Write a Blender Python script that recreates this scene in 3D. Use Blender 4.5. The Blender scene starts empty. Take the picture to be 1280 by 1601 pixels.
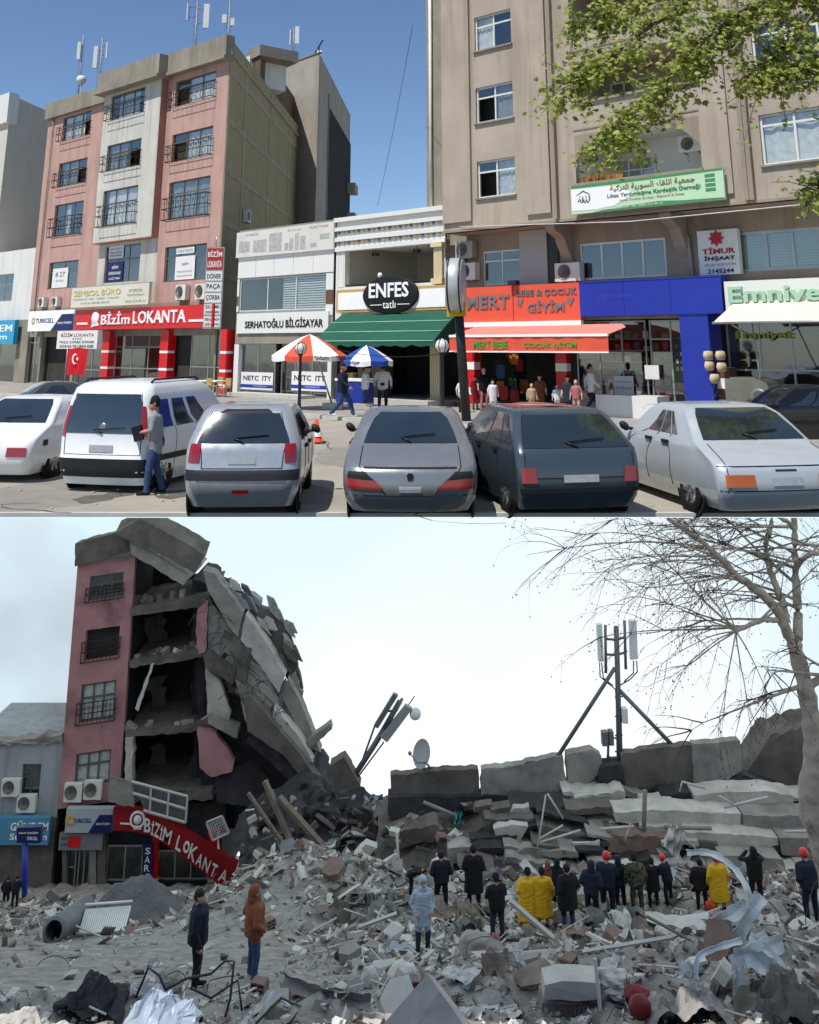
import bpy, bmesh, math, random
import numpy as np
from mathutils import Vector, Matrix, noise
R = math.radians
rnd = random.Random(7)
scene = bpy.context.scene
COL = scene.collection
# ------------------------------------------------------------------ camera
FPX, PPX, PPY, CZ = 1500.0, 640.0, 140.0, 2.6          # focal length and principal point (photo pixels), eye height
TH = math.atan2(540.0 - PPY, FPX)                       # the lens looks slightly upwards
cam = bpy.data.cameras.new('camera'); cam_o = bpy.data.objects.new('camera', cam); COL.objects.link(cam_o)
cam_o.location = (0, 0, CZ); cam_o.rotation_euler = (R(90) + TH, 0, 0)
cam.sensor_fit = 'HORIZONTAL'; cam.sensor_width = 36; cam.lens = 36 * FPX / 1280
cam.shift_y = -(800.5 - PPY) / 1280; cam.clip_start = .3; cam.clip_end = 3000
scene.camera = cam_o
# ------------------------------------------------------------------ sky and sun
SUN_EL, SUN_AZ = R(61), math.atan2(-.7, -.71)          # sun stands high, behind the camera and to the left
w = bpy.data.worlds.new('World'); scene.world = w; w.use_nodes = True
nt = w.node_tree; bg = nt.nodes['Background']
sk = nt.nodes.new('ShaderNodeTexSky'); sk.sky_type = 'NISHITA'; sk.sun_disc = False
sk.sun_elevation = SUN_EL; sk.sun_rotation = SUN_AZ
sk.altitude = 1600; sk.air_density = 1.0; sk.dust_density = .3; sk.ozone_density = 4.5
nt.links.new(sk.outputs[0], bg.inputs[0]); bg.inputs[1].default_value = .115
sl = bpy.data.lights.new('sun', 'SUN'); sl.energy = 4.4; sl.angle = R(.53); sl.color = (1, .955, .88)
so = bpy.data.objects.new('sun', sl); COL.objects.link(so)
_d = Vector((math.sin(SUN_AZ) * math.cos(SUN_EL), math.cos(SUN_AZ) * math.cos(SUN_EL), math.sin(SUN_EL)))
so.rotation_euler = _d.to_track_quat('Z', 'Y').to_euler(); so.location = (-20, -20, 60)
scene.view_settings.view_transform = 'Standard'; scene.view_settings.look = 'None'
scene.view_settings.exposure = 0.15; scene.view_settings.gamma = 1
scene.cycles.max_bounces = 6; scene.cycles.transparent_max_bounces = 12
scene.cycles.use_denoising = True
scene.cycles.volume_bounces = 2

# ------------------------------------------------------------------ geometry helpers
def ray(px, py):
    a, b = (px - PPX) / FPX, (PPY - py) / FPX
    return Vector((a, math.cos(TH) - b * math.sin(TH), math.sin(TH) + b * math.cos(TH)))
def atY(px, py, Y):
    d = ray(px, py); return Vector((0, 0, CZ)) + d * (Y / d.y)
def onz(px, py, z=0.0):
    d = ray(px, py); return Vector((0, 0, CZ)) + d * ((z - CZ) / d.z)
def ppm(py, Y):                      # pixels per metre of width at depth Y
    return FPX * ray(640, py).y / Y

class Fr:                            # a frame: along, into, up
    def __init__(s, o, ax, az=(0, 0, 1)):
        s.o = Vector(o); s.x = Vector(ax).normalized(); s.z = Vector(az); s.y = s.z.cross(s.x)
    def p(s, x, y, z): return s.o + s.x * x + s.y * y + s.z * z
    def px(s, px, py, y=0.0):        # pixel -> (along, height) on the plane at depth y
        d = ray(px, py); c = Vector((0, 0, CZ)) - s.o
        t = (y - c.dot(s.y)) / d.dot(s.y); q = c + d * t
        return q.dot(s.x), q.z
    def rect(s, q, y=0.0):           # four pixels TL TR BR BL -> s0 s1 z0 z1
        a = [s.px(*c, y) for c in q]
        return ((a[0][0] + a[3][0]) / 2, (a[1][0] + a[2][0]) / 2, (a[2][1] + a[3][1]) / 2, (a[0][1] + a[1][1]) / 2)
WF = Fr((0, 0, 0), (1, 0, 0))

OWN = {}                             # world matrices of things made here
def emp(name, loc, rz=0.0, label=None, cat=None, group=None, kind=None, parent=None, sc=1.0):
    o = bpy.data.objects.new(name, None); COL.objects.link(o); o.empty_display_size = .2
    m = Matrix.Translation(Vector(loc)) @ Matrix.Rotation(rz, 4, 'Z') @ Matrix.Scale(sc, 4)
    o.location = loc; o.rotation_euler = (0, 0, rz); o.scale = (sc,) * 3
    OWN[o.name] = m
    if parent: o.parent = parent; OWN[o.name] = OWN[parent.name] @ m
    return tag(o, label, cat, group, kind)
def tag(o, label=None, cat=None, group=None, kind=None):
    if label: o['label'] = label
    if cat: o['category'] = cat
    if group: o['group'] = group
    if kind: o['kind'] = kind
    return o
def wm(o): return OWN[o.name]

class MB:
    def __init__(s): s.v = []; s.f = []; s.m = []; s.cur = 0; s.sm = []
    def add(s, vs, fs, smooth=False):
        n = len(s.v); s.v += [Vector(v) for v in vs]
        for f in fs: s.f.append([i + n for i in f]); s.m.append(s.cur); s.sm.append(smooth)
        return s
    def box(s, fr, x0, x1, y0, y1, z0, z1):
        P = [fr.p(x, y, z) for z in (z0, z1) for (x, y) in ((x0, y0), (x1, y0), (x1, y1), (x0, y1))]
        return s.add(P, [(3, 2, 1, 0), (4, 5, 6, 7), (0, 1, 5, 4), (1, 2, 6, 5), (2, 3, 7, 6), (3, 0, 4, 7)])
    def bx(s, c, d, rot=None):       # box by centre and size with a rotation matrix
        c = Vector(c); P = []
        for z in (-.5, .5):
            for (x, y) in ((-.5, -.5), (.5, -.5), (.5, .5), (-.5, .5)):
                q = Vector((x * d[0], y * d[1], z * d[2])); P.append(c + (rot @ q if rot else q))
        return s.add(P, [(3, 2, 1, 0), (4, 5, 6, 7), (0, 1, 5, 4), (1, 2, 6, 5), (2, 3, 7, 6), (3, 0, 4, 7)])
    def quad(s, a, b, c, d): return s.add([a, b, c, d], [(0, 1, 2, 3)])
    def prism(s, front, off):        # polygon extruded by the vector off
        n = len(front); P = [Vector(p) for p in front]; Q = [p + off for p in P]
        return s.add(P + Q, [tuple(range(n)), tuple(range(2 * n - 1, n - 1, -1))] + [(i, i + n, (i + 1) % n + n, (i + 1) % n) for i in range(n)])
    def tube(s, pts, r, n=6, r1=None, cap=True, smooth=True):
        pts = [Vector(p) for p in pts]; k = len(pts); V = []; up = Vector((.13, .21, .97))
        for i, p in enumerate(pts):
            d = (pts[min(i + 1, k - 1)] - pts[max(i - 1, 0)])
            if d.length < 1e-6: d = Vector((0, 0, 1))
            d.normalize(); a = d.cross(up)
            if a.length < .05: a = d.cross(Vector((1, 0, 0)))
            a.normalize(); b = d.cross(a)
            rr = r[i] if isinstance(r, (list, tuple)) else (r if r1 is None else r + (r1 - r) * i / (k - 1))
            V += [p + a * (rr * math.cos(6.28318 * j / n)) + b * (rr * math.sin(6.28318 * j / n)) for j in range(n)]
        F = [(i * n + j, i * n + (j + 1) % n, (i + 1) * n + (j + 1) % n, (i + 1) * n + j) for i in range(k - 1) for j in range(n)]
        s.add(V, F, smooth and n > 4)
        if cap: n0 = len(s.v) - len(V); s.f += [[n0 + j for j in range(n)][::-1], [n0 + (k - 1) * n + j for j in range(n)]]; s.m += [s.cur] * 2; s.sm += [False] * 2
        return s
    def lathe(s, o, prof, n=16, ax=(0, 0, 1), sx=1, sy=1, smooth=True, a0=0, a1=6.283185):
        ax = Vector(ax).normalized(); u = ax.orthogonal().normalized(); v = ax.cross(u); V = []; o = Vector(o)
        full = abs(a1 - a0) > 6.28
        m = n if full else n + 1
        for (r, h) in prof:
            V += [o + ax * h + u * (r * sx * math.cos(a0 + (a1 - a0) * j / n)) + v * (r * sy * math.sin(a0 + (a1 - a0) * j / n)) for j in range(m)]
        F = [(i * m + j, i * m + (j + 1) % m, (i + 1) * m + (j + 1) % m, (i + 1) * m + j) for i in range(len(prof) - 1) for j in range(m if full else n)]
        return s.add(V, F, smooth)
    def disc(s, c, r, ax, n=20, h=.02):
        return s.lathe(c, [(0.001, 0), (r, 0), (r, h), (.001, h)], n, ax, smooth=False)
    def grid(s, P, smooth=True):     # P[i][j] points
        a, b = len(P), len(P[0])
        return s.add([q for r in P for q in r], [(i * b + j, i * b + j + 1, (i + 1) * b + j + 1, (i + 1) * b + j) for i in range(a - 1) for j in range(b - 1)], smooth)
    def mesh(s, name, mats, M0=None):
        me = bpy.data.meshes.new(name)
        me.from_pydata([tuple(M0 @ v) if M0 else tuple(v) for v in s.v], [], s.f)
        mats = mats if isinstance(mats, (list, tuple)) else [mats]
        for m in mats: me.materials.append(m)
        if len(mats) > 1: me.polygons.foreach_set('material_index', s.m)
        me.polygons.foreach_set('use_smooth', s.sm); me.update()
        return me
    def build(s, name, mat, parent=None, local=False, **kw):
        """world-space vertices; origin at the parent (or the base of the thing)"""
        if parent is not None:
            M0 = None if local else wm(parent).inverted()
            o = bpy.data.objects.new(name, s.mesh(name, mat, M0)); COL.objects.link(o); o.parent = parent
            OWN[o.name] = wm(parent)
        else:
            a = np.array([tuple(v) for v in s.v]); lo, hi = a.min(0), a.max(0)
            c = Vector(((lo[0] + hi[0]) / 2, (lo[1] + hi[1]) / 2, lo[2]))
            o = bpy.data.objects.new(name, s.mesh(name, mat, Matrix.Translation(-c))); COL.objects.link(o); o.location = c
            OWN[o.name] = Matrix.Translation(c)
        return tag(o, **kw)
def copy_tree(o, parent=None):
    c = o.copy(); COL.objects.link(c); c.parent = parent
    for ch in list(o.children): copy_tree(ch, c)
    return c

# ------------------------------------------------------------------ materials
def C(h, k=1.0):
    h = h.lstrip('#'); q = [int(h[i:i + 2], 16) / 255 for i in (0, 2, 4)]
    return tuple(k * (x / 12.92 if x < .04045 else ((x + .055) / 1.055) ** 2.4) for x in q)
MC = {}
def M(name, col=None, rough=.8, var=.18, scale=1.2, bump=.25, bscale=25, metal=0., spec=.3, stain=0., scol=(.05, .045, .04), sscale=.5, streak=False, coat=0., emit=0.):
    if name in MC: return MC[name]
    m = bpy.data.materials.new(name); m.use_nodes = True; n = m.node_tree.nodes; L = m.node_tree.links
    b = n['Principled BSDF']; b.inputs['Roughness'].default_value = rough; b.inputs['Metallic'].default_value = metal
    b.inputs['Specular IOR Level'].default_value = spec; b.inputs['Coat Weight'].default_value = coat; b.inputs['Coat Roughness'].default_value = .04
    tc = n.new('ShaderNodeTexCoord'); src = tc.outputs['Object']
    geo = n.new('ShaderNodeNewGeometry') if False else None
    def nz(sc, det=4, vec=src, ro=.6):
        q = n.new('ShaderNodeTexNoise'); q.inputs['Scale'].default_value = sc; q.inputs['Detail'].default_value = det; q.inputs['Roughness'].default_value = ro
        L.new(vec, q.inputs['Vector']); return q.outputs['Fac']
    def mr(v, a, bb, c, d):
        q = n.new('ShaderNodeMapRange'); q.inputs[1].default_value = a; q.inputs[2].default_value = bb; q.inputs[3].default_value = c; q.inputs[4].default_value = d
        L.new(v, q.inputs[0]); return q.outputs[0]
    def mix(f, a, bb):
        q = n.new('ShaderNodeMix'); q.data_type = 'RGBA'; L.new(f, q.inputs[0])
        for s_, i in ((a, 6), (bb, 7)):
            if isinstance(s_, tuple): q.inputs[i].default_value = s_ + (1,)
            else: L.new(s_, q.inputs[i])
        return q.outputs[2]
    lo = tuple(x * (1 - var) for x in col); hi = tuple(min(.95, x * (1 + var)) for x in col)
    out = mix(mr(nz(scale, 6), .3, .7, 0, 1), lo, hi)
    if stain > 0:
        vec = src
        if streak:
            mp = n.new('ShaderNodeMapping'); mp.inputs['Scale'].default_value = (3.2, 3.2, .22); L.new(src, mp.inputs[0]); vec = mp.outputs[0]
        out = mix(mr(nz(sscale, 8, vec, .65), .5, .72, 0, stain), out, scol)
    L.new(out, b.inputs['Base Color'])
    if bump > 0:
        bp = n.new('ShaderNodeBump'); bp.inputs['Strength'].default_value = bump; bp.inputs['Distance'].default_value = .03
        L.new(nz(bscale, 5), bp.inputs['Height']); L.new(bp.outputs[0], b.inputs['Normal'])
    if rough < .6 and var > 0: L.new(mr(nz(scale * 3, 3), .2, .8, max(.02, rough * .7), min(1, rough * 1.4)), b.inputs['Roughness'])
    if emit: b.inputs['Emission Color'].default_value = tuple(col) + (1,); b.inputs['Emission Strength'].default_value = emit
    MC[name] = m; return m
def glass(name, tint=(.55, .62, .62), refl=.22, rough=.03):
    if name in MC: return MC[name]
    m = bpy.data.materials.new(name); m.use_nodes = True; n = m.node_tree.nodes; L = m.node_tree.links; n.clear()
    o = n.new('ShaderNodeOutputMaterial'); t = n.new('ShaderNodeBsdfTransparent'); g = n.new('ShaderNodeBsdfGlossy'); x = n.new('ShaderNodeMixShader')
    t.inputs[0].default_value = tint + (1,); g.inputs['Roughness'].default_value = rough; g.inputs[0].default_value = (.9, .95, 1, 1)
    fr_ = n.new('ShaderNodeLayerWeight'); fr_.inputs[0].default_value = .5; fr = n.new('ShaderNodeMath'); fr.operation = 'POWER'; fr.inputs[1].default_value = 4; L.new(fr_.outputs['Facing'], fr.inputs[0])
    ad = n.new('ShaderNodeMath'); ad.operation = 'ADD'; ad.inputs[1].default_value = refl; ad.use_clamp = True
    nz = n.new('ShaderNodeTexNoise'); nz.inputs['Scale'].default_value = 1.1; bp = n.new('ShaderNodeBump'); bp.inputs['Strength'].default_value = .06; bp.inputs['Distance'].default_value = .1
    L.new(nz.outputs['Fac'], bp.inputs['Height']); L.new(bp.outputs[0], g.inputs['Normal'])
    L.new(fr.outputs[0], ad.inputs[0]); L.new(ad.outputs[0], x.inputs[0]); L.new(t.outputs[0], x.inputs[1]); L.new(g.outputs[0], x.inputs[2]); L.new(x.outputs[0], o.inputs[0])
    MC[name] = m; return m
def brickmat(name, c1, c2, mortar, sc=1.0, bw=.24, bh=.085, stain=.4):
    if name in MC: return MC[name]
    m = M(name, c1, .9, .2, 1, 0, 10, stain=stain, scol=(.05, .045, .03), sscale=.35); n = m.node_tree.nodes; L = m.node_tree.links
    b = n['Principled BSDF']; tc = n['Texture Coordinate']
    mp = n.new('ShaderNodeMapping'); mp.inputs['Rotation'].default_value = (R(90), 0, 0); L.new(tc.outputs['Object'], mp.inputs[0])
    br = n.new('ShaderNodeTexBrick'); br.inputs['Scale'].default_value = 1; br.inputs['Brick Width'].default_value = bw; br.inputs['Row Height'].default_value = bh; br.inputs['Mortar Size'].default_value = .012
    br.inputs['Color1'].default_value = c1 + (1,); br.inputs['Color2'].default_value = c2 + (1,); br.inputs['Mortar'].default_value = mortar + (1,)
    L.new(mp.outputs[0], br.inputs['Vector'])
    old = b.inputs['Base Color'].links[0].from_socket
    mx = n.new('ShaderNodeMix'); mx.data_type = 'RGBA'; mx.inputs[0].default_value = .45; L.new(br.outputs['Color'], mx.inputs[6]); L.new(old, mx.inputs[7]); L.new(mx.outputs[2], b.inputs['Base Color'])
    bp = n.new('ShaderNodeBump'); bp.inputs['Strength'].default_value = .6; bp.inputs['Distance'].default_value = .02; bp.invert = True
    L.new(br.outputs['Fac'], bp.inputs['Height']); L.new(bp.outputs[0], b.inputs['Normal'])
    return m

# ------------------------------------------------------------------ lettering as mesh
_tc = {}
def tmesh(txt, bold=0.0, shear=0.0):
    k = (txt, bold, shear)
    if k in _tc: return _tc[k]
    cu = bpy.data.curves.new('t', 'FONT'); cu.body = txt; cu.resolution_u = 2; cu.offset = bold; cu.shear = shear
    o = bpy.data.objects.new('t', cu); COL.objects.link(o); bpy.context.view_layer.update()
    me = bpy.data.meshes.new_from_object(o.evaluated_get(bpy.context.evaluated_depsgraph_get()))
    V = np.array([v.co[:] for v in me.vertices]).reshape(-1, 3); F = [list(p.vertices) for p in me.polygons]
    bpy.data.objects.remove(o); bpy.data.curves.remove(cu); bpy.data.meshes.remove(me)
    V[:, 0] -= V[:, 0].min(); V[:, 1] -= V[:, 1].min()
    _tc[k] = (V / np.array([max(V[:, 0].max(), 1e-6), max(V[:, 1].max(), 1e-6), 1]), F); return _tc[k]
def text(txt, fr, x0, x1, z0, z1, y, mat, parent, th=.03, bold=0.0, shear=0.0, name='lettering', warp=None):
    """letters filling the rectangle, standing th proud of depth y"""
    V, F = tmesh(txt, bold, shear); mb = MB(); n = len(V)
    def P(q, yy):
        a, b = x0 + q[0] * (x1 - x0), z0 + q[1] * (z1 - z0)
        if warp: a, b = warp(a, b)
        return fr.p(a, yy, b)
    mb.v = [P(q, y - th) for q in V] + [P(q, y - .003) for q in V]
    ed = {}
    for f in F:
        for i in range(len(f)):
            a, b = f[i], f[(i + 1) % len(f)]; ed[(a, b)] = 1
    for f in F: mb.f.append(f)
    for (a, b) in ed:
        if (b, a) not in ed: mb.f.append([b, a, a + n, b + n])
    mb.m = [0] * len(mb.f); mb.sm = [False] * len(mb.f)
    return mb.build(name, mat, parent)
# ------------------------------------------------------------------ palette
m_white = M('white_paint', C('#d9d9d4'), .6, .06, 1, .08, 30, stain=.25, scol=C('#8f8a80'), sscale=.6, streak=True)
m_cladd = M('white_cladding', C('#dcdcd6'), .35, .03, 2, .03, 30, spec=.5)
m_joint = M('joint_grey', C('#8b8a86'), .8, .1)
m_red = M('sign_red', C('#d0141c'), .35, .05, 1, .02, 20, spec=.5, stain=.12, scol=C('#701010'))
m_blue = M('sign_blue', C('#1c2f9a'), .4, .07, 1, .03, 20, spec=.5)
m_navy = M('sign_navy', C('#1a2458'), .4, .07, 1, .03)
m_orange = M('sign_orange', C('#d9573f'), .5, .07, 1, .05, 20)
m_letw = M('letter_white', C('#eeeeec'), .4, .03, 2, 0)
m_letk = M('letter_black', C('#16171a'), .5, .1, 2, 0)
m_letr = M('letter_red', C('#a8322e'), .5, .08, 2, 0)
m_letg = M('letter_grey', C('#6d7074'), .5, .12, 6, 0)
m_letgr = M('letter_green', C('#3d7a55'), .5, .12, 6, 0)
m_black = M('black_metal', C('#1a1b1d'), .4, .15, 3, .05, 40, spec=.5)
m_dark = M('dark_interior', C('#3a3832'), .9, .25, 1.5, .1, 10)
m_alu = M('aluminium_frame', C('#a9aaa8'), .4, .08, 2, .02, metal=.6)
m_wood = M('brown_frame', C('#6d5f4a'), .6, .15, 4, .05)
m_pvc = M('white_frame', C('#d8d8d2'), .4, .04, 2, 0, spec=.5)
m_iron = M('wrought_iron', C('#2a2622'), .7, .2, 6, .05)
m_conc = M('concrete', C('#8f887b'), .9, .2, .7, .4, 18, stain=.5, scol=C('#5a5348'), sscale=.35, streak=True)
m_concl = M('concrete_light', C('#a39c90'), .9, .14, .7, .35, 22, stain=.45, scol=C('#7a7166'), sscale=.3, streak=True)
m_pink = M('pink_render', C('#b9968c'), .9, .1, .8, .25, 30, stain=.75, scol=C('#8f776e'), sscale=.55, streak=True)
m_pinkd = M('pink_return_shaded', C('#a3766c'), .9, .12, .8, .25, 30, stain=.4, scol=C('#6f463d'), streak=True)  # darker copy of the pink, the return's shade put into its colour
m_pale = M('pale_render', C('#c3c1b8'), .9, .1, .6, .25, 30, stain=.85, scol=C('#938c7e'), sscale=.6, streak=True)
m_beige = M('beige_render', C('#aea193'), .92, .12, .5, .6, 40, stain=.8, scol=C('#857868'), sscale=.45, streak=True)
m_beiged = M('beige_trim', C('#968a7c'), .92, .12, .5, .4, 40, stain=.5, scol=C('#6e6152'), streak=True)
m_cream = M('cream_room', C('#d8d2c6'), .8, .05, 1, .05)
m_gold = M('ochre_trim', C('#b99a5f'), .6, .1, 2, .05)
m_gl = glass('window_glass', (.93, .95, .95), .1)
m_gld = glass('dark_glass', (.85, .87, .87), .09)
m_curt = M('lace_curtain', C('#dedcd4'), .9, .2, 5, .2, 18)
m_blind = M('blind', C('#c9cbc6'), .7, .05, 2, 0)
m_green = M('awning_green', C('#1a5443'), .8, .1, 1.5, .12, 60)
m_acw = M('ac_casing', C('#d5d4cc'), .5, .06, 2, .02, stain=.2, scol=C('#8d8877'), sscale=2)
m_acg = M('ac_grille', C('#4a4a48'), .6, .2, 6, .1)
m_paving = M('paving', C('#9d9890'), .85, .13, 1.3, .25, 12, stain=.4, scol=C('#77726a'), sscale=.5)
m_kerb = M('kerb_stone', C('#b9b7b0'), .85, .1, 2, .2, 20)
m_asph = M('asphalt', C('#a09a8e'), .95, .14, .45, .45, 45, stain=.5, scol=C('#7f796f'), sscale=.22)
m_brick = brickmat('side_brick', C('#a3966f'), C('#8f835f'), C('#a89e80'))

def build_in(mb, name, mat, parent, fr, **kw):
    F = Matrix((( fr.x.x, fr.y.x, fr.z.x, fr.o.x), (fr.x.y, fr.y.y, fr.z.y, fr.o.y), (fr.x.z, fr.y.z, fr.z.z, fr.o.z), (0, 0, 0, 1)))
    o = bpy.data.objects.new(name, mb.mesh(name, mat, F.inverted())); COL.objects.link(o); o.parent = parent
    o.matrix_local = wm(parent).inverted() @ F; OWN[o.name] = F
    return tag(o, **kw)
def wall(mb, fr, x0, x1, z0, z1, y, holes=(), d=.25):
    xs = sorted({x0, x1} | {h[0] for h in holes} | {h[1] for h in holes}); zs = sorted({z0, z1} | {h[2] for h in holes} | {h[3] for h in holes})
    for a, b in zip(xs, xs[1:]):
        for c, e in zip(zs, zs[1:]):
            mx, mz = (a + b) / 2, (c + e) / 2
            if x0 < mx < x1 and z0 < mz < z1 and not any(h[0] < mx < h[1] and h[2] < mz < h[3] for h in holes):
                mb.quad(fr.p(a, y, c), fr.p(b, y, c), fr.p(b, y, e), fr.p(a, y, e))
    for (a, b, c, e) in holes:
        p = lambda x, z, dd: fr.p(x, y + dd, z)
        mb.quad(p(a, c, 0), p(b, c, 0), p(b, c, d), p(a, c, d)); mb.quad(p(a, e, d), p(b, e, d), p(b, e, 0), p(a, e, 0))
        mb.quad(p(a, c, 0), p(a, c, d), p(a, e, d), p(a, e, 0)); mb.quad(p(b, c, d), p(b, c, 0), p(b, e, 0), p(b, e, d))
def window(parent, fr, r, y, nv=2, hz=(), fm=None, gm=None, bar=.06, curtain=None, name='window', sill=None, open_pane=None):
    fm = fm or m_wood; gm = gm or m_gl; x0, x1, z0, z1 = r; mb = MB(); b = bar
    mb.box(fr, x0, x1, y, y + .06, z0, z0 + b); mb.box(fr, x0, x1, y, y + .06, z1 - b, z1)
    mb.box(fr, x0, x0 + b, y, y + .06, z0 + b, z1 - b); mb.box(fr, x1 - b, x1, y, y + .06, z0 + b, z1 - b)
    xs = [x0 + b + (x1 - x0 - 2 * b) * i / nv for i in range(nv + 1)]; zs = [z0 + b] + [z0 + (z1 - z0) * h for h in hz] + [z1 - b]
    for h in zs[1:-1]: mb.box(fr, x0 + b, x1 - b, y + .005, y + .055, h - b / 2, h + b / 2)
    for x in xs[1:-1]: mb.box(fr, x - b / 2, x + b / 2, y + .002, y + .058, z0 + b, z1 - b)
    wo = mb.build(name, fm, parent)
    k = 0
    for i in range(nv):
        for j in range(len(zs) - 1):
            k += 1
            if open_pane == k: continue
            q = MB().box(fr, xs[i], xs[i + 1], y + .025, y + .033, zs[j], zs[j + 1]); q.build('pane', gm, wo)
    if curtain:
        a, c, cm = curtain; X0, X1 = x0 + (x1 - x0) * a, x0 + (x1 - x0) * c; n = 14
        P = [[fr.p(X0 + (X1 - X0) * i / n, y + .13 + .03 * math.sin(i * 2.1), z) for i in range(n + 1)] for z in (z0 + b, z1 - b)]
        MB().grid(P).build('curtain', cm, wo)
    if sill is not None: MB().box(fr, x0 - .06, x1 + .06, y - sill, y, z0 - .07, z0 - .004).build('sill', m_conc, wo)
    return wo
def guard(parent, fr, r, y, out=.38, h=None):
    x0, x1, z0, z1 = r; h = h or (z1 - z0) * .55; mb = MB(); x0 -= .12; x1 += .1; t = .026
    for z in (z0 - .02, z0 + h * .5, z0 + h):
        mb.tube([fr.p(x0, y, z), fr.p(x0, y - out, z), fr.p(x1, y - out, z), fr.p(x1, y, z)], t, 4)
    n = 9
    for i in range(n + 1):
        x = x0 + (x1 - x0) * i / n; bul = .1 if i not in (0, n) else 0
        mb.tube([fr.p(x, y - out, z0 - .02), fr.p(x, y - out - bul, z0 + h * .25), fr.p(x, y - out, z0 + h * .55), fr.p(x, y - out, z0 + h)], t * .7, 4)
        if i < n:
            xc = x + (x1 - x0) / n / 2; mb.tube([fr.p(xc + .07 * math.cos(a), y - out, z0 + h * .75 + .07 * math.sin(a)) for a in np.linspace(0, 6.28, 8)], t * .6, 3)
    for x in (x0, x1):
        mb.tube([fr.p(x, y - out * .5, z0), fr.p(x, y - out * .5, z0 + h)], t * .7, 4)
    return mb.build('window_guard', m_iron, parent)
def ac_unit(fr, x, y, z, label, w=.8, h=.56, d=.3, face=None, group='outdoor air conditioners', mat=None):
    """box with fan on its street side, on two brackets"""
    t = emp('air_conditioner', fr.p(x, y, z), 0, label, 'air conditioner', group)
    MB().box(fr, x - w / 2, x + w / 2, y - d, y, z, z + h).build('casing', mat or m_acw, t)
    c = fr.p(x - w * .12, y - d - .004, z + h * .52); mb = MB()
    mb.disc(c, h * .4, -fr.y, 18, .02); mb.build('fan_grille', m_acg, t)
    mb = MB()
    for k in range(4): mb.lathe(fr.p(x - w * .12, y - d - .03, z + h * .52), [(h * (.11 + .09 * k), 0), (h * (.12 + .09 * k), .008)], 16, -fr.y)
    mb.build('guard_ring', m_acw, t)
    mb = MB()
    for k in (-.3, .3): mb.box(fr, x + w * k - .02, x + w * k + .02, y - d, y + .12, z - .05, z - .002); mb.box(fr, x + w * k - .02, x + w * k + .02, y + .06, y + .12, z - .3, z - .05)
    mb.build('bracket', m_alu, t)
    return t

# ------------------------------------------------------------------ upper street: the ground it stands on
EDGE = onz(640, 802.5).y
mb = MB(); mb.box(WF, -95, 95, EDGE + .12, 140, -.05, 0); mb.build('ground', m_asph, kind='structure')
mb = MB(); mb.box(WF, -95, 95, EDGE, EDGE + .117, -.055, .004); mb.build('kerb_edge', m_kerb, kind='structure')
O_A = onz(640, 635); U = Vector((.746, -.666, 0)); fa = Fr((O_A.x, O_A.y, 0), U); RZ = math.atan2(U.y, U.x)
SW = .12
mb = MB(); mb.box(fa, -50, 40, -7.6, 6, .002, SW); mb.build('pavement', m_paving, kind='structure')
kb = MB()
for i in range(72):
    a = -48 + i * 1.2; kb.box(fa, a + .01, a + 1.19, -7.9, -7.603, .001, SW + .012)
kb.build('kerb', m_kerb, kind='structure')
# joints of the paving as thin recessed-looking strips
jb = MB()
for i in range(70): jb.box(fa, -45 + i * 1.2, -45 + i * 1.2 + .02, -7.5, 0, SW, SW + .0035)
for j in range(7): jb.box(fa, -45, 38, -7 + j, -7 + j + .02, SW, SW + .003)
jb.build('pavement_joint', m_joint, kind='structure')

def bld(name, s, label, cat='building', y=0, z=SW): return emp(name, fa.p(s, y, z), RZ, label, cat)
DIRB = Vector((.057, 1, 0)).normalized()
# ------------------------------------------------------------------ pink office block with the restaurant
yL = 0.0
sL, sR = fa.px(62, 330)[0], fa.px(348, 300)[0]
zt = fa.px(85, 150)[1]; zt2 = fa.px(356, 100)[1]
ZP = fa.px(357, 57)[1]                      # parapet top
b1 = bld('pink_building', (sL + sR) / 2, 'pink five storey block with pale middle bay above the red restaurant sign')
s_c0, s_c1 = fa.px(160, 200, -.5)[0], fa.px(248, 200, -.5)[0]
LQ = [[(106, 183), (147, 171), (146, 210), (101, 219)], [(97, 255), (138, 246), (136, 284), (89, 294)], [(85, 322), (130, 313), (127, 366), (78, 371)], [(72, 412), (119, 406), (112, 451), (70, 452)]]
CQ = [[(182, 148), (232, 134), (231, 173), (175, 189)], [(173, 227), (224, 215), (222, 256), (167, 270)], [(166, 298), (218, 289), (216, 347), (156, 356)], [(155, 388), (209, 381), (205, 441), (151, 443)]]
RQ = [[(279, 125), (339, 112), (337, 152), (272, 167)], [(273, 211), (332, 196), (332, 241), (266, 255)], [(267, 286), (327, 274), (327, 336), (258, 345)], [(258, 388), (322, 379), (322, 438), (252, 441)]]
rl = [fa.rect(q) for q in LQ]; rc = [fa.rect(q, -.5 if i < 3 else 0) for i, q in enumerate(CQ)]; rr = [fa.rect(q) for q in RQ]
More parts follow.
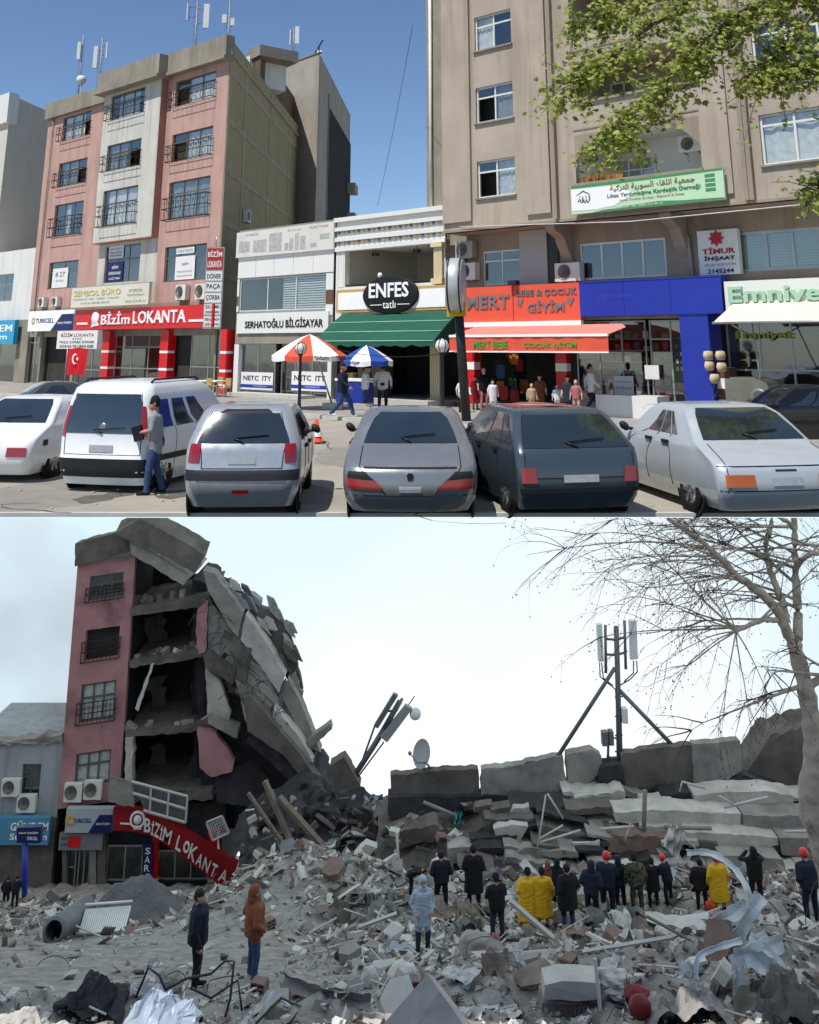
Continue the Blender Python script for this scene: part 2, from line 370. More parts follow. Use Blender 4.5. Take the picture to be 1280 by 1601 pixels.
# even up the window columns
def col_align(rs):
    a = sum(r[0] for r in rs) / len(rs); b = sum(r[1] for r in rs) / len(rs); return [(a, b, r[2], r[3]) for r in rs]
rl, rr = col_align(rl), col_align(rr); rc = col_align(rc)
z_f1 = fa.px(200, 400)[1]
zsign = fa.px(240, 482)[1]
for wa in ((sL, s_c0, rl), (s_c1, sR, rr)): mb = MB(); wall(mb, fa, wa[0], wa[1], zsign, ZP - 1.2, 0, wa[2]); mb.build('wall', m_pink, b1)
zc0 = rc[3][3] + .25
mb = MB(); wall(mb, fa, s_c0, s_c1, zc0, ZP - 1.0, -.5, rc[:3]); wall(mb, fa, s_c0, s_c1, zsign, zc0, 0, rc[3:]); mb.build('middle_bay', m_pale, b1)
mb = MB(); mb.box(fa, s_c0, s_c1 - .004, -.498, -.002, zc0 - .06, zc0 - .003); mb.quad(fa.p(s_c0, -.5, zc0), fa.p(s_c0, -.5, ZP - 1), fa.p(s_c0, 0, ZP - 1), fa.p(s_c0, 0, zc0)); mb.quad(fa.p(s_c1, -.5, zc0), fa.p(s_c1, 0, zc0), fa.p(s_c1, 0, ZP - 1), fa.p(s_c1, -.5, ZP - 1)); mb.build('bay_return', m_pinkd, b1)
mb = MB()
mb.box(fa, sL - .05, s_c0 - .25, -.3, .3, ZP - 1.9, ZP - .75); mb.box(fa, s_c0 - .25, s_c1 + .25, -.95, .3, ZP - 1.45, ZP - .12); mb.box(fa, s_c1 + .25, sR + .05, -.32, .3, ZP - 1.3, ZP)
mb.box(fa, s_c0 - .4, s_c1 + .4, -1.15, .25, ZP - 1.62, ZP - 1.453); mb.box(fa, s_c1 + .4, sR + .15, -.5, .25, ZP - 1.5, ZP - 1.303)
mb.build('parapet', m_conc, b1)
cR = fa.p(sR, .02, 0); fs = Fr(cR, DIRB); fs.y = Vector((-DIRB.y, DIRB.x, 0)); DEP = 25.0
foot = [fa.p(sL, .45, SW), fs.p(.5, .06, SW), fs.p(DEP, .05, SW), fa.p(sL, 20, SW)]
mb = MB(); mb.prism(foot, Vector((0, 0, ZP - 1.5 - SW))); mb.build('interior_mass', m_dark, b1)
mb = MB(); mb.box(fs, .0, DEP, -.02, .03, SW, ZP - .15); build_in(mb, 'side_wall', m_brick, b1, fs)
mb = MB()
for z in np.arange(3.3, ZP - 1, 2.95): mb.box(fs, 0, DEP, -.06, -.021, z, z + .35)
for q in (0, 4.2, 12, 19.5, DEP - .45): mb.box(fs, q, q + .45, -.055, -.0215, SW, ZP - .3)
mb.box(fs, 0, DEP + .2, -.14, .2, ZP - 1.15, ZP - .95)
build_in(mb, 'concrete_frame', M('olive_concrete', C('#a0967e'), .9, .2, .6, .4, 20, stain=.5, scol=C('#857b64'), streak=True), b1, fs)
m_curtg = M('grey_curtain', C('#8f938f'), .9, .2, 5, .2, 18); m_curtw = M('net_curtain', C('#c9cac6'), .9, .35, 9, .3, 30)
for i, r in enumerate(rl): window(b1, fa, r, .1, 3 if i < 3 else 2, (.62,), m_wood, m_gl, .07, ((.05, .72, m_curt), (.1, .62, m_curtg), (.3, .5, m_curtw), None)[i], open_pane=(5, 5, None, None)[i])
for i, r in enumerate(rc): window(b1, fa, r, -.4 if i < 3 else .1, 3, (.62,), m_wood, m_gl, .07, ((.2, .8, m_curtw), (.05, .55, m_curtg), (.1, .9, m_curt), None)[i], open_pane=(None, 5, None, None)[i])
for i, r in enumerate(rr): window(b1, fa, r, .1, 3, (.68,), m_wood, m_gl, .07, ((.3, .98, m_curt), (.35, .95, m_curtw), (.05, .95, m_curtg), None)[i], open_pane=(1, 1, None, None)[i])
for i in range(3): guard(b1, fa, rl[i], 0); guard(b1, fa, rc[i], -.5); guard(b1, fa, rr[i], 0)
# posters and notices in the lowest windows
def poster(fr, q, y, mat, lab, lines=(), lm=None, parent=None, th=.012, name='notice', warp=None):
    r = q if len(q) == 4 and not isinstance(q[0], tuple) else fr.rect(q, y)
    t = emp(name, fr.p((r[0] + r[1]) / 2, y, r[2]), RZ, lab, 'sign') if parent is None else parent
    o = MB().box(fr, r[0], r[1], y - th, y, r[2], r[3]).build('panel', mat, t)
    W, H = r[1] - r[0], r[3] - r[2]
    for (tx, a, b, c, d, mt) in lines:
        text(tx, fr, r[0] + W * a, r[0] + W * b, r[2] + H * c, r[2] + H * d, y - th, mt, t, .006)
    return t
m_paper = M('paper', C('#dcdcda'), .8, .05, 3, 0)
poster(fa, [(83, 421), (107, 418), (105, 449), (81, 451)], .09, m_paper, 'white notice taped inside lowest window of pink wall above two air conditioners', [('8 27', .2, .8, .55, .8, m_letk), ('BÜRO', .25, .75, .3, .42, m_letg)])
poster(fa, [(171, 385), (194, 382), (193, 402), (170, 406)], .09, m_paper, 'upper white lettered notice in the pale bay window', [('ARICA DİŞ VE', .1, .9, .62, .82, m_letk), ('ARIZA SERVİSİ', .1, .9, .36, .55, m_letk), ('SATIŞ PAZARLAMA', .1, .9, .1, .3, m_letk)])
poster(fa, [(168, 411), (193, 408), (191, 440), (167, 441)], .09, m_navy, 'dark lower notice with white lettering in the pale bay window', [('adım', .3, .7, .65, .85, m_letw), ('DERSHANE', .12, .88, .35, .5, m_letw), ('GAZİ MAH', .15, .85, .1, .26, m_letw)])
poster(fa, [(276, 388), (304, 385), (304, 395), (276, 398)], .09, m_paper, 'narrow white notice at the top of the window above the two square air conditioners', [('AVUKAT BÜROSU', .06, .94, .2, .8, m_letg)])
poster(fa, [(275, 402), (305, 399), (304, 436), (273, 438)], .09, m_paper, 'large white notice in the window above the two square air conditioners', [('adıv', .35, .7, .6, .75, m_letk), ('MÜHENDİSLİK', .12, .88, .3, .4, m_letg), ('DANIŞMANLIK', .1, .9, .1, .2, m_letr)])
# restaurant front below the sign
zs0 = fa.px(230, 517)[1]
mb = MB()
cols = [fa.px(x, 560)[0] for x in (45, 160, 175, 268, 359)]
mb.box(fa, sL, sR, -.02, .4, zs0 - .3, zsign + .3); mb.build('lintel', m_conc, b1)
x_t0, x_t1 = sL, fa.px(115, 560)[0]
for x in (fa.px(166, 560)[0], fa.px(257, 560)[0], fa.px(352, 560)[0]):
    wd = .78 if x < cols[4] - 1 else .5
    mb = MB(); mb.box(fa, x, x + wd, -.35, .2, SW, zs0 - .01); mb.build('red_column', m_red, b1)
    for zz in (.35, 1.1, 2.05): MB().box(fa, x - .006, x + wd + .006, -.36, .1, SW + zz, SW + zz + .13).build('white_band', m_letw, b1)
xa, xb, xc_ = fa.px(166, 560)[0] + .78, fa.px(257, 560)[0], fa.px(257, 560)[0] + .78
window(b1, fa, (xa, xb, SW, zs0), .1, 3, (.35, .72), m_alu, m_gld, .06, name='shop_window')
window(b1, fa, (xc_ + 1.6, fa.px(352, 560)[0], SW, zs0), .1, 2, (.4,), m_alu, m_gld, .05, name='shop_window')
window(b1, fa, (x_t0 + .3, x_t0 + 1.9, SW, zs0), .1, 2, (.8,), m_alu, m_gld, .06, name='shop_window')
window(b1, fa, (x_t1 + .4, fa.px(166, 560)[0] - .1, SW, zs0), .1, 2, (.3, .8), m_alu, m_gld, .06, name='shop_window')
for x in (sL + .05, x_t0 + 2.0, x_t1 - .1): MB().box(fa, x, x + .3, -.1, .2, SW, zs0).build('pier', m_conc, b1)
pp = MB(); pp.tube([fa.p(sL + .9, -.12, ZP - .6), fa.p(sL + .9, -.12, 3.4)], .05, 6); pp.build('drain_pipe', m_conc, b1)
# signs on the pink block
def signboard(name, fr, q, y0, y1, mat, label, parent=None):
    r = fr.rect(q, y0); t = emp(name, fr.p((r[0] + r[1]) / 2, y0, r[2]), RZ, label, 'sign')
    MB().box(fr, r[0], r[1], y0, y1, r[2], r[3]).build('board', mat, t)
    return t, r
def L_(t, fr, r, y, txt, a, b, c, d, mat, th=.05, bold=0, shear=0, warp=None):
    W, H = r[1] - r[0], r[3] - r[2]
    return text(txt, fr, r[0] + W * a, r[0] + W * b, r[2] + H * c, r[2] + H * d, y, mat, t, th, bold, shear, warp=warp)
t, r = signboard('shop_sign', fa, [(118, 487), (333, 473), (333, 511), (117, 517)], -.75, -.42, m_red, 'long red restaurant sign reading Bizim Lokanta on the pink block')
L_(t, fa, r, -.75, 'Bİzİm', .22, .44, .24, .86, m_letw, .07, .012); L_(t, fa, r, -.75, 'LOKANTA', .465, .83, .24, .82, m_letw, .07, .012)
W_, H_ = r[1] - r[0], r[3] - r[2]
mb = MB(); mb.box(fa, r[0] + W_ * .02, r[0] + W_ * .11, -.79, -.752, r[2] + H_ * .26, r[2] + H_ * .36); mb.box(fa, r[0] + W_ * .85, r[0] + W_ * .96, -.79, -.752, r[2] + H_ * .26, r[2] + H_ * .36); mb.build('white_bar', m_letw, t)
mb = MB(); mb.lathe(fa.p(r[0] + W_ * .168, -.752, r[2] + H_ * .56), [(.001, .06), (H_ * .3, .06), (H_ * .34, .03), (H_ * .34, 0)], 16, -fa.y); mb.prism([fa.p(r[0] + W_ * x, -.8, r[2] + H_ * z) for x, z in ((.14, .1), (.16, .16), (.2, .2), (.19, .34), (.15, .34))], fa.y * .045); mb.build('chef_emblem', m_letw, t)
t, r = signboard('shop_sign', fa, [(45, 487), (116, 484), (115, 516), (43, 519)], -.7, -.42, m_letw, 'white and navy phone shop sign reading Turkcell on the pink block')
L_(t, fa, r, -.7, 'TURKCELL', .18, .58, .4, .62, m_navy, .015, .01)
mb = MB(); mb.prism([fa.p(r[0] + (r[1] - r[0]) * x, -.705, r[2] + (r[3] - r[2]) * z) for x, z in ((.52, .003), (.998, .003), (.998, .8), (.74, .8))], fa.y * .004); mb.build('navy_field', m_navy, t)
L_(t, fa, r, -.705, 'saray iletişim', .66, .96, .3, .46, m_letw, .01)
mb = MB(); mb.lathe(fa.p(r[0] + (r[1] - r[0]) * .12, -.702, r[2] + (r[3] - r[2]) * .5), [(.1, 0), (.13, .012), (.22, .012), (.24, 0)], 14, -fa.y); mb.build('swirl_emblem', m_gold, t)
t, r = signboard('shop_sign', fa, [(113, 452), (234, 441), (231, 475), (110, 482)], -1.0, -.8, M('sign_cream', C('#d4d0c0'), .6, .06, 1, .03, stain=.3, scol=C('#a09880')), 'cream photocopy shop sign above the red restaurant sign')
L_(t, fa, r, -1.0, 'SEMBOL BÜRO', .04, .66, .56, .9, M('letter_gold', C('#c9b978'), .6, .1), .03); L_(t, fa, r, -1.0, 'FOTOKOPİ - FAX - YAZICI - TARAYICI', .04, .64, .34, .47, m_letg, .008); L_(t, fa, r, -1.0, 'SATIŞ & TEKNİK SERVİS', .14, .52, .12, .26, m_letg, .008); L_(t, fa, r, -1.0, 'HP EPSON', .76, .92, .6, .75, m_letg, .008); L_(t, fa, r, -1.0, 'YETKİLİ BAYİ', .74, .95, .42, .54, m_letg, .008); L_(t, fa, r, -1.0, '0326 214 45 61', .72, .97, .12, .22, m_letg, .008)
MB().box(fa, r[0] - .02, r[1] + .02, -.99, -.79, r[3] + .003, r[3] + .05).build('frame', m_alu, t)
# tall projecting sign at the corner
xs = fa.px(350, 440)[0]; fv = Fr(fa.p(xs - .35, -1.0, 0), (1, -.1, 0))
zt_, zb_ = fa.px(350, 386, -.5)[1], fa.px(350, 514, -.5)[1]
t = emp('projecting_sign', fa.p(xs, -.5, zb_), RZ, 'tall narrow projecting menu sign at the corner of the pink block', 'sign')
MB().box(fv, 0, .98, 0, .14, zb_, zt_).build('box_frame', m_alu, t); HH = (zt_ - zb_)
for (a, b, lines, mt, pm) in ((.72, .985, ('BİZİM', 'LOKANTA'), m_letw, m_letr), (.585, .7, ('DÖNER',), m_letk, m_paper), (.45, .565, ('PAÇA',), m_letk, m_paper), (.315, .43, ('ÇORBA',), m_letk, m_paper), (.17, .295, ('SULU YEMEK', 'ÇEŞİTLERİ'), m_letk, m_paper), (.02, .15, ('PİDE & LAHMACUN', 'ÇİĞ KÖFTE'), m_letk, m_paper)):
    p = MB().box(fv, .04, .94, -.02, -.002, zb_ + HH * a, zb_ + HH * b).build('panel', pm, t)
    for i, l in enumerate(lines):
        h = HH * (b - a) / len(lines); z0 = zb_ + HH * a + h * (len(lines) - 1 - i)
        text(l, fv, .1, .88, z0 + h * .2, z0 + h * .82, -.02, mt, t, .01, .012)
mb = MB(); mb.tube([fv.p(.5, .07, zt_), fv.p(.5, .07, zt_ + .6)], .03, 5); mb.tube([fa.p(xs - .5, -.3, zt_ - .2), fa.p(xs - .7, -.25, zt_ + .5), fa.p(xs - .3, -.3, zt_ + .7)], .015, 4); mb.build('mast', m_alu, t)
t, r = signboard('hanging_sign', fa, [(91, 518), (153, 516), (151, 545), (87, 546)], -2.4, -2.1, m_paper, 'white box sign with red letters above the flag')
L_(t, fa, r, -2.4, 'BİZİM LOKANTA', .1, .92, .66, .9, m_letr, .01, .01); L_(t, fa, r, -2.4, '& P.A.K', .4, .62, .5, .6, m_letk, .01); L_(t, fa, r, -2.4, 'PAÇA ÇORBA DÖNER', .08, .94, .28, .46, m_letk, .01, .01); L_(t, fa, r, -2.4, 'ADANA VE URFA KEB.', .08, .94, .06, .22, m_letk, .01, .01)
mb = MB(); mb.box(fa, (r[0] + r[1]) / 2 - .05, (r[0] + r[1]) / 2 + .05, -2.3, -2.2, SW, r[2]); mb.build('post', m_alu, t)
# flag
q = [(103, 545), (137, 544), (137, 585), (105, 587)]; r = fa.rect(q, -2.6)
P = [[fa.p(r[0] + (r[1] - r[0]) * i / 14, -2.62 + .06 * math.sin(i * 1.1 + j * .25) * (j / 6 + .2), r[3] - (r[3] - r[2]) * j / 8 - .03 * math.sin(i * .6)) for i in range(15)] for j in range(9)]
t = emp('flag', fa.p(r[0], -2.6, r[2]), RZ, 'red flag with white crescent and star hanging under the white box sign', 'flag')
MB().grid(P).build('cloth', M('flag_red', C('#c01822'), .8, .08, 3, .05), t)
cx, cz = (r[0] + r[1]) / 2, (r[2] + r[3]) / 2 + .15; A = []
for k in range(13): a = R(50 + 260 * k / 12); A.append((cx + .3 * math.cos(a), cz + .3 * math.sin(a)))
for k in range(13): a = R(300 - 240 * k / 12); A.append((cx + .07 + .24 * math.cos(a), cz + .24 * math.sin(a)))
mb = MB(); mb.prism([fa.p(x, -2.76, z) for x, z in A], fa.y * .012)
mb.prism([fa.p(cx + .28 + (.13 if k % 2 == 0 else .055) * math.cos(R(36 * k)), -2.76, cz + (.13 if k % 2 == 0 else .055) * math.sin(R(36 * k))) for k in range(10)], fa.y * .012); mb.build('crescent_and_star', m_letw, t)
MB().tube([fa.p(r[0] - .03, -2.6, SW), fa.p(r[0] - .03, -2.6, r[3] + .1)], .025, 6).build('pole', m_alu, t)
for i, (px, py, lab) in enumerate(((63, 480, 'small air conditioner with dark fan above the phone shop, by the wall edge'), (84, 479, 'white air conditioner with round fan above the phone shop sign, beside the cream sign'), (281, 469, 'square beige air conditioner above the red sign, under the large notice window'), (312, 468, 'square beige air conditioner above the red sign, next to the projecting menu sign'))):
    s, z = fa.px(px, py, -.35); ac_unit(fa, s, -.05, z, lab, .95 if i > 1 else .75, .85 if i > 1 else .62)
s, z = fs.px(388, 348, -.3)
ac_unit(fs, s, -.06, z, 'air conditioner high on the shaded brick side wall', .9, .75)
# roof clutter and phone masts on the pink block
def mast(name, base, h, label, panels, r=.05, lattice=True, extra=None, group=None, tilt=Vector((0, 0, 1))):
    t = emp(name, base, 0, label, 'antenna', group); mb = MB(); b = Vector(base); up = tilt.normalized()
    sx = Vector((1, 0, 0)); sy = up.cross(sx).normalized(); sx = sy.cross(up)
    mb.tube([b, b + up * h], r, 6)
    if lattice:
        for k in range(int(h / .35)):
            z = .2 + k * .35; mb.tube([b + up * z - sx * .16, b + up * (z + .17) + sx * .16], .012, 4)
        mb.tube([b - sx * .16, b + up * h * .9 - sx * .16], .02, 4); mb.tube([b + sx * .16, b + up * h * .9 + sx * .16], .02, 4)
    mb.build('pole', m_galv, t)
    for (dx, dz, w_, hh) in panels:
        MB().bx(b + sx * dx + up * dz - sy * .08, (w_, .14, hh), Matrix((sx, sy, up)).transposed()).build('panel_antenna', m_panel, t)
        q = MB()
        for k in (-.3, .3): q.tube([b + up * (dz + hh * k), b + sx * dx + up * (dz + hh * k)], .022, 4)
        q.tube([b + sx * dx * .8 + up * (dz - hh * .55), b + sx * dx * .8 + up * (dz + hh * .55)], .025, 4); q.build('bracket', m_galv, t)
    return t
m_galv = M('galvanised_steel', C('#8a8d90'), .5, .15, 4, .05, metal=.5)
m_panel = M('antenna_panel', C('#d8d9d8'), .45, .04, 1, .02)
def roofpt(px, py, y): s, z = fa.px(px, py, y); return fa.p(s, y, ZP - 1.3), z
for (px, pt, y, pan, lab) in ((122, 58, 4, [(-.25, 2.6, .3, 1.6)], 'phone mast with one white panel above the drum dish on the roof'), (153, 62, 3, [(-.45, 2.3, .34, 1.9), (.45, 3.0, .12, 1.4)], 'lattice phone mast between the dish mast and the roof slab'), (300, 5, 3, [(.75, 2.9, .42, 1.9), (-.7, 3.3, .08, 1.3)], 'large phone mast with a broad white panel near the front corner of the roof'), (352, 2, 6, [(-.35, 2.4, .35, .7), (.3, 2.1, .3, .6)], 'slim mast with small square boxes at the roof corner')):
    b, z = roofpt(px, 150, y); zz = fa.px(px, pt, y)[1]
    mast('phone_mast', b, zz - b.z, lab, [(a * .9, (zz - b.z) - (4.4 - c) * .75, d * .9, e * .9) for a, c, d, e in pan], .05, group='phone masts on the pink block')
b, z = roofpt(128, 126, 3.6)
t = emp('roof_dish', b, 0, 'white drum dish at the foot of the roof mast', 'dish'); c = Vector((b.x, b.y, z + .1))
MB().lathe(c, [(.001, .1), (.3, .05), (.38, -.1), (.38, -.22), (.001, -.25)], 16, (.5, -.7, .1)).build('reflector', m_panel, t); MB().tube([Vector((c.x, c.y, b.z)), c], .04, 6).build('post', m_galv, t)
t = MB(); q = fa.px(228, 85, .5); t.bx(fa.p(q[0], .6, ZP + .12), (3.2, 1.2, .06), Matrix.Rotation(RZ, 3, 'Z') @ Matrix.Rotation(R(-4), 3, 'Y'))
for k in (-1.2, 1.2): t.box(fa, q[0] + k, q[0] + k + .08, .5, .58, ZP - .5, ZP + .1)
t.build('roof_shelter', m_conc, label='thin flat shelter slab on top of the pale bay', cat='shelter')
# ------------------------------------------------------------------ tower blocks behind the pink one
def block(name, label, quad_front, Y, depth_dir, depth, mat, z0=0):
    """front face given by two upper pixels at depths Y=(left,right)"""
    (l, r_), (Ya, Yb) = quad_front, Y
    a, b = atY(*l, Ya), atY(*r_, Yb); t = emp(name, ((a.x + b.x) / 2, (a.y + b.y) / 2, z0), 0, label, 'building')
    f = Fr((a.x, a.y, 0), (b.x - a.x, b.y - a.y, 0)); W = Vector((b.x - a.x, b.y - a.y)).length; zt = (a.z + b.z) / 2
    foot = [f.p(0, 0, z0), f.p(W, 0, z0), f.p(W, 0, z0) + depth_dir * depth, f.p(0, 0, z0) + depth_dir * depth]
    MB().prism(foot, Vector((0, 0, zt - z0))).build('wall', mat, t)
    return t, f, W, zt
t, f, W_, z_ = block('concrete_tower', 'bare concrete stair tower standing behind the pink block', ((440, 98), (499, 90)), (80, 76), DIRB, 22, m_concl)
fr2 = Fr(f.p(W_, 0, 0), DIRB); fr2.y = Vector((-DIRB.y, DIRB.x, 0))
mb = MB(); mb.box(fr2, 6, 21.9, -.12, -.004, 6, z_ - 3.2); mb.build('dark_patch', M('dark_wall_patch', C('#2f2d2a'), .95, .35, .5, .4), t)  # dark sheet laid over most of the tower's right side
mb = MB()
for k in range(5): mb.box(fr2, 19.5, 22.2, -.9, -.125, z_ - 8.5 - k * 3, z_ - 7.6 - k * 3)
mb.build('balcony', m_concl, t)
mb = MB(); mb.box(fr2, 5.7, 5.95, -.1, -.004, 2, z_ - 2); mb.build('drain_pipe', m_conc, t)
mb = MB(); mb.box(f, -.05, W_ + .05, -.08, .3, z_ + .003, z_ + .12); mb.build('coping', m_conc, t)
mast('roof_antenna', f.p(.3, 1, z_), 3.8, 'pale mast with panel on the concrete tower roof edge', [(.3, 3.0, .35, 1.6), (-.3, 2.8, .1, 1.4)])
t = emp('water_heater', f.p(W_ - .3, 3, z_), 0, 'slanted solar heater on the concrete tower', 'water heater')
MB().tube([fr2.p(.3, .4, z_ + .1), fr2.p(2.4, .1, z_ + 1.9)], .07, 5).build('rail', m_black, t); MB().tube([fr2.p(1.6, .3, z_), fr2.p(1.6, .3, z_ + 1.2)], .06, 5).build('post', m_black, t); MB().lathe(fr2.p(2.4, .4, z_ + .4), [(.001, -.5), (.3, -.5), (.3, .5), (.001, .5)], 12, (0, 0, 1)).build('tank', m_panel, t)
t, f, W_, z_ = block('brown_block', 'brown rendered block with stepped roof rising behind the brick side wall', ((395, 82), (408, 78)), (66, 65), DIRB, 20, M('brown_render', C('#6a5a48'), .9, .15, .6, .3, stain=.4, scol=C('#4a3f33')))
MB().box(f, -.5, W_ + .1, -.15, 3, z_ - .5, z_ + .3).build('parapet', m_conc, t); MB().box(f, -2.0, -.02, -.2, 2.8, z_ - 2.4, z_ - .2).build('stair_head', m_white, t)
# grey neighbour at the left edge
t, f, W_, z_ = block('grey_building', 'plain grey multi storey block at the left edge', ((-90, 180), (18, 152)), (86, 78), Vector((.16, 1, 0)).normalized(), 40, M('grey_render', C('#c6c2b5'), .92, .06, .3, .2, stain=.3, scol=C('#aaa699'), streak=True))
MB().box(f, W_ - 3.2, W_ + .2, -.3, .6, z_ - 2.4, z_ + .15).build('roof_room', m_white, t)
# white two storey shop at the left edge
s0, s1 = fa.px(-120, 440)[0], fa.px(50, 440)[0]; zT = fa.px(50, 388)[1]; zb = fa.px(30, 500)[1]
b2 = bld('white_building', (s0 + s1) / 2, 'low white building with blue clothing shop sign at the left edge')
r = fa.rect([(0, 430), (20, 427), (18, 470), (-3, 472)]); r = (r[0] - .8, r[1], r[2], r[3])
mb = MB(); wall(mb, fa, s0, sL - .004, zb, zT, .05, [r]); mb.quad(fa.p(s0, .05, zT), fa.p(sL, .05, zT), fa.p(sL, 8, zT), fa.p(s0, 8, zT)); mb.build('wall', m_white, b2); window(b2, fa, r, .15, 2, (.6,), m_alu, m_gl, .05)
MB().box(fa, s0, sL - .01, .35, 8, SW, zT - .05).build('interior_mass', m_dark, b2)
x2 = sL - 1.2
window(b2, fa, (s0, x2 - .1, SW, zb - .02), .2, 6, (.75,), m_alu, m_gld, .05, name='shop_window'); MB().box(fa, x2 - .1, sL - .01, -.05, .3, SW, zb - .004).build('pier', m_conc, b2)
t, r = signboard('shop_sign', fa, [(-70, 504), (23, 500), (21, 536), (-72, 540)], -.6, -.3, M('sign_cyan', C('#2f9cc4'), .4, .08, 1, .03), 'light blue clothing shop sign at the left edge'); L_(t, fa, r, -.6, 'GÜNDEM', .25, .97, .52, .88, m_letw, .02, .012); L_(t, fa, r, -.6, 'Su Giyim', .3, .9, .12, .42, m_letw, .02, .012)

# ------------------------------------------------------------------ white computer shop
s0, s1 = fa.px(370, 480)[0], fa.px(521, 480)[0]; zT = fa.px(370, 362)[1]
b3 = bld('computer_shop', (s0 + s1) / 2, 'white clad two storey computer shop next to the pink block')
zq = [fa.px(370, y)[1] for y in (362, 402, 436, 488, 524)]
rw = fa.rect([(374, 437), (509, 428), (510, 483), (375, 487)])
mb = MB(); wall(mb, fa, s0, s1, zq[4], zT, .0, [rw], .2); mb.quad(fa.p(s0, 0, zT), fa.p(s1, 0, zT), fa.p(s1, 10, zT), fa.p(s0, 10, zT)); mb.quad(fa.p(s0, 0, SW), fa.p(s0, 0, zT), fa.p(s0, 10, zT), fa.p(s0, 10, SW)); mb.build('wall', m_joint, b3)
MB().box(fa, s0 + .05, s1 - .01, 3.0, 10, SW, zT - .02).build('interior_mass', m_dark, b3)
MB().box(fa, s0 + .05, s1 - .01, .2, 3.0, zq[4] - .1, zq[4] + .02).build('floor_slab', m_conc, b3)
n = 5
for i in range(n):            # cladding panels, each one a piece
    a, b = s0 + (s1 - s0) * i / n + .012, s0 + (s1 - s0) * (i + 1) / n - .012
    MB().box(fa, a, b, -.03, -.002, rw[3] + .06, zq[1] - .02).build('cladding_panel', m_cladd, b3)
for (a, b, c, d) in ((s0 + .01, rw[0] - .02, rw[2], rw[3]), (rw[1] + .02, s1 - .01, rw[2] + .9, rw[3]), (rw[1] + .02, s1 - .01, zq[4] + .9, rw[2] + .2)): MB().box(fa, a, b, -.03, -.002, c, d).build('cladding_panel', m_cladd, b3)
MB().box(fa, rw[1] + .03, s1 - .02, -.034, -.002, rw[2] + .25, rw[2] + .85).build('brown_panel', M('cladding_brown', C('#6b4a38'), .6, .08), b3); MB().box(fa, s0 + .02, rw[0] - .03, -.036, -.003, rw[2] + .3, rw[2] + .8).build('brown_panel', MC['cladding_brown'], b3)
window(b3, fa, rw, .05, 3, (), m_pvc, m_gl, .05)
nb = 13
for i in range(nb): z = rw[2] + .1 + (rw[3] - rw[2] - .15) * i / nb; MB().box(fa, rw[0] + (rw[1] - rw[0]) * .5, rw[1] - .1, .16, .2, z, z + .075).build('blind_slat', m_blind, b3)
t, r = signboard('billboard', fa, [(369, 363), (522, 348), (521, 391), (370, 402)], -.16, -.04, M('sign_offwhite', C('#d2d0c6'), .6, .06, 1, .03, stain=.3, scol=C('#a8a496'), sscale=.8), 'faded product billboard on top of the computer shop')
W_, H_ = r[1] - r[0], r[3] - r[2]
for (a, b, c, d, mt) in ((.03, .15, .2, .62, m_letg), (.19, .33, .15, .62, m_gold), (.36, .49, .12, .82, m_gold), (.52, .56, .12, .4, m_letg), (.57, .61, .1, .55, m_gold), (.625, .665, .1, .72, m_gold), (.68, .73, .1, .6, m_letg), (.78, .84, .15, .3, m_letg), (.87, .96, .4, .6, m_letg)):
    MB().box(fa, r[0] + W_ * a, r[0] + W_ * b, -.168, -.161, r[2] + H_ * c, r[2] + H_ * d).build('printed_product', M('faded_' + mt.name, tuple(x * .45 + .28 for x in C('#8f8f8a')), .7, .25, 4, 0), t)
L_(t, fa, r, -.16, 'YAZICI TONER', .76, .95, .82, .92, m_letr, .004); L_(t, fa, r, -.16, 'BİLGİSAYAR', .55, .68, .82, .9, m_letg, .004); L_(t, fa, r, -.16, 'NOTEBOOK', .1, .24, .8, .9, m_letg, .004)
t, r = signboard('shop_sign', fa, [(370, 492), (513, 485), (513, 518), (370, 523)], -.12, -.01, m_cladd, 'white sign with dark lettering Serhatoğlu Bilgisayar'); L_(t, fa, r, -.12, 'SERHATOĞLU', .1, .535, .26, .72, m_letk, .03, .014); L_(t, fa, r, -.12, 'BİLGİSAYAR', .56, .95, .26, .76, m_letk, .03, .014)
x1 = fa.px(455, 580)[0]
MB().box(fa, s0 + .02, s1 - .01, -.02, .25, zq[4] - .45, zq[4] - .003).build('fascia', m_conc, b3)
zg = zq[4] - .47
window(b3, fa, (s0 + .4, s0 + (s1 - s0) * .42, SW, zg), .15, 2, (.36,), m_alu, m_gl, .05, name='shop_window'); window(b3, fa, (s0 + (s1 - s0) * .62, s1 - .3, SW, zg), .15, 2, (.36,), m_alu, m_gl, .05, name='shop_window'); window(b3, fa, (s0 + (s1 - s0) * .43, s0 + (s1 - s0) * .61, SW, zg), .5, 1, (.75,), m_alu, m_gl, .06, name='shop_door')
for a, b in ((.02, .4), (s1 - s0 - .28, s1 - s0 - .01)): MB().box(fa, s0 + a, s0 + b, -.05, .2, SW, zg).build('pier', m_cladd, b3)
for i in range(5):
    if i != 2: MB().box(fa, s0 + .6 + i * 1.1, s0 + 1.5 + i * 1.1, 1.8, 2.3, SW, SW + 1.5 + .3 * (i % 2)).build('display_shelf', m_wood, b3)
